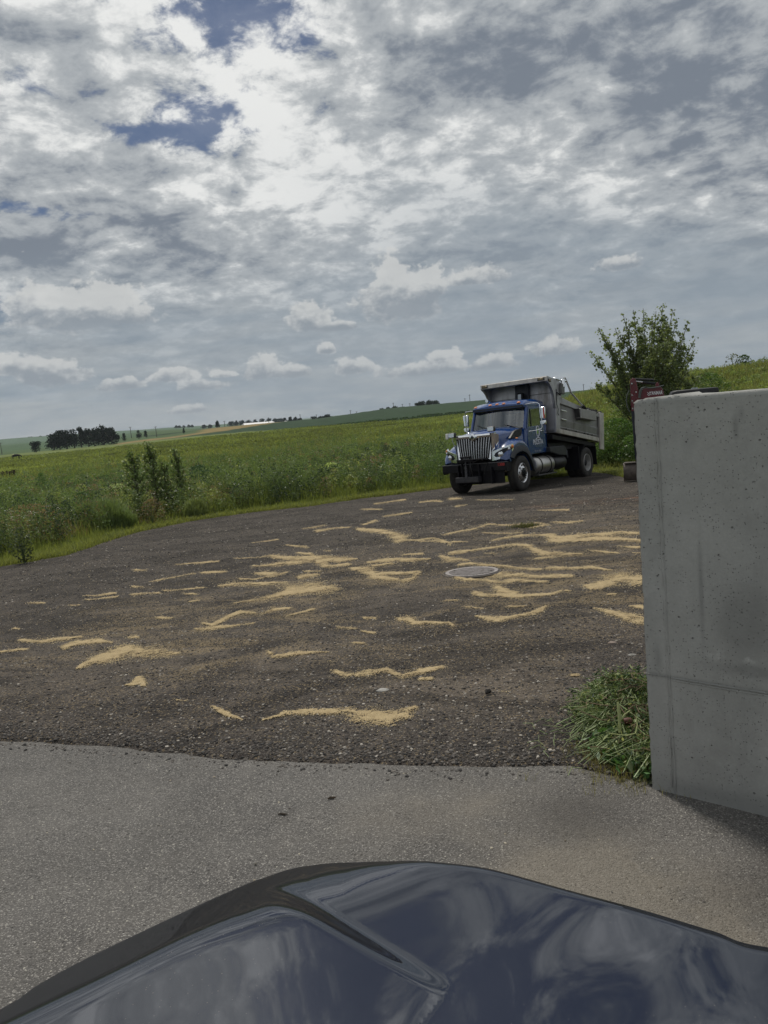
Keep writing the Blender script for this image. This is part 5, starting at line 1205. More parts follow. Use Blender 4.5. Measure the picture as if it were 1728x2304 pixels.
    mb = MB(); mb.box((-.20, 1.14, 1.755), (.40, .22, .08)); mb.cyl((-.42, 1.27, 1.78), (-.42, 1.27, 1.50), .075); mb.cyl((-.42, 1.22, 1.74), (-.60, 1.30, 1.74), .05); mb.build('tarp_motor', chrome, tg_, bevel=.02)
    mb = MB(); mb.box((-.36, 1.27, 1.45), (.22, .10, .34)); mb.build('motor_bracket', mat('bracket_grey', (.16, .165, .16), .5, .5), tg_, bevel=.015)
    Mi = M.inverted(); arm = [(-3.10, 1.29, 3.40), (-3.16, 1.30, 3.42), (-3.22, 1.30, 3.37), (-3.40, 1.30, 3.14), (-3.57, 1.30, 2.93), (-4.10, 1.30, 2.66), (-4.58, 1.30, 2.42)]
    mb = MB(); mb.tube([tuple(Mi @ Vector(p)) for p in arm], .030, 8); mb.build('tarp_arm', mat('arm_alu', (.50, .51, .51), .35, .8), tg_, smooth=True)
    mb = MB(); mb.tube([tuple(Mi @ Vector(p)) for p in ((-4.45, 1.30, 2.50), (-4.68, 1.30, 2.37))], .055, 8); mb.build('arm_pivot', black, tg_)
    q0, q1 = Mi @ Vector((-4.15, 1.22, 2.40)), Mi @ Vector((-5.50, 1.22, 2.24))
    mb = MB(); mb.prism([(q0.x, q0.z), (q1.x, q1.z + .02), (q1.x + .02, q1.z - .30), (q0.x + .02, q0.z - .33)], 1.18, 1.36); mb.build('spring_box', mat('spring_box_steel', (.34, .335, .33), .5, .4, .12, 5, grime=((.2, .17, .14), .4)), tg_, bevel=.012)
    mb = MB(); mb.prism([(q0.x + .14, q0.z - .02), (q0.x - .02, q0.z - .02), (q0.x - .02, q0.z - .40)], 1.17, 1.34); mb.build('box_bracket', mat('bracket_dark', (.05, .05, .052), .5), tg_)
    mb = MB()
    for k in range(26):
        x_ = -1.9 - 1.85 * k / 25; zz = Hb - .06 - (k / 25) * .04 + .03 * random.random(); mb.box((x_, 1.05 + .12 * random.random(), zz), (.10, .20, .06 + .10 * random.random()), Matrix.Rotation(random.uniform(-.6, .6), 3, 'Y'))
    mb.box((-2.8, 1.0, Hb - .02), (1.8, .12, .10)); mb.build('folded_tarp', mat('tarp_black', (.022, .022, .023), .8, 0, .4, 9), tg_, bevel=.01)
    mb = MB(); mb.tube([(.0, 1.235, 1.4), (-.02, 1.24, .9), (-.10, 1.25, .75), (-.06, 1.25, .62), (-.14, 1.25, .55)], .010, 6); mb.tube([(-.04, 1.235, 1.30), (-.2, 1.28, 1.22), (-.3, 1.27, 1.32)], .018, 6); mb.build('cable', black, tg_, smooth=True)
    mb = MB(); mb.box((-Lb - .04, 0, .50), (.06, 2.3, 1.05)); mb.build('tailgate', alud, bd, bevel=.01)
build_truck()
# ------------------------------------------------------------------ mini excavator behind the wall
def build_excavator():
    ax_, ay_ = 7.72, 22.72; hx, hy = -.95, .31   # boom heading (towards picture left)
    dist_arm = 1.95; bx, by = ax_ - hx * dist_arm, ay_ - hy * dist_arm
    gz = float(yard_z(bx, by)) - .0
    root = empty('mini_excavator', (bx, by, gz), math.atan2(hy, hx), label='dark red mini excavator standing behind the concrete wall, arm and bucket showing at its end', cat='excavator')
    red = mat('excavator_red', (.12, .010, .020), .4, .0, .2, 5, coat=.5, grime=((.05, .02, .02), .4))
    dk = mat('excavator_black', (.014, .015, .018), .5, .1, .2, 6); steel = mat('worn_bucket_steel', (.085, .07, .06), .55, .5, .25, 8, grime=((.16, .14, .12), .5))
    ch = mat('ram_chrome', (.55, .56, .57), .2, .9); wh = mat('logo_white', (.75, .76, .78), .5)
    hose = mat('exc_hose', (.10, .115, .105), .5)
    z_of = lambda px, py: float((ray(px, py) / np.hypot(*ray(px, py)[:2]) * 24)[2]) - gz
    top = z_of(1425, 852)     # top of the arm above the ground
    A0 = dist_arm
    # undercarriage
    un = empty('undercarriage'); un.parent = root
    for s in (-1, 1):
        mb = MB(); n = 16; sec0 = []
        P = [(.75 + .22 * math.cos(t), .24 + .22 * math.sin(t)) for t in np.linspace(-1.57, 1.57, 9)] + [(-.75 - .22 * math.cos(t), .24 + .22 * math.sin(t)) for t in np.linspace(1.57, -1.57, 9)]
        mb.prism(P, s * .50, s * .78); mb.build('track', dk, un, bevel=.015)
        mb = MB()
        for k in range(20): mb.box((-.78 + k * .082, s * .64, .468), (.03, .30, .02)); mb.box((-.78 + k * .082, s * .64, .012), (.03, .30, .02))
        mb.build('track_pad', dk, un)
    mb = MB(); mb.box((0, 0, .35), (1.0, .98, .22)); mb.lathe([(0, .62), (.35, .62), (.35, .44), (0, .44)], ax=2); mb.box((.98, 0, .26), (.06, 1.5, .34)); mb.box((.8, .4, .26), (.4, .06, .08)); mb.box((.8, -.4, .26), (.4, .06, .08)); mb.build('dozer_blade', red, un, bevel=.01)
    # house and canopy
    mb = MB(); mb.prism([(.55, .62), (.55, 1.0), (.2, 1.25), (-.35, 1.42), (-.75, 1.38), (-.82, .62)], -.70, .70); mb.build('house', red, root, bevel=.06, seg=3)
    mb = MB(); mb.box((-.15, .15, 1.5), (.45, .45, .12)); mb.box((-.38, .15, 1.75), (.10, .42, .5)); mb.build('seat', dk, root, bevel=.03)
    rz = z_of(1555, 880); rp0, rp1 = ray(1507, 882), ray(1612, 882)
    def lx(px, py):
        r = ray(px, py); 
        # intersect with the vertical plane through the boom
        n = np.array([-hy, hx]); t = (np.array([bx, by]) @ n) / (r[:2] @ n); p = r * t; return float((p[:2] - np.array([bx, by])) @ np.array([hx, hy])), float(p[2] - gz)
    x0, z0 = lx(1507, 884); x1, z1 = lx(1612, 878)
    cz = (z0 + z1) / 2 - .02
    mb = MB(); mb.loft([[(x0, -.62, cz - .05), (x0, .62, cz - .05), (x0 - .04, .62, cz + .06), (x0 - .04, -.62, cz + .06)], [(x0 - .12, -.68, cz - .05), (x0 - .12, .68, cz - .05), (x0 - .14, .66, cz + .09), (x0 - .14, -.66, cz + .09)], [(x1, -.68, cz - .05), (x1, .68, cz - .05), (x1 + .02, .66, cz + .09), (x1 + .02, -.66, cz + .09)]])
    mb.build('canopy_roof', dk, root, bevel=.02)
    mb = MB(); mb.box((x1 + .25, 0, (cz + 1.4) / 2), (.06, 1.1, cz - 1.4))
    for s in (-1, 1): mb.box((x1 + .28, s * .6, (cz + 1.4) / 2), (.07, .07, cz - 1.4)); mb.box((x0 - .12, s * .6, (cz + .7) / 2), (.06, .06, cz - .75))
    mb.build('canopy_post', dk, root)
    mb = MB(); xm, zm = lx(1567, 876); mb.box((xm, -.66, cz + .10), (.18, .04, .05)); mb.build('roof_lamp', ch, root)
    # boom: gooseneck, with the branded plate on the side facing the yard
    P = [lx(1447, 880), lx(1462, 873), lx(1484, 870), lx(1492, 878), lx(1497, 895)]
    b0 = (.55, .95)
    poly = [lx(1438, 880), lx(1450, 874), lx(1468, 872), lx(1486, 870), lx(1491, 876), lx(1496, 896), (.62, 1.15), (.50, .85), (.72, .80), lx(1470, 915), lx(1450, 902), lx(1437, 898)]
    sY = -1 if (np.array([-hy, hx]) @ np.array([-bx, -by])) < 0 else 1        # side of the machine facing the camera
    mb = MB(); mb.prism(poly, -.12, .12); bo = mb.build('boom', red, root, bevel=.02)
    cx, cz_ = lx(1476, 884.3); rd = -sY      # reading direction along +-x as seen from the camera
    Xr = (-1, 0, 0)
    text('lettering', 'YANMAR', .150, (cx, sY * .124, cz_), Xr, (0, 0, 1), wh, bo, .001, .003, .56)
    lxm, lzm = lx(1459.5, 886)
    mb = MB()
    for dz in (0, -.055):
        for k in (-1, 1): mb.tube([(lxm + k * .036, sY * .124, lzm + .045 + dz), (lxm, sY * .124, lzm + dz)], .010, 4)
    mb.build('chevron_mark', wh, bo)
    # arm (stick)
    ar = empty('arm'); ar.parent = root
    def q(px, py): return lx(px, py)
    mb = MB(); mb.prism([q(1417, 856), q(1424, 850), q(1430, 853), q(1434, 870), q(1443, 905), q(1440, 925), q(1420, 925), q(1419, 900)], -.09, .09); mb.build('arm_upper', red, ar, bevel=.012)
    mb = MB(); mb.prism([q(1427, 857), q(1431, 858), q(1440, 915), q(1436, 915)], sY * .088, sY * .115); mb.build('arm_highlight', mat('exc_red_highlight', (.15, .03, .035), .4), ar, bevel=.004)  # lighter red strip added as a painted highlight down the arm
    mb = MB(); mb.prism([q(1420, 922), q(1436, 922), q(1441, 1045), q(1430, 1045)], -.075, .075); mb.build('arm_lower', mat('arm_navy', (.010, .013, .022), .45), ar, bevel=.01)
    mb = MB()
    for (a, b) in ((1421.5, 863), (1422, 889), (1422.5, 902), (1431, 882), (1423, 919)):
        c = q(a, b); mb.cyl((c[0], sY * .08, c[1]), (c[0], sY * .12, c[1]), .022, n=10)
    mb.build('pin', ch, ar)
    # rams and hoses
    a, b = q(1430, 858), q(1446, 860); c = q(1474, 863)
    mb = MB(); mb.cyl((b[0], 0, b[1]), (c[0], 0, c[1]), .045, n=12); mb.build('arm_ram_barrel', dk, root, smooth=True)
    mb = MB(); mb.cyl((a[0], 0, a[1]), (b[0], 0, b[1]), .024, n=10); mb.build('arm_ram_rod', ch, root, smooth=True)
    t0, t1 = q(1428, 853), q(1472, 855); mb = MB(); mb.cyl((t0[0], .0, t0[1]), (t1[0], .0, t1[1]), .030, n=10); mb.build('upper_ram', dk, root, smooth=True)
    c1, c2, c3 = q(1480, 859), q(1484, 868), q(1474, 872); mb = MB(); mb.prism([c1, c2, c3, q(1475, 863)], -.05, .05); mb.build('ram_bracket', red, root, bevel=.008)
    mb = MB(); mb.tube([(*[q(1454, 871)[0]], sY * .14, q(1454, 871)[1])] + [(q(x_, y_)[0], sY * .15, q(x_, y_)[1]) for x_, y_ in ((1460, 873), (1475, 871.5), (1493, 867.5))], .016, 6)
    mb.tube([(q(x_, y_)[0], sY * .17, q(x_, y_)[1]) for x_, y_ in ((1449, 872), (1443, 874), (1439, 881), (1437.5, 895))], .024, 6)
    mb.tube([(q(x_, y_)[0], sY * .17, q(x_, y_)[1]) for x_, y_ in ((1452, 871), (1445, 873.5), (1441.5, 882), (1440, 895))], .018, 6)
    mb.tube([(q(x_, y_)[0], sY * .12, q(x_, y_)[1]) for x_, y_ in ((1416, 878), (1411, 888), (1409, 900), (1411, 915), (1417, 927))], .014, 6)
    mb.build('hydraulic_hose', hose, root, smooth=True)
    # bucket
    bu = empty('bucket'); bu.parent = root
    c = q(1425, 1066); zb_ = .02
    zt0 = q(1420, 1042)[1]; 
    def L(px, py): return q(px, py)
    prof = [(.0, zt0), (.16, zt0 - .04), (.26, zt0 - .16), (.28, zt0 - .34), (.20, zt0 - .52), (.10, zb_), (-.18, zb_ + .02)]
    xl = L(1403, 1065)[0]; xr = L(1452, 1065)[0]; w2 = abs(xl - xr)
    # the curved back of the bucket faces the camera; its width runs along the boom direction's left-right in the picture
    mb = MB(); secs = []
    for fx, sc_ in ((0, .90), (.04, 1.0), (.96, 1.0), (1., .90)):
        x_ = xl + (xr - xl) * fx; o_ = [(x_, sY * p[0] * sc_, p[1] * (.5 + .5 * sc_) + .02) for p in prof]; i_ = [(x_, sY * (p[0] * sc_ - .03), p[1] * .97 + .03) for p in prof[::-1]]; secs.append(o_ + i_)
    mb.loft(secs); mb.build('bucket_shell', steel, bu, smooth=True)
    mb = MB()
    for fx in (.02, .98):
        x_ = xl + (xr - xl) * fx; mb.prism([(sY * p[0], p[1] + .01) for p in prof] + [(sY * -.30, zt0 - .3), (sY * -.22, zt0 - .05)], x_ - .01, x_ + .01, 0)
    mb.build('bucket_side', steel, bu)
    mb = MB(); mb.box((xl - (xl - xr) * .5, sY * .03, zt0 + .02), (w2 * .9, .30, .03)); mb.prism([(sY * .08, zt0 - .05), (sY * .08, zt0 + .16), (sY * -.05, zt0 + .22), (sY * -.12, zt0)], xl - (xl - xr) * .72 - .015, xl - (xl - xr) * .72 + .015, 0); mb.build('bucket_bracket', steel, bu, bevel=.005)
build_excavator()
# ------------------------------------------------------------------ plants
def blades_np(x, y, z, h, wd, n, spread, lean, cb, ct, cvar=.2, flat=0.):
    """n blades per tuft; arrays per tuft.  Returns verts, tris, colours"""
    N = len(x) * n; rep = lambda a: np.repeat(a, n, 0)
    X0 = rep(x) + rng.normal(0, 1, N) * rep(spread); Y0 = rep(y) + rng.normal(0, 1, N) * rep(spread); Z0 = rep(z)
    H = rep(h) * rng.uniform(.45, 1.1, N); W = rep(wd) * rng.uniform(.6, 1.3, N); L = rep(lean) * rng.uniform(.1, 1., N) * H
    a = rng.uniform(0, 6.283, N); dx, dy = np.cos(a), np.sin(a); b = a + 1.57 + rng.uniform(-.6, .6, N); wx, wy = np.cos(b) * W / 2, np.sin(b) * W / 2
    V = np.empty((N, 5, 3))
    V[:, 0] = np.stack([X0 - wx, Y0 - wy, Z0 - .02], -1); V[:, 1] = np.stack([X0 + wx, Y0 + wy, Z0 - .02], -1)
    mx, my, mz = X0 + dx * L * .3, Y0 + dy * L * .3, Z0 + H * .55
    V[:, 2] = np.stack([mx + wx * .8, my + wy * .8, mz], -1); V[:, 3] = np.stack([mx - wx * .8, my - wy * .8, mz], -1)
    V[:, 4] = np.stack([X0 + dx * L, Y0 + dy * L, Z0 + H * (1 - .15 * rng.random(N))], -1)
    F = (np.array([(0, 1, 2), (0, 2, 3), (3, 2, 4)])[None] + np.arange(N)[:, None, None] * 5).reshape(-1, 3)
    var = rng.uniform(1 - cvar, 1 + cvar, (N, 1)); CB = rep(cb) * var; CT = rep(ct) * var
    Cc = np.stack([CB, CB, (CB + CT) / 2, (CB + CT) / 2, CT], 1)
    return V.reshape(-1, 3), F, Cc.reshape(-1, 3)
def leaves_np(c, size, col, cvar=.25, up=.3, aspect=.6):
    """one folded diamond leaf at every centre"""
    n = len(c); size = np.broadcast_to(size, (n,)) * rng.uniform(.6, 1.25, n)
    nrm = rng.normal(0, 1, (n, 3)); nrm[:, 2] += up; nrm /= np.linalg.norm(nrm, axis=1)[:, None]
    t = rng.normal(0, 1, (n, 3)); t -= (t * nrm).sum(1)[:, None] * nrm; t /= np.linalg.norm(t, axis=1)[:, None]; b = np.cross(nrm, t)
    s = size[:, None]
    V = np.stack([c - t * s, c + b * s * aspect - nrm * s * .12, c + t * s, c - b * s * aspect - nrm * s * .12], 1)
    F = np.arange(n * 4).reshape(-1, 4); Cc = np.repeat(np.clip(col * rng.uniform(1 - cvar, 1 + cvar, (n, 1)), 0, 1), 4, 0)
    return V.reshape(-1, 3), F, Cc
def cat(parts):
    V, F, Cc, b = [], [], [], 0
    for v, f, c in parts: V.append(v); F.append(f + b); Cc.append(c); b += len(v)
    return np.concatenate(V), np.concatenate(F), np.concatenate(Cc)
grass_m = foliage('grass_blade', .48, .55, (1.62, 1.62, 1.4)); leaf_m = foliage('weed_leaf', .42, .5, (1.62, 1.62, 1.5)); tree_m = foliage('tree_leaf', .50, .45, (1.9, 1.9, 1.8)); far_m = foliage('far_leaf', .12, .8, spec=.1)
bark_m = mat('bark', (.10, .085, .065), .9, 0, .3, 12, .01)
def arr(c, n): return np.tile(np.array(c, float), (n, 1))
def R_(v, per): return np.repeat(v, per, 0)
def meadow():
    # sample outside the yard, denser towards the camera
    def samp(n, a0, a1, r0_, r1_, p=1.):
        a = rng.uniform(a0, a1, n); r = r0_ * (r1_ / r0_) ** (rng.random(n) ** p); x, y = r * np.sin(a), r * np.cos(a)
        sd = yard_sd(x, y); k = sd < .12 - .25 * rng.random(n); return x[k], y[k], r[k], -sd[k]
    aL, aR = az_of(-260), az_of(1900); aK = az_of(1225)
    G, Lf, Fl = [], [], []
    # grasses
    x, y, r, d = samp(46000, aL, aR, 13.5, 100); z = terrain_z(x, y); n = len(x)
    a = np.arctan2(x, y); bank = np.clip((a - aK) / .05, 0, 1)
    f = vnoise(x, y, .22, 101, 3); f2 = vnoise(x, y, .6, 103, 3)
    lush = np.clip((d - 1.0) / 2.5, 0, 1)
    h = .16 + .22 * np.clip(d / 1.2, 0, 1) + lush * (.48 + .45 * f + .25 * (x < -1.5)) ; h = h * (1 - .35 * bank) * rng.uniform(.5, 1.2, n) * (1 + .6 * vnoise(x, y, 1.6, 305, 2) * (d < 1.6))
    edge_c = np.array([.125, .150, .050]); deep = np.array([.055, .085, .030]); fresh = np.array([.10, .14, .045]); strawc = np.array([.16, .14, .08])
    c = edge_c * (1 - lush)[:, None] + lush[:, None] * np.where((f2 > .18)[:, None], fresh, deep)
    c = np.where((bank > .5)[:, None], np.array([.125, .138, .058]) * (1 + .35 * f[:, None]), c)
    dry = (vnoise(x, y, .33, 107, 3) > .36) & (x < -5); c = np.where(dry[:, None], strawc, c)
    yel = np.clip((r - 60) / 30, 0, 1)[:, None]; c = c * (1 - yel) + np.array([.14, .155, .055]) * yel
    wd = np.clip(.00075 * r, .009, .07)
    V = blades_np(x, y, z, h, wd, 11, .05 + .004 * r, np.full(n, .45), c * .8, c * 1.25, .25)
    G.append(V)
    # low turf at the yard's edge
    t = rng.random(9000); P = np.array(EDGE); seg = rng.integers(0, len(P) - 1, 9000); q = P[seg] * (1 - t[:, None]) + P[seg + 1] * t[:, None] + rng.normal(0, .40, (9000, 2))
    x, y = q[:, 0], q[:, 1]; k = yard_sd(x, y) < .10; x, y = x[k], y[k]; z = terrain_z(x, y); n = len(x); r = np.hypot(x, y)
    G.append(blades_np(x, y, z, rng.uniform(.08, .22, n), .0008 * r, 8, np.full(n, .10), np.full(n, .7), arr((.11, .125, .048), n), arr((.15, .17, .06), n), .3))
    # leafy weeds
    x, y, r, d = samp(24000, aL, aR, 14.5, 95); k = d > .75 + .9 * rng.random(len(x)) + .8 * vnoise(x, y, 1.1, 301, 2); x, y, r, d = x[k], y[k], r[k], d[k]; a = np.arctan2(x, y); z = terrain_z(x, y); n = len(x)
    bank = a > aK; clump = vnoise(x, y, .18, 111, 3); k = (clump > -.35); x, y, r, d, z, bank, clump = [v[k] for v in (x, y, r, d, z, bank, clump)]; n = len(x)
    hh = np.clip(.35 + .2 * (x < -1.5) + .95 * (clump + .25) + .3 * np.clip(d - 1, 0, 2) / 2, .2, 1.7) * rng.uniform(.6, 1.25, n) * np.where(bank, .55, 1); per = 30
    R = lambda v: np.repeat(v, per, 0)
    u = rng.random(n * per) ** .7; th = rng.uniform(0, 6.283, n * per); rad = (R(hh) * .28 + .06) * (1.15 - u * .7) * np.sqrt(rng.random(n * per))
    cen = np.stack([R(x) + rad * np.cos(th), R(y) + rad * np.sin(th), R(z) + R(hh) * u], -1)
    base = np.array([.048, .080, .032]); alt = np.array([.090, .125, .045]); br = np.array([.10, .075, .045])
    hue = vnoise(x, y, .4, 113, 3)[:, None]; cc = base + (alt - base) * np.clip(.5 + hue * 1.6, 0, 1); cc = np.where((bank)[:, None], np.array([.10, .13, .042]) * (1 + hue * .6), cc)
    brown = (vnoise(x, y, .5, 117, 3) > .42) & (x < 0); cc = np.where(brown[:, None], br, cc)
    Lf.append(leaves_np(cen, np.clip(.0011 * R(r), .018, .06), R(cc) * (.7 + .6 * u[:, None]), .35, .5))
    # tall ragged clumps along the near side of the meadow
    x, y, r, d = samp(3400, az_of(-200), az_of(1000), 15, 60); k = (d > 1.1) & (rng.random(len(x)) < np.clip(1.2 - np.arctan2(x, y) * 2.2 - .55, .12, 1)); x, y, r, d = x[k], y[k], r[k], d[k]; n = len(x); z = terrain_z(x, y)
    hh = rng.uniform(.5, 1.35, n) * np.clip(.55 + d / 6, .5, 1) ; per = 110; tone = vnoise(x, y, .7, 211, 2)[:, None] + rng.uniform(-.5, .5, (n, 1)); u = rng.random(n * per) ** .8; th = rng.uniform(0, 6.283, n * per)
    rad = (R_(hh, per) * .22 + .08) * np.sin(np.clip(u * .8 + .2, 0, 1) * 3.0) ** .7 * np.sqrt(rng.random(n * per)); cen = np.stack([R_(x, per) + rad * np.cos(th), R_(y, per) + rad * np.sin(th), R_(z, per) + R_(hh, per) * u], -1)
    cc = np.where(tone > .40, np.array([.14, .165, .065]), np.where(tone < -.3, np.array([.024, .040, .022]), np.array([.060, .085, .038]))); cc = np.where((tone > .25) & (tone < .36), np.array([.12, .095, .065]), cc)
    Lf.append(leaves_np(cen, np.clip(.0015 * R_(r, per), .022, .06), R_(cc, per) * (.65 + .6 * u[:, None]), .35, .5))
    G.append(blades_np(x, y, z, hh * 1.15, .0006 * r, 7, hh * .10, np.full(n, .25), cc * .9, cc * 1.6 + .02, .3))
    # white and cream flower heads
    x, y, r, d = samp(9000, aL, aR, 15, 75); k = (d > .8) & (vnoise(x, y, .3, 121, 3) > .12 - .25 * (x < -4)); x, y, r = x[k], y[k], r[k]; n = len(x); z = terrain_z(x, y) + rng.uniform(.45, 1.05, n)
    k = (np.arctan2(x, y) < aK) | (rng.random(n) < .15); x, y, r, z = x[k], y[k], r[k], z[k]
    per = 4; cen = np.stack([x, y, z], -1).repeat(per, 0) + rng.normal(0, 1, (len(x) * per, 3)) * np.array([.03, .03, .008]) * np.clip(r / 25, .8, 2).repeat(per)[:, None]
    Fl.append(leaves_np(cen, np.clip(.0007 * r, .010, .028).repeat(per), arr((.52, .53, .42), len(cen)), .3, 2.5, .9))
    # far meadow tussocks
    x, y, r, d = samp(12000, aL, az_of(1235), 85, 300, .9); z = terrain_z(x, y); n = len(x); f = vnoise(x, y, .06, 127, 3)[:, None]
    c = field_colour(x, y) * (1 + .4 * f); G.append(blades_np(x, y, z, np.full(n, .55), .0022 * r, 5, .003 * r, np.full(n, .6), c * .8, c * 1.15, .3))
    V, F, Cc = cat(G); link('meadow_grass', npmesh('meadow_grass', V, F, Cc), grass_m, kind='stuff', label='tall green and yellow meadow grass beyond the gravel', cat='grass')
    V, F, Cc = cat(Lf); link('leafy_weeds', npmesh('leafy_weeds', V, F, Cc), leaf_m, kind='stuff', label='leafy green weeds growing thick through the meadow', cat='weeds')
    V, F, Cc = cat(Fl); link('white_wildflowers', npmesh('white_wildflowers', V, F, Cc), attrmat('petal', .7), kind='stuff', label='small white wildflower heads among the meadow weeds', cat='wildflowers')
meadow()
def stems_mesh(root, name, lines, r0_, m=bark_m, n=5):
    mb = MB()
    for L in lines:
        k = len(L); mb.tube(L, [r0_ * (1 - .8 * i / (k - 1)) for i in range(k)], n)
    return mb.build(name, m, root, smooth=True)
def plant(name, px, dist, h, wr, nl, size, col, label, catg, group=None, kind_='leafy', shape=.6, zoff=0.):
    x, y = at(px, dist); z = float(terrain_z(x, y)) if yard_sd(np.array([x]), np.array([y]))[0] < .1 else float(ground_z(x, y))
    root = empty(name, (x, y, z + zoff), 0, label=label, cat=catg, group=group)
    lines = []
    ns = 5 if kind_ != 'feather' else 7
    for k in range(ns):
        a = rng.uniform(0, 6.28); rr = wr * rng.uniform(.2, .8); lines.append([(0, 0, 0), (rr * .3 * math.cos(a), rr * .3 * math.sin(a), h * .4), (rr * .8 * math.cos(a), rr * .8 * math.sin(a), h * rng.uniform(.7, .95))])
    stems_mesh(root, 'stem', lines, .012 + h * .004, leafstem)
    if kind_ == 'feather':
        n = nl; t = rng.uniform(0, 6.28, n); u = rng.random(n) ** .6; rr = wr * np.sqrt(rng.random(n))
        V, F, Cc = blades_np(rr * np.cos(t) * .8, rr * np.sin(t) * .8, h * u * .8 * (1 - (rr / wr) ** 2 * .6) * (1 + .35 * np.sin(t * 3 + px) * rr / wr), h * rng.uniform(.18, .42, n), np.full(n, size), 3, np.full(n, .03), np.full(n, .9), arr(col, n), arr(np.array(col) * 1.5, n), .3)
    else:
        n = nl; u = rng.random(n); t = rng.uniform(0, 6.28, n); prof = np.sin(np.clip(u * (1 - shape) + shape * u ** .5, 0, 1) * math.pi) ** .6 * .85 + .15
        rr = wr * prof * rng.random(n) ** .45; lob = 1 + .3 * np.sin(t * 3 + px) * np.sin(u * 9 + px)
        cen = np.stack([rr * lob * np.cos(t), rr * lob * np.sin(t), h * (.05 + .95 * u)], -1)
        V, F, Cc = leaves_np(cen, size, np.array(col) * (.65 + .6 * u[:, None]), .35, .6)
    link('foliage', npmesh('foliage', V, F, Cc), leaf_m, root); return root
leafstem = mat('green_stem', (.09, .13, .04), .7, 0, .2, 20)
SG = 'young trees standing up out of the meadow weeds'
def sapling(px, dist, top_px, label, wr=.42, n=900):
    x, y = at(px, dist); z = float(terrain_z(x, y)); d = ray(px, top_px); zt_ = d[2] / np.hypot(d[0], d[1]) * dist; h = zt_ - z
    root = empty('poplar_sapling', (x, y, z), 0, label=label, cat='sapling', group=SG)
    lines = [[(0, 0, 0), (.03, .02, h * .5), (.0, .0, h * .97)]]; br = []
    for k in range(16):
        u = .15 + .8 * k / 16; a = k * 2.4; L = wr * (1.15 - u * .9); b = [(0.02, .01, h * u * .9), (L * .6 * math.cos(a), L * .6 * math.sin(a), h * (u * .9 + .08)), (L * math.cos(a), L * math.sin(a), h * min(.98, u * .9 + .18))]; br.append(b)
    stems_mesh(root, 'trunk', lines + br, .022, bark_m)
    cs = []
    for b in lines + br:
        m_ = n // 17 if b is not lines[0] else n // 8
        b = np.array(b); t = rng.random(m_) * (len(b) - 1) * .95 + .05; i = t.astype(int); f = (t - i)[:, None]; cs.append(b[i] * (1 - f) + b[np.minimum(i + 1, len(b) - 1)] * f + rng.normal(0, .055, (m_, 3)))
    cen = np.concatenate(cs); pale = (rng.random(len(cen)) < .10)[:, None]
    V, F, Cc = leaves_np(cen, .048, np.where(pale, np.array([.30, .34, .24]), np.array([.085, .120, .048])), .3, .4, .75)
    link('crown', npmesh('crown', V, F, Cc), leaf_m, root)
sapling(332, 27, 992, 'tallest young poplar in the meadow, left of centre', .5, 1300)
sapling(290, 26.5, 1008, 'young poplar just left of the tallest sapling, with a bent tip', .55, 1200)
sapling(388, 28, 1006, 'slim young poplar right of the tallest sapling', .38, 800)
sapling(355, 27.5, 1030, 'short bushy poplar between the tallest and the slim sapling', .5, 900)
PG = 'distinct weed clumps in the meadow'
plant('feathery_weed', 205, 24.0, 1.0, 1.15, 5200, .012, (.075, .105, .042), 'round feathery dark green clump at the left, near the gravel', 'weed clump', PG, 'feather')
plant('feathery_weed', 415, 25.5, 1.0 * .7, .5, 1100, .012, (.095, .12, .05), 'feathery green clump right of the saplings, near the gravel', 'weed clump', PG, 'feather')
plant('flowering_weed', 733, 35.0, 1.25, .75, 1500, .034, (.30, .36, .16), 'pale yellow-green flowering clump in the meadow left of the truck', 'weed clump', PG)
plant('flowering_weed', 243, 31.0, 1.25, .9, 1300, .032, (.24, .28, .15), 'pale cream flowering clump behind the round feathery one', 'weed clump', PG)
plant('dark_weed', 14, 17.2, .75, .22, 420, .03, (.045, .060, .035), 'dark spiky dock plant at the left edge beside the gravel', 'weed clump', PG)
plant('dark_weed', 435, 33.0, 1.7, .8, 1800, .036, (.022, .048, .022), 'dark bushy weed behind the saplings to their right', 'weed clump', PG)
plant('dark_weed', 165, 26.0, 1.2, .6, 900, .034, (.028, .055, .02), 'dark green leafy weed left of the round feathery clump', 'weed clump', PG)
plant('tall_weed', 80, 44, 1.9, .4, 500, .05, (.04, .075, .025), 'tall thin weed poking up at the far left of the meadow', 'weed clump', PG)
plant('tall_weed', 1005, 31.5, 1.0, .5, 700, .034, (.07, .12, .03), 'bright green weed just left of the truck bumper', 'weed clump', PG)
plant('brown_weed', 40, 21.0, 1.15, .9, 1300, .026, (.13, .095, .06), 'dry brown seeding weeds at the left edge of the meadow', 'weed clump', PG)
plant('brown_weed', 318, 24.2, .85, .5, 700, .026, (.11, .08, .05), 'dry brown weeds in front of the saplings', 'weed clump', PG)
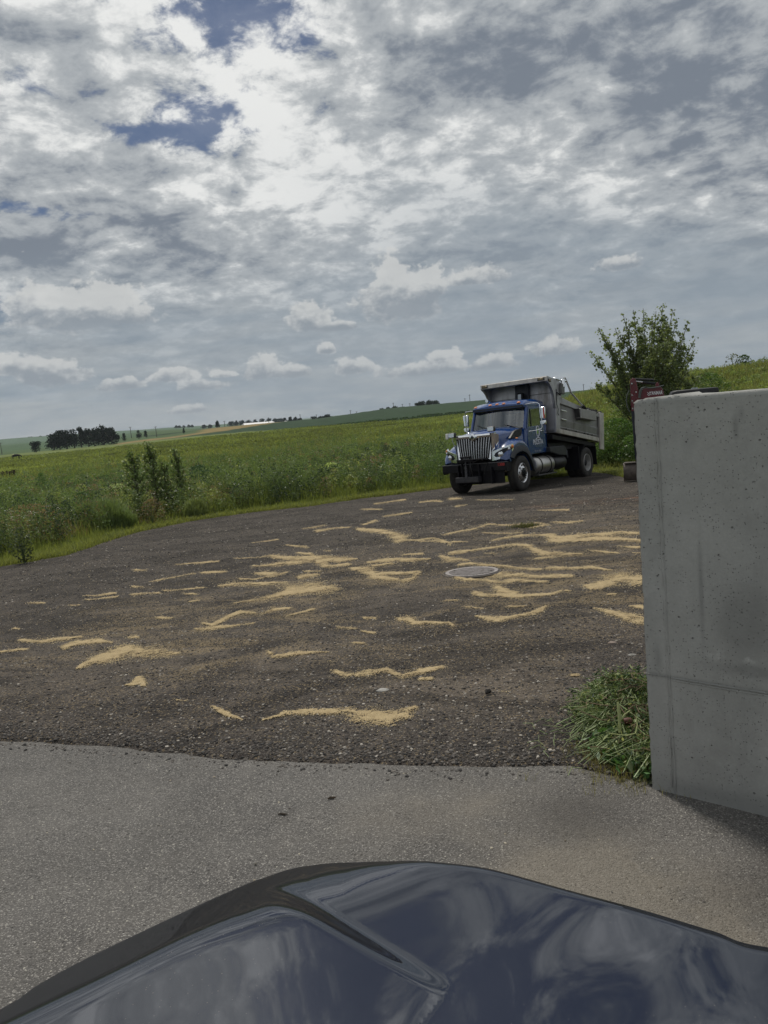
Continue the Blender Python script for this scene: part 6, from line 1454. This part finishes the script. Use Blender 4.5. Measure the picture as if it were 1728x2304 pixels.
# bushes right of the truck
BG = 'bushes between the truck and the wall'
plant('leafy_bush', 1385, 32.5, 1.75, 1.15, 5200, .042, (.050, .092, .026), 'dense leafy bush behind the truck, beside the excavator bucket', 'bush', BG)
plant('leafy_bush', 1425, 31.2, 1.2, .8, 2600, .042, (.055, .10, .03), 'low leafy bush right next to the excavator bucket', 'bush', BG)
plant('leafy_bush', 1352, 32.0, .95, .7, 1900, .040, (.060, .11, .03), 'small leafy bush against the rear wheel of the truck', 'bush', BG)
plant('leafy_bush', 1460, 33.0, 2.0, 1.1, 3000, .045, (.035, .07, .02), 'dark bush under the cottonwood tree', 'bush', BG)
plant('leafy_bush', 1415, 37.0, 2.2, 1.1, 3000, .045, (.06, .10, .028), 'tall green bush at the left foot of the cottonwood', 'bush', BG)
plant('leafy_bush', 1590, 41.0, 1.9, 1.3, 2600, .05, (.05, .085, .025), 'spreading bush on the bank right of the cottonwood', 'bush', BG)
plant('hill_shrub', 1652, 70.0, 1.35, .8, 200, .07, (.06, .07, .035), 'thin twiggy shrub on the bank crest above the wall', 'shrub', 'shrubs on the bank crest')
plant('hill_shrub', 1675, 70.5, 1.15, .7, 420, .075, (.035, .06, .025), 'rounder dark shrub on the bank crest above the wall', 'shrub', 'shrubs on the bank crest')
# cottonwood
def cottonwood():
    D0 = 35.0; bx, by = at(1455, D0); bz = float(terrain_z(bx, by)); root = empty('cottonwood_tree', (bx, by, bz), 0, label='many-stemmed green cottonwood rising behind the excavator', cat='tree')
    tips = [(1346, 737), (1329, 792), (1402, 706), (1425, 697), (1447, 694), (1476, 700), (1492, 686), (1514, 697), (1523, 716), (1549, 724), (1564, 762), (1561, 792), (1384, 738), (1362, 757), (1338, 862), (1580, 838), (1500, 722), (1462, 762), (1538, 762), (1440, 745), (1415, 772), (1480, 780), (1520, 800), (1400, 820), (1360, 830), (1550, 832), (1455, 800), (1500, 830), (1430, 840), (1378, 790), (1468, 722), (1505, 760)]
    lines = []; cs = []; sz = []
    rr_ = random.Random(3)
    for (px, py) in tips:
        d = ray(px, py); dist = D0 + rr_.uniform(-1.5, 1.5); p = d / np.hypot(d[0], d[1]) * dist - np.array([bx, by, bz])
        low = p[2] < 2.5
        k1 = np.array([p[0] * .22, p[1] * .22, p[2] * .30]); k2 = np.array([p[0] * .62, p[1] * .6, p[2] * .66]); L = [np.zeros(3), k1, k2, p]; lines.append(L)
        nb = 9
        for b in range(nb):
            t = .30 + .64 * b / nb; i = 1 if t < .66 else 2
            q = L[1] * (1 - (t - .3) / .36) + L[2] * ((t - .3) / .36) if t < .66 else L[2] * (1 - (t - .66) / .34) + L[3] * ((t - .66) / .34)
            a = rr_.uniform(0, 6.28); ln = (1.05 - t) * 1.35 + .16; e = q + np.array([math.cos(a) * ln * .55, math.sin(a) * ln * .55, ln * .65]); 
            lines.append([q, (q + e) / 2 + np.array([math.cos(a), math.sin(a), -.3]) * .05, e])
            m_ = int(22 + 54 * ln); tt = rng.random((m_, 1)) ** .6; c_ = q * (1 - tt) + e * tt + rng.normal(0, .13, (m_, 3)) * (1.25 - tt); cs.append(c_)
        tt = rng.random((90, 1)); c_ = L[2] * (1 - tt) + L[3] * tt + rng.normal(0, .08, (90, 3)); cs.append(c_)
    stems_mesh(root, 'trunk', [[tuple(q) for q in L] for L in lines if len(L) == 4], .05, bark_m, 6)
    stems_mesh(root, 'branch', [[tuple(q) for q in L] for L in lines if len(L) == 3], .014, bark_m, 4)
    cen = np.concatenate(cs); f = vnoise(cen[:, 0] * 2 + cen[:, 2], cen[:, 1] * 2, 1., 131, 2)[:, None]
    V, F, Cc = leaves_np(cen, .060, np.array([.095, .120, .060]) * (1 + .5 * f), .35, .5, .8); link('crown', npmesh('crown', V, F, Cc), tree_m, root)
cottonwood()
# cut weeds heaped at the end of the wall
def weed_heap():
    c = gp(1392, 1668); cx, cy, cz = c; gz = float(ground_z(cx, cy)); root = empty('weed_heap', (cx, cy, gz), 0, label='heap of freshly pulled green weeds wilting against the end of the concrete wall', cat='weed heap')
    # outline of the footprint in local metres: long towards the back
    def H(x, y):
        q = (x - .10 - y * .08) / .27; w_ = (y - .12) / .62; b = np.clip(1 - q * q - w_ * w_, 0, 1) ** .9 * .135
        return b * (1 + .45 * vnoise(x, y, 5, 143, 3)) + .12 * np.exp(-((x - .14) / .14) ** 2 - ((y - .30) / .2) ** 2)
    n = 26; xs = np.linspace(-.42, .42, n); ys = np.linspace(-.52, .80, n); X_, Y_ = np.meshgrid(xs, ys); Z_ = H(X_, Y_) * .72 + vnoise(X_, Y_, 9, 141, 3) * .03 - .02
    Vv = np.stack([X_, Y_, Z_ - .0477 * Y_ - .01], -1).reshape(-1, 3); i = np.arange(n - 1)[:, None] * n + np.arange(n - 1)[None]; F = np.stack([i, i + 1, i + n + 1, i + n], -1).reshape(-1, 4)
    k = (H(X_, Y_) > .01).reshape(-1); F = F[k[F].any(1)]
    link('matted_core', npmesh('matted_core', Vv, F, None, True), mat('matted_dark', (.022, .030, .014), .95, 0, .5, 14, .02), root)
    m_ = 1500; x = rng.uniform(-.42, .40, m_); y = rng.uniform(-.46, .74, m_); h = H(x, y); k = (h > .03); x, y, h = x[k], y[k], h[k]; mb = MB()
    for j in range(520):
        a = rng.uniform(0, 6.28); L = rng.uniform(.10, .38); z0 = h[j] * rng.uniform(.7, 1.05) - .0477 * y[j] + .01; dz = rng.uniform(-.05, .05)
        P = [(x[j] - math.cos(a) * L / 2, y[j] - math.sin(a) * L / 2, max(.01, z0 - abs(dz))), (x[j], y[j], z0 + rng.uniform(.0, .04)), (x[j] + math.cos(a) * L / 2, y[j] + math.sin(a) * L / 2, max(.01, z0 + dz - .02))]
        mb.tube(P, rng.uniform(.0015, .0040), 4)
    for j in range(60):    # loose bits strewn round the foot of the heap
        a = rng.uniform(0, 6.28); px_l, py_l = rng.uniform(-.42, .12), rng.uniform(-.42, .35); L = rng.uniform(.04, .13); zq = .008 - .0477 * py_l + .01; mb.tube([(px_l, py_l, zq), (px_l + math.cos(a) * L * .5, py_l + math.sin(a) * L * .5, zq + .012), (px_l + math.cos(a + .5) * L, py_l + math.sin(a + .5) * L, zq)], rng.uniform(.001, .0022), 4)
    for j in range(26):    # stems trailing out to the left
        y0 = rng.uniform(-.30, .12); L = rng.uniform(.02, .14); mb.tube([(-.02, y0, .13), (-.15, y0 + rng.uniform(-.03, .03), .07), (-.16 - L, y0 + rng.uniform(-.10, .05), .012 + .02 * rng.random())], rng.uniform(.0012, .0026), 4)
    mb.build('weed_stem', mat('pale_green_stem', (.17, .22, .085), .55, 0, .35, 9), root); mb = MB()
    for j in range(140):    # dry brown stems and curled roots
        i_ = rng.integers(0, len(x)); a = rng.uniform(0, 6.28); L = rng.uniform(.06, .22); z0 = h[i_] - .0477 * y[i_] + .015; P = [(x[i_] + math.cos(a + q * .5) * L * (q - 1.5) / 2 + rng.normal(0, .01), y[i_] + math.sin(a + q * .5) * L * (q - 1.5) / 2, max(.01, z0 + rng.uniform(-.02, .03))) for q in range(4)]
        mb.tube(P, rng.uniform(.001, .0028), 4)
    mb.build('dry_stem', mat('dry_stem_brown', (.15, .105, .06), .8, 0, .4, 9), root)
    per = 7; n2 = len(x)
    cen = np.stack([x, y, h - .0477 * y], -1).repeat(per, 0) + rng.normal(0, 1, (n2 * per, 3)) * np.array([.05, .05, .018]) ; cen[:, 2] = np.maximum(cen[:, 2] + .012, .012 - .0477 * cen[:, 1])
    tone = rng.random((len(cen), 1)); col = np.where(tone < .35, np.array([.022, .042, .018]), np.where(tone < .8, np.array([.060, .092, .036]), np.array([.20, .22, .12])))
    cen = cen + rng.normal(0, .025, cen.shape) * np.array([1, 1, .5]); cen[:, 2] = np.maximum(cen[:, 2], .012 - .0477 * cen[:, 1]); V1 = leaves_np(cen, .017, col, .5, .8, .34)
    k = rng.integers(0, n2, 1100); k = k[(y[k] < -.02)]; cen = np.stack([x[k] * 1.1 - .05, y[k] - .05, np.maximum(h[k] * .75, .02)], -1) + rng.normal(0, .02, (len(k), 3)); cen[:, 2] = np.maximum(cen[:, 2], .02)
    V2 = leaves_np(cen, .030, np.where(rng.random((len(k), 1)) < .25, np.array([.19, .24, .17]), np.array([.055, .12, .04])), .35, .9, .5)
    V, F, Cc = cat([V1, V2]); link('leaf', npmesh('leaf', V, F, Cc), leaf_m, root)
    k = rng.integers(0, n2, 1000); V, F, Cc = blades_np(x[k], y[k], h[k] * .85 - .0477 * y[k], np.full(1000, .06), np.full(1000, .0022), 4, np.full(1000, .035), np.full(1000, 1.9), arr((.10, .14, .05), 1000), arr((.18, .22, .10), 1000), .4)
    link('grass_strand', npmesh('grass_strand', V, F, Cc), grass_m, root)
    # the thick pale stalk with side shoots, standing against the pile
    def loc(px, py, dy):   # point on the vertical plane at local depth dy
        d = ray(px, py); t = (cy + dy) / d[1]; p = d * t; return (p[0] - cx, dy, p[2] - gz)
    mb = MB(); mb.tube([loc(1395, 1648, -.20), loc(1394, 1625, -.19), loc(1393, 1602, -.175), loc(1390, 1580, -.16)], [.0085, .008, .0085, .006], 8)
    mb.tube([loc(1395, 1622, -.19), loc(1405, 1608, -.18), (loc(1418, 1598, -.17))], [.004, .0035, .0025], 6); mb.tube([loc(1394, 1640, -.2), loc(1385, 1628, -.2), loc(1379, 1612, -.19)], [.004, .003, .002], 6)
    mb.tube([loc(1432, 1612, -.2), loc(1434, 1632, -.22), loc(1430, 1650, -.25), loc(1410, 1655, -.27), loc(1370, 1650, -.27)], [.003] * 5, 6)
    mb.build('thick_stalk', mat('pale_stalk', (.36, .40, .17), .5, 0, .15, 12), root, smooth=True)
    sh = empty('clay_shard', (cx + .0, cy, gz), 0, label='reddish brown curved clay shard half buried in the weed heap by the wall', cat='shard')
    a = loc(1412, 1622, -.13); mb = MB(); mb.lathe([(.008, -.022), (.015, -.019), (.018, 0), (.015, .019), (.007, .023)], a, 0, 18); mb.build('shard_body', mat('clay_red', (.085, .028, .018), .5, 0, .3, 20), sh, smooth=True)
weed_heap()
def wall_grass():
    n = 520; s = rng.uniform(-.34, .02, n); t = rng.uniform(-.02, .16, n)
    c = gp(1425, 1712); x = c[0] + rng.normal(0, .13, n); y = c[1] + rng.normal(0, .13, n); z = ground_z(x, y)
    V, F, Cc = blades_np(x, y, z, rng.uniform(.02, .07, n), np.full(n, .0022), 7, np.full(n, .02), np.full(n, 1.3), arr((.13, .125, .05), n), arr((.22, .20, .09), n), .35)
    o = link('dry_grass_tuft', npmesh('dry_grass_tuft', V, F, Cc), grass_m, label='short dry yellowish grass at the wall foot in front of the weed heap', cat='grass tuft')
wall_grass()
def wilted_tuft(px, py, r, label):
    c = gp(px, py); n = 120; x = c[0] + rng.normal(0, r, n); y = c[1] + rng.normal(0, r * .8, n); z = grv_z(x, y)
    V, F, Cc = blades_np(x, y, z, rng.uniform(.04, .10, n), np.full(n, .009), 5, np.full(n, r * .3), np.full(n, 1.5), arr((.05, .055, .03), n), arr((.09, .09, .045), n), .35); link('wilted_tuft', npmesh('wilted_tuft', V, F, Cc), grass_m, label=label, cat='grass tuft')
wilted_tuft(1183, 1187, .12, 'small wilted dark green tuft lying on the gravel beyond the manhole cover')
# ------------------------------------------------------------------ distant trees, buildings and poles
def far_tree(px, wpx, top, dist, label, group, base_px=None, n=900, col=(.020, .038, .020), name='tree', lobes=6, size=None, catg='tree'):
    x, y = at(px, dist); z = float(terrain_z(x, y, False)); hor = ray(px, top); zt_ = hor[2] / np.hypot(hor[0], hor[1]) * dist; k = dist / F_; w_ = wpx * k
    if base_px is not None:
        b = ray(px, base_px); z = min(z, b[2] / np.hypot(b[0], b[1]) * dist)
    h = max(zt_ - z, 1.2); root = empty(name, (x, y, z), 0, label=label, cat=catg, group=group)
    mb = MB(); mb.tube([(0, 0, -.5), (w_ * .02, 0, h * .3), (-w_ * .02, 0, h * .7)], [h * .035, h * .025, h * .01], 6)
    for q in range(4):
        a = q * 1.7 + px; mb.tube([(0, 0, h * .3), (math.cos(a) * w_ * .2, math.sin(a) * w_ * .2, h * .55), (math.cos(a) * w_ * .32, math.sin(a) * w_ * .32, h * .75)], [h * .018, h * .012, h * .006], 5)
    mb.build('trunk', bark_m, root)
    cs = []; r_ = random.Random(int(px * 7 + top))
    for q in range(lobes):
        a = r_.uniform(0, 6.28); rr = r_.uniform(.05, .30) * w_; zc = h * r_.uniform(.35, .80); sr = w_ * r_.uniform(.16, .27); sh = min(h * .24, sr * 1.0)
        if q == 0: rr, zc = 0, h - sh * .95
        if q == 1: rr = 0; zc = h * .45; sr = w_ * .38; sh = h * .34
        if q == 2: rr = 0; zc = h * .28; sr = w_ * .40; sh = h * .26
        m_ = n // lobes; v = rng.normal(0, 1, (m_, 3)); v /= np.linalg.norm(v, axis=1)[:, None]; v *= (rng.random((m_, 1)) ** .35) * (1 + .22 * np.sin(v[:, :1] * 7 + q) * np.cos(v[:, 2:] * 6))
        cs.append(v * np.array([sr, sr, sh]) + np.array([rr * math.cos(a), rr * math.sin(a), zc]))
    cen = np.concatenate(cs); cen[:, 2] = np.clip(cen[:, 2], h * .02, None)
    s_ = size or max(w_ / 22, dist * .0006)
    V, F, Cc = leaves_np(cen, s_, np.array(col) * (1 + .4 * vnoise(cen[:, 0], cen[:, 2], 2.5 / max(w_, 1), 5, 2)[:, None]), .3, .3, .7)
    link('crown', npmesh('crown', V, F, Cc), far_m, root); return root
TG_ = 'trees of the dark grove left in the fields'
grove = [(118, 34, 978, 462, 'leftmost low tree of the dark grove in the fields'), (132, 36, 973, 470, 'second tree from the left in the dark grove'), (149, 36, 966, 458, 'round-topped third tree from the left in the dark grove'), (165, 30, 965, 474, 'flat-topped fourth tree from the left in the dark grove'), (181, 30, 960, 462, 'tall middle tree of the dark grove'), (197, 30, 963, 470, 'tree just right of the tall middle one in the dark grove'), (213, 34, 964, 458, 'third tree from the right in the dark grove'), (232, 40, 957, 468, 'tallest tree of the dark grove, second from its right end'), (249, 34, 961, 460, 'rightmost tree of the dark grove')]
for (px, wp, tp, d, lb) in grove: far_tree(px, wp * 1.15, tp, d, lb, TG_, 1010 - (px - 110) * .05, 1500, (.012, .024, .014), 'grove_tree', 8)
far_tree(78, 26, 993, 430, 'lone round tree standing left of the dark grove', 'single trees in the far fields', 1014, 1300, (.015, .028, .015), 'field_tree', 7)
far_tree(278, 12, 974, 520, 'small tree just right of the dark grove', 'single trees in the far fields', 989, 500, name='field_tree')
far_tree(311, 16, 968, 540, 'rounder small tree, second right of the dark grove', 'single trees in the far fields', 984, 600, name='field_tree')
far_tree(327, 10, 968.5, 545, 'narrow small tree beside the rounder one', 'single trees in the far fields', 981, 400, name='field_tree')
far_tree(489.5, 15, 946.5, 590, 'single dark tree on the stubble ridge left of the white barn', 'single trees in the far fields', 963, 800, (.015, .028, .015), 'field_tree')
far_tree(413, 8, 963, 520, 'low bush on the stubble field', 'single trees in the far fields', 970, 250, name='field_bush', catg='bush')
for i, (px, wp, tp, bp, d, lb) in enumerate([(66, 7, 983, 988, 1900, 'tiny tree on the far left ridge, leftmost of the ridge trees'), (73, 7, 982.5, 988, 1900, 'tiny tree on the far left ridge, second of the ridge trees'), (92, 16, 981, 986, 1900, 'wide low clump on the far left ridge'), (108, 8, 978.5, 985, 1900, 'small pointed tree on the far left ridge, rightmost'),
    (397, 9, 957, 964, 1500, 'leftmost small tree of the row on the far ridge, centre left'), (405, 9, 957.5, 963.5, 1500, 'second small tree of the row on the far ridge, centre left'), (414, 8, 957, 962.5, 1500, 'third small tree of the row on the far ridge, centre left'), (425, 10, 955.5, 962, 1500, 'fourth small tree of the row on the far ridge, centre left'), (433, 9, 956, 961.5, 1500, 'rightmost small tree of the row on the far ridge, centre left')]):
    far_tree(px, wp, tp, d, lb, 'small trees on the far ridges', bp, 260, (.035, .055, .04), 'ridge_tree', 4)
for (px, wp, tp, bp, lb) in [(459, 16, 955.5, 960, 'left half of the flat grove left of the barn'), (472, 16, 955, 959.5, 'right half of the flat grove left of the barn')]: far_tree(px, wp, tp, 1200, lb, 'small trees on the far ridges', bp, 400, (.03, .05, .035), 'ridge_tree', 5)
for i, (px, tp) in enumerate([(519, 948), (532, 946), (546, 945.5), (560, 945), (574, 943.5), (589, 941.5), (604, 942), (618, 941.5), (630, 941.5)]):
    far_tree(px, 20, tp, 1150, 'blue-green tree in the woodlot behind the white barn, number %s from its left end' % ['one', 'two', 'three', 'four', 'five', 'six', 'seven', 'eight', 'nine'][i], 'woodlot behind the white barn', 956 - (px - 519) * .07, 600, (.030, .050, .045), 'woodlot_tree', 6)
for i, (px, wp, tp, bp, lb) in enumerate([(641, 14, 940, 955, 'leftmost dark farmyard tree right of the barn'), (653, 16, 937.5, 953, 'second dark farmyard tree right of the barn'), (665, 15, 938, 951, 'third dark farmyard tree right of the barn'), (675, 14, 940.5, 949, 'rightmost dark farmyard tree right of the barn')]): far_tree(px, wp, tp, 760, lb, 'farmyard trees by the white barn', bp, 800, (.015, .027, .02), 'farmyard_tree')
for (px, wp, tp, bp, d, lb) in [(706, 15, 937, 948, 900, 'pale tree just left of the dark rounded tree on the slope'), (720, 14, 936.5, 944, 640, 'left part of the dark rounded trees on the slope'), (736, 20, 932, 942, 640, 'right, taller part of the dark rounded trees on the slope')]: far_tree(px, wp * 1.2, tp, d, lb, 'trees on the slope right of the barn', bp, 800, (.022, .037, .026), 'slope_tree')
for i, (px, wp, tp, bp, lb) in enumerate([(860, 18, 918.5, 925, 'leftmost tree of the left thicket on the hill crest'), (873, 18, 916, 923, 'second tree of the left thicket on the hill crest'), (888, 20, 913.5, 921, 'tallest tree of the left thicket on the hill crest'), (905, 18, 915.5, 920, 'fourth tree of the left thicket on the hill crest'), (917, 12, 916, 919, 'rightmost low tree of the left thicket on the hill crest'),
    (941, 18, 906, 917, 'leftmost tree of the rounded clump on the hill crest'), (952, 22, 901.5, 916, 'second tree of the rounded clump on the hill crest'), (966, 24, 900, 915, 'third tree of the rounded clump on the hill crest'), (981, 24, 901, 914, 'rightmost tree of the rounded clump on the hill crest')]): far_tree(px, wp * 1.15, tp, 585, lb, 'trees along the hill crest', bp + 2, 900, (.026, .045, .024), 'crest_tree')
far_tree(841, 5, 923.5, 575, 'tiny bush alone on the hill crest', 'trees along the hill crest', 928, 160, name='crest_bush', catg='bush')
far_tree(656, 22, 966.5, 300, 'low green bush in the crop left of centre', 'single trees in the far fields', 973, 260, (.03, .06, .03), 'field_bush', catg='bush')
# white barn
def pt(px, py, dist): d = ray(px, py); return d / np.hypot(d[0], d[1]) * dist
def barn():
    D = 900; a = pt(549, 957.4, D); b = pt(631.6, 955.0, D - 6); r1 = pt(548, 952.6, D + 14); r2 = pt(612.7, 947.8, D + 8); c = pt(541, 957.6, D + 28); d = pt(600, 955, D + 24)
    base = a.copy(); root = empty('white_barn', tuple(base), 0, label='long low farm shed with a white roof on the far ridge', cat='barn')
    L = lambda p: tuple(p - base); zb = -4.0
    mb = MB(); V = [L(a), L(b), L(r2), L(r1), L(c), L(d)]; mb.add(V + [(p[0], p[1], p[2] - .5) for p in V], [(0, 1, 2, 3), (3, 2, 5, 4), (0, 6, 7, 1), (1, 7, 8, 2), (2, 8, 11, 5), (3, 9, 6, 0), (4, 10, 9, 3), (5, 11, 10, 4)]); mb.build('roof', mat('roof_white', (.80, .78, .77), .5, 0, .03, .1), root)
    V = [L(a), L(b), L(d), L(c)]; V = [(p[0], p[1], p[2] - .4) for p in V]; W = [(p[0], p[1], p[2] + zb) for p in V]; mb = MB(); mb.add(V + W + [(L(r1)[0], L(r1)[1], L(r1)[2] - .6), (L(r2)[0], L(r2)[1], L(r2)[2] - .6)], [(0, 4, 5, 1), (1, 5, 6, 2), (2, 6, 7, 3), (3, 7, 4, 0), (0, 3, 8), (1, 9, 2)]); mb.build('wall', mat('barn_wall', (.35, .36, .36), .8, 0, .1, .2), root)
barn()
for i, (px, w_, t, b, lb) in enumerate([(643.5, 1.6, 946.8, 954, 'larger pale silo at the farm right of the barn'), (648, 1.1, 948, 954, 'smaller pale silo beside the larger one')]):
    p = pt(px, b, 750); h = (b - t) * 750 / F_; o = empty('silo', tuple(p), 0, label=lb, cat='silo', group='silos by the barn')
    mb = MB(); mb.cyl((0, 0, -2), (0, 0, h * .85), w_, n=14); mb.build('silo_tower', mat('silo_grey', (.55, .55, .52), .6, 0, .08, .5), o, smooth=True); mb = MB(); mb.cyl((0, 0, h * .85), (0, 0, h), w_ * 1.03, w_ * .3, n=14); mb.build('dome', mat('silo_dome', (.45, .46, .47), .5), o, smooth=True)
wood = mat('pole_wood', (.07, .06, .05), .9)
poles = [(2.7, 996, 1010, 460, 'leftmost utility pole, at the edge of the view'), (294.7, 960, 976, 560, 'pole standing just right of the dark grove'), (352, 959, 978, 540, 'pole at the left end of the stubble strip'), (506, 947, 960, 600, 'pole between the lone ridge tree and the barn'), (606, 939, 960, 620, 'pole in front of the white barn roof'), (676.5, 932, 948, 700, 'pole at the right of the farmyard trees'), (713, 932.5, 946, 720, 'pole between the pale and the dark slope trees'), (789.6, 922.8, 938, 600, 'taller of the two poles left of the hill thickets'), (803, 925.6, 936, 640, 'shorter of the two poles left of the hill thickets'), (886, 906, 922, 640, 'pole above the tallest tree of the left thicket'), (906, 908.7, 920, 640, 'middle pole behind the left thicket'), (923, 907, 920, 640, 'pole in the gap between thicket and rounded clump'), (1047, 896, 912, 620, 'shorter pole on the crest left of the truck'), (1058, 887.4, 910, 620, 'taller pole on the crest left of the truck'), (1313.8, 864, 886, 620, 'pole on the crest between the truck bed and the cottonwood'), (1578.4, 828, 846, 600, 'left pole of the pair beyond the wall'), (1596.8, 827.4, 850, 600, 'right, taller pole of the pair beyond the wall')]
for (px, t, b, d, lb) in poles:
    p = pt(px, b, d); q = pt(px, t, d); h = q[2] - p[2]; o = empty('utility_pole', tuple(p), math.atan2(p[1], p[0]), label=lb, cat='utility pole', group='utility poles along the far ridges')
    mb = MB(); mb.cyl((0, 0, -3), (0, 0, h), .24 * d / 600, .17 * d / 600, n=8); mb.build('post', wood, o); mb = MB(); mb.box((0, 0, h * .92), (.16, 1.9, .18)); mb.build('crossarm', wood, o)
# dark cow grazing far out on the left
def cow(px, py, dist, label):
    p = pt(px, py, dist); z = p[2]; root = empty('cow', (p[0], p[1], z), .2, label=label, cat='cow')
    me = bpy.data.meshes.new('cow_body'); 
    J = [((0, 0, .95), .30), ((.45, 0, .98), .32), ((.85, 0, 1.0), .27), ((-.55, 0, 1.02), .30), ((1.15, 0, .85), .15), ((1.35, 0, .55), .12), ((1.48, 0, .28), .08),
         ((.75, .17, .62), .12), ((.78, .17, .34), .065), ((.76, .17, .04), .055), ((.75, -.17, .62), .12), ((.70, -.17, .34), .065), ((.72, -.17, .04), .055),
         ((-.58, .18, .66), .16), ((-.68, .18, .42), .075), ((-.62, .18, .04), .055), ((-.58, -.18, .66), .16), ((-.66, -.18, .42), .075), ((-.60, -.18, .04), .055), ((-.86, 0, 1.0), .06), ((-.92, 0, .5), .03)]
    E_ = [(0, 1), (1, 2), (0, 3), (2, 4), (4, 5), (5, 6), (2, 7), (7, 8), (8, 9), (2, 10), (10, 11), (11, 12), (3, 13), (13, 14), (14, 15), (3, 16), (16, 17), (17, 18), (3, 19), (19, 20)]
    me.from_pydata([j[0] for j in J], E_, []); o = link('cow_body', me, mat('black_hide', (.012, .012, .012), .8), root); s = o.modifiers.new('skin', 'SKIN')
    for v, j in zip(me.skin_vertices[0].data, J): v.radius = (j[1], j[1])
    me.skin_vertices[0].data[0].use_root = True; o.modifiers.new('sub', 'SUBSURF').render_levels = 1
    mb = MB(); mb.tube([(1.20, .06, .86), (1.16, .20, .90)], [.05, .02], 6); mb.tube([(1.20, -.06, .86), (1.16, -.20, .90)], [.05, .02], 6); mb.build('ear', bpy.data.materials['black_hide'], root)
    mb = MB(); mb.lathe([(0, .05), (.16, .03), (.24, -.06), (.25, -.12)], (-.45, 0, 1.29), 2, 14); mb.build('pale_saddle_patch', mat('pale_hide', (.45, .44, .25), .8), root, smooth=True)
    root.rotation_euler = (0, 0, .35)
cow(36, 1033, 215, 'dark cow with a pale patch on its back at the far left')
def brush():
    x, y = at(7, 95); z = float(terrain_z(x, y)); root = empty('brush_pile', (x, y, z), 0, label='low dark brush pile at the left edge of the meadow below the cow', cat='brush pile'); mb = MB()
    for k in range(70):
        a = rng.uniform(0, 6.28); r = rng.uniform(0, .8); mb.tube([(r * math.cos(a), r * math.sin(a), 0), (r * math.cos(a) * 1.3 + rng.uniform(-.3, .3), r * math.sin(a) * 1.3, rng.uniform(.6, 1.35)), (r * math.cos(a) + rng.uniform(-.6, .6), r * math.sin(a), rng.uniform(.7, 1.3))], .03, 4)
    mb.build('twig', mat('dead_brown', (.04, .022, .018), .9), root)
brush()
# ------------------------------------------------------------------ air
def haze():
    mb = MB(); mb.box((0, 2100, 95), (8400, 8600, 260)); o = mb.build('haze', None, kind='stuff', label='thin pale haze lying over the far fields', cat='haze')
    m = bpy.data.materials.new('thin_air'); m.use_nodes = True; nt = m.node_tree; nt.nodes.clear(); out_ = nt.nodes.new('ShaderNodeOutputMaterial'); v = nt.nodes.new('ShaderNodeVolumePrincipled')
    v.inputs['Color'].default_value = (.78, .86, .95, 1); v.inputs['Density'].default_value = .0001; v.inputs['Anisotropy'].default_value = .3; nt.links.new(v.outputs[0], out_.inputs['Volume']); o.data.materials.append(m)
haze()
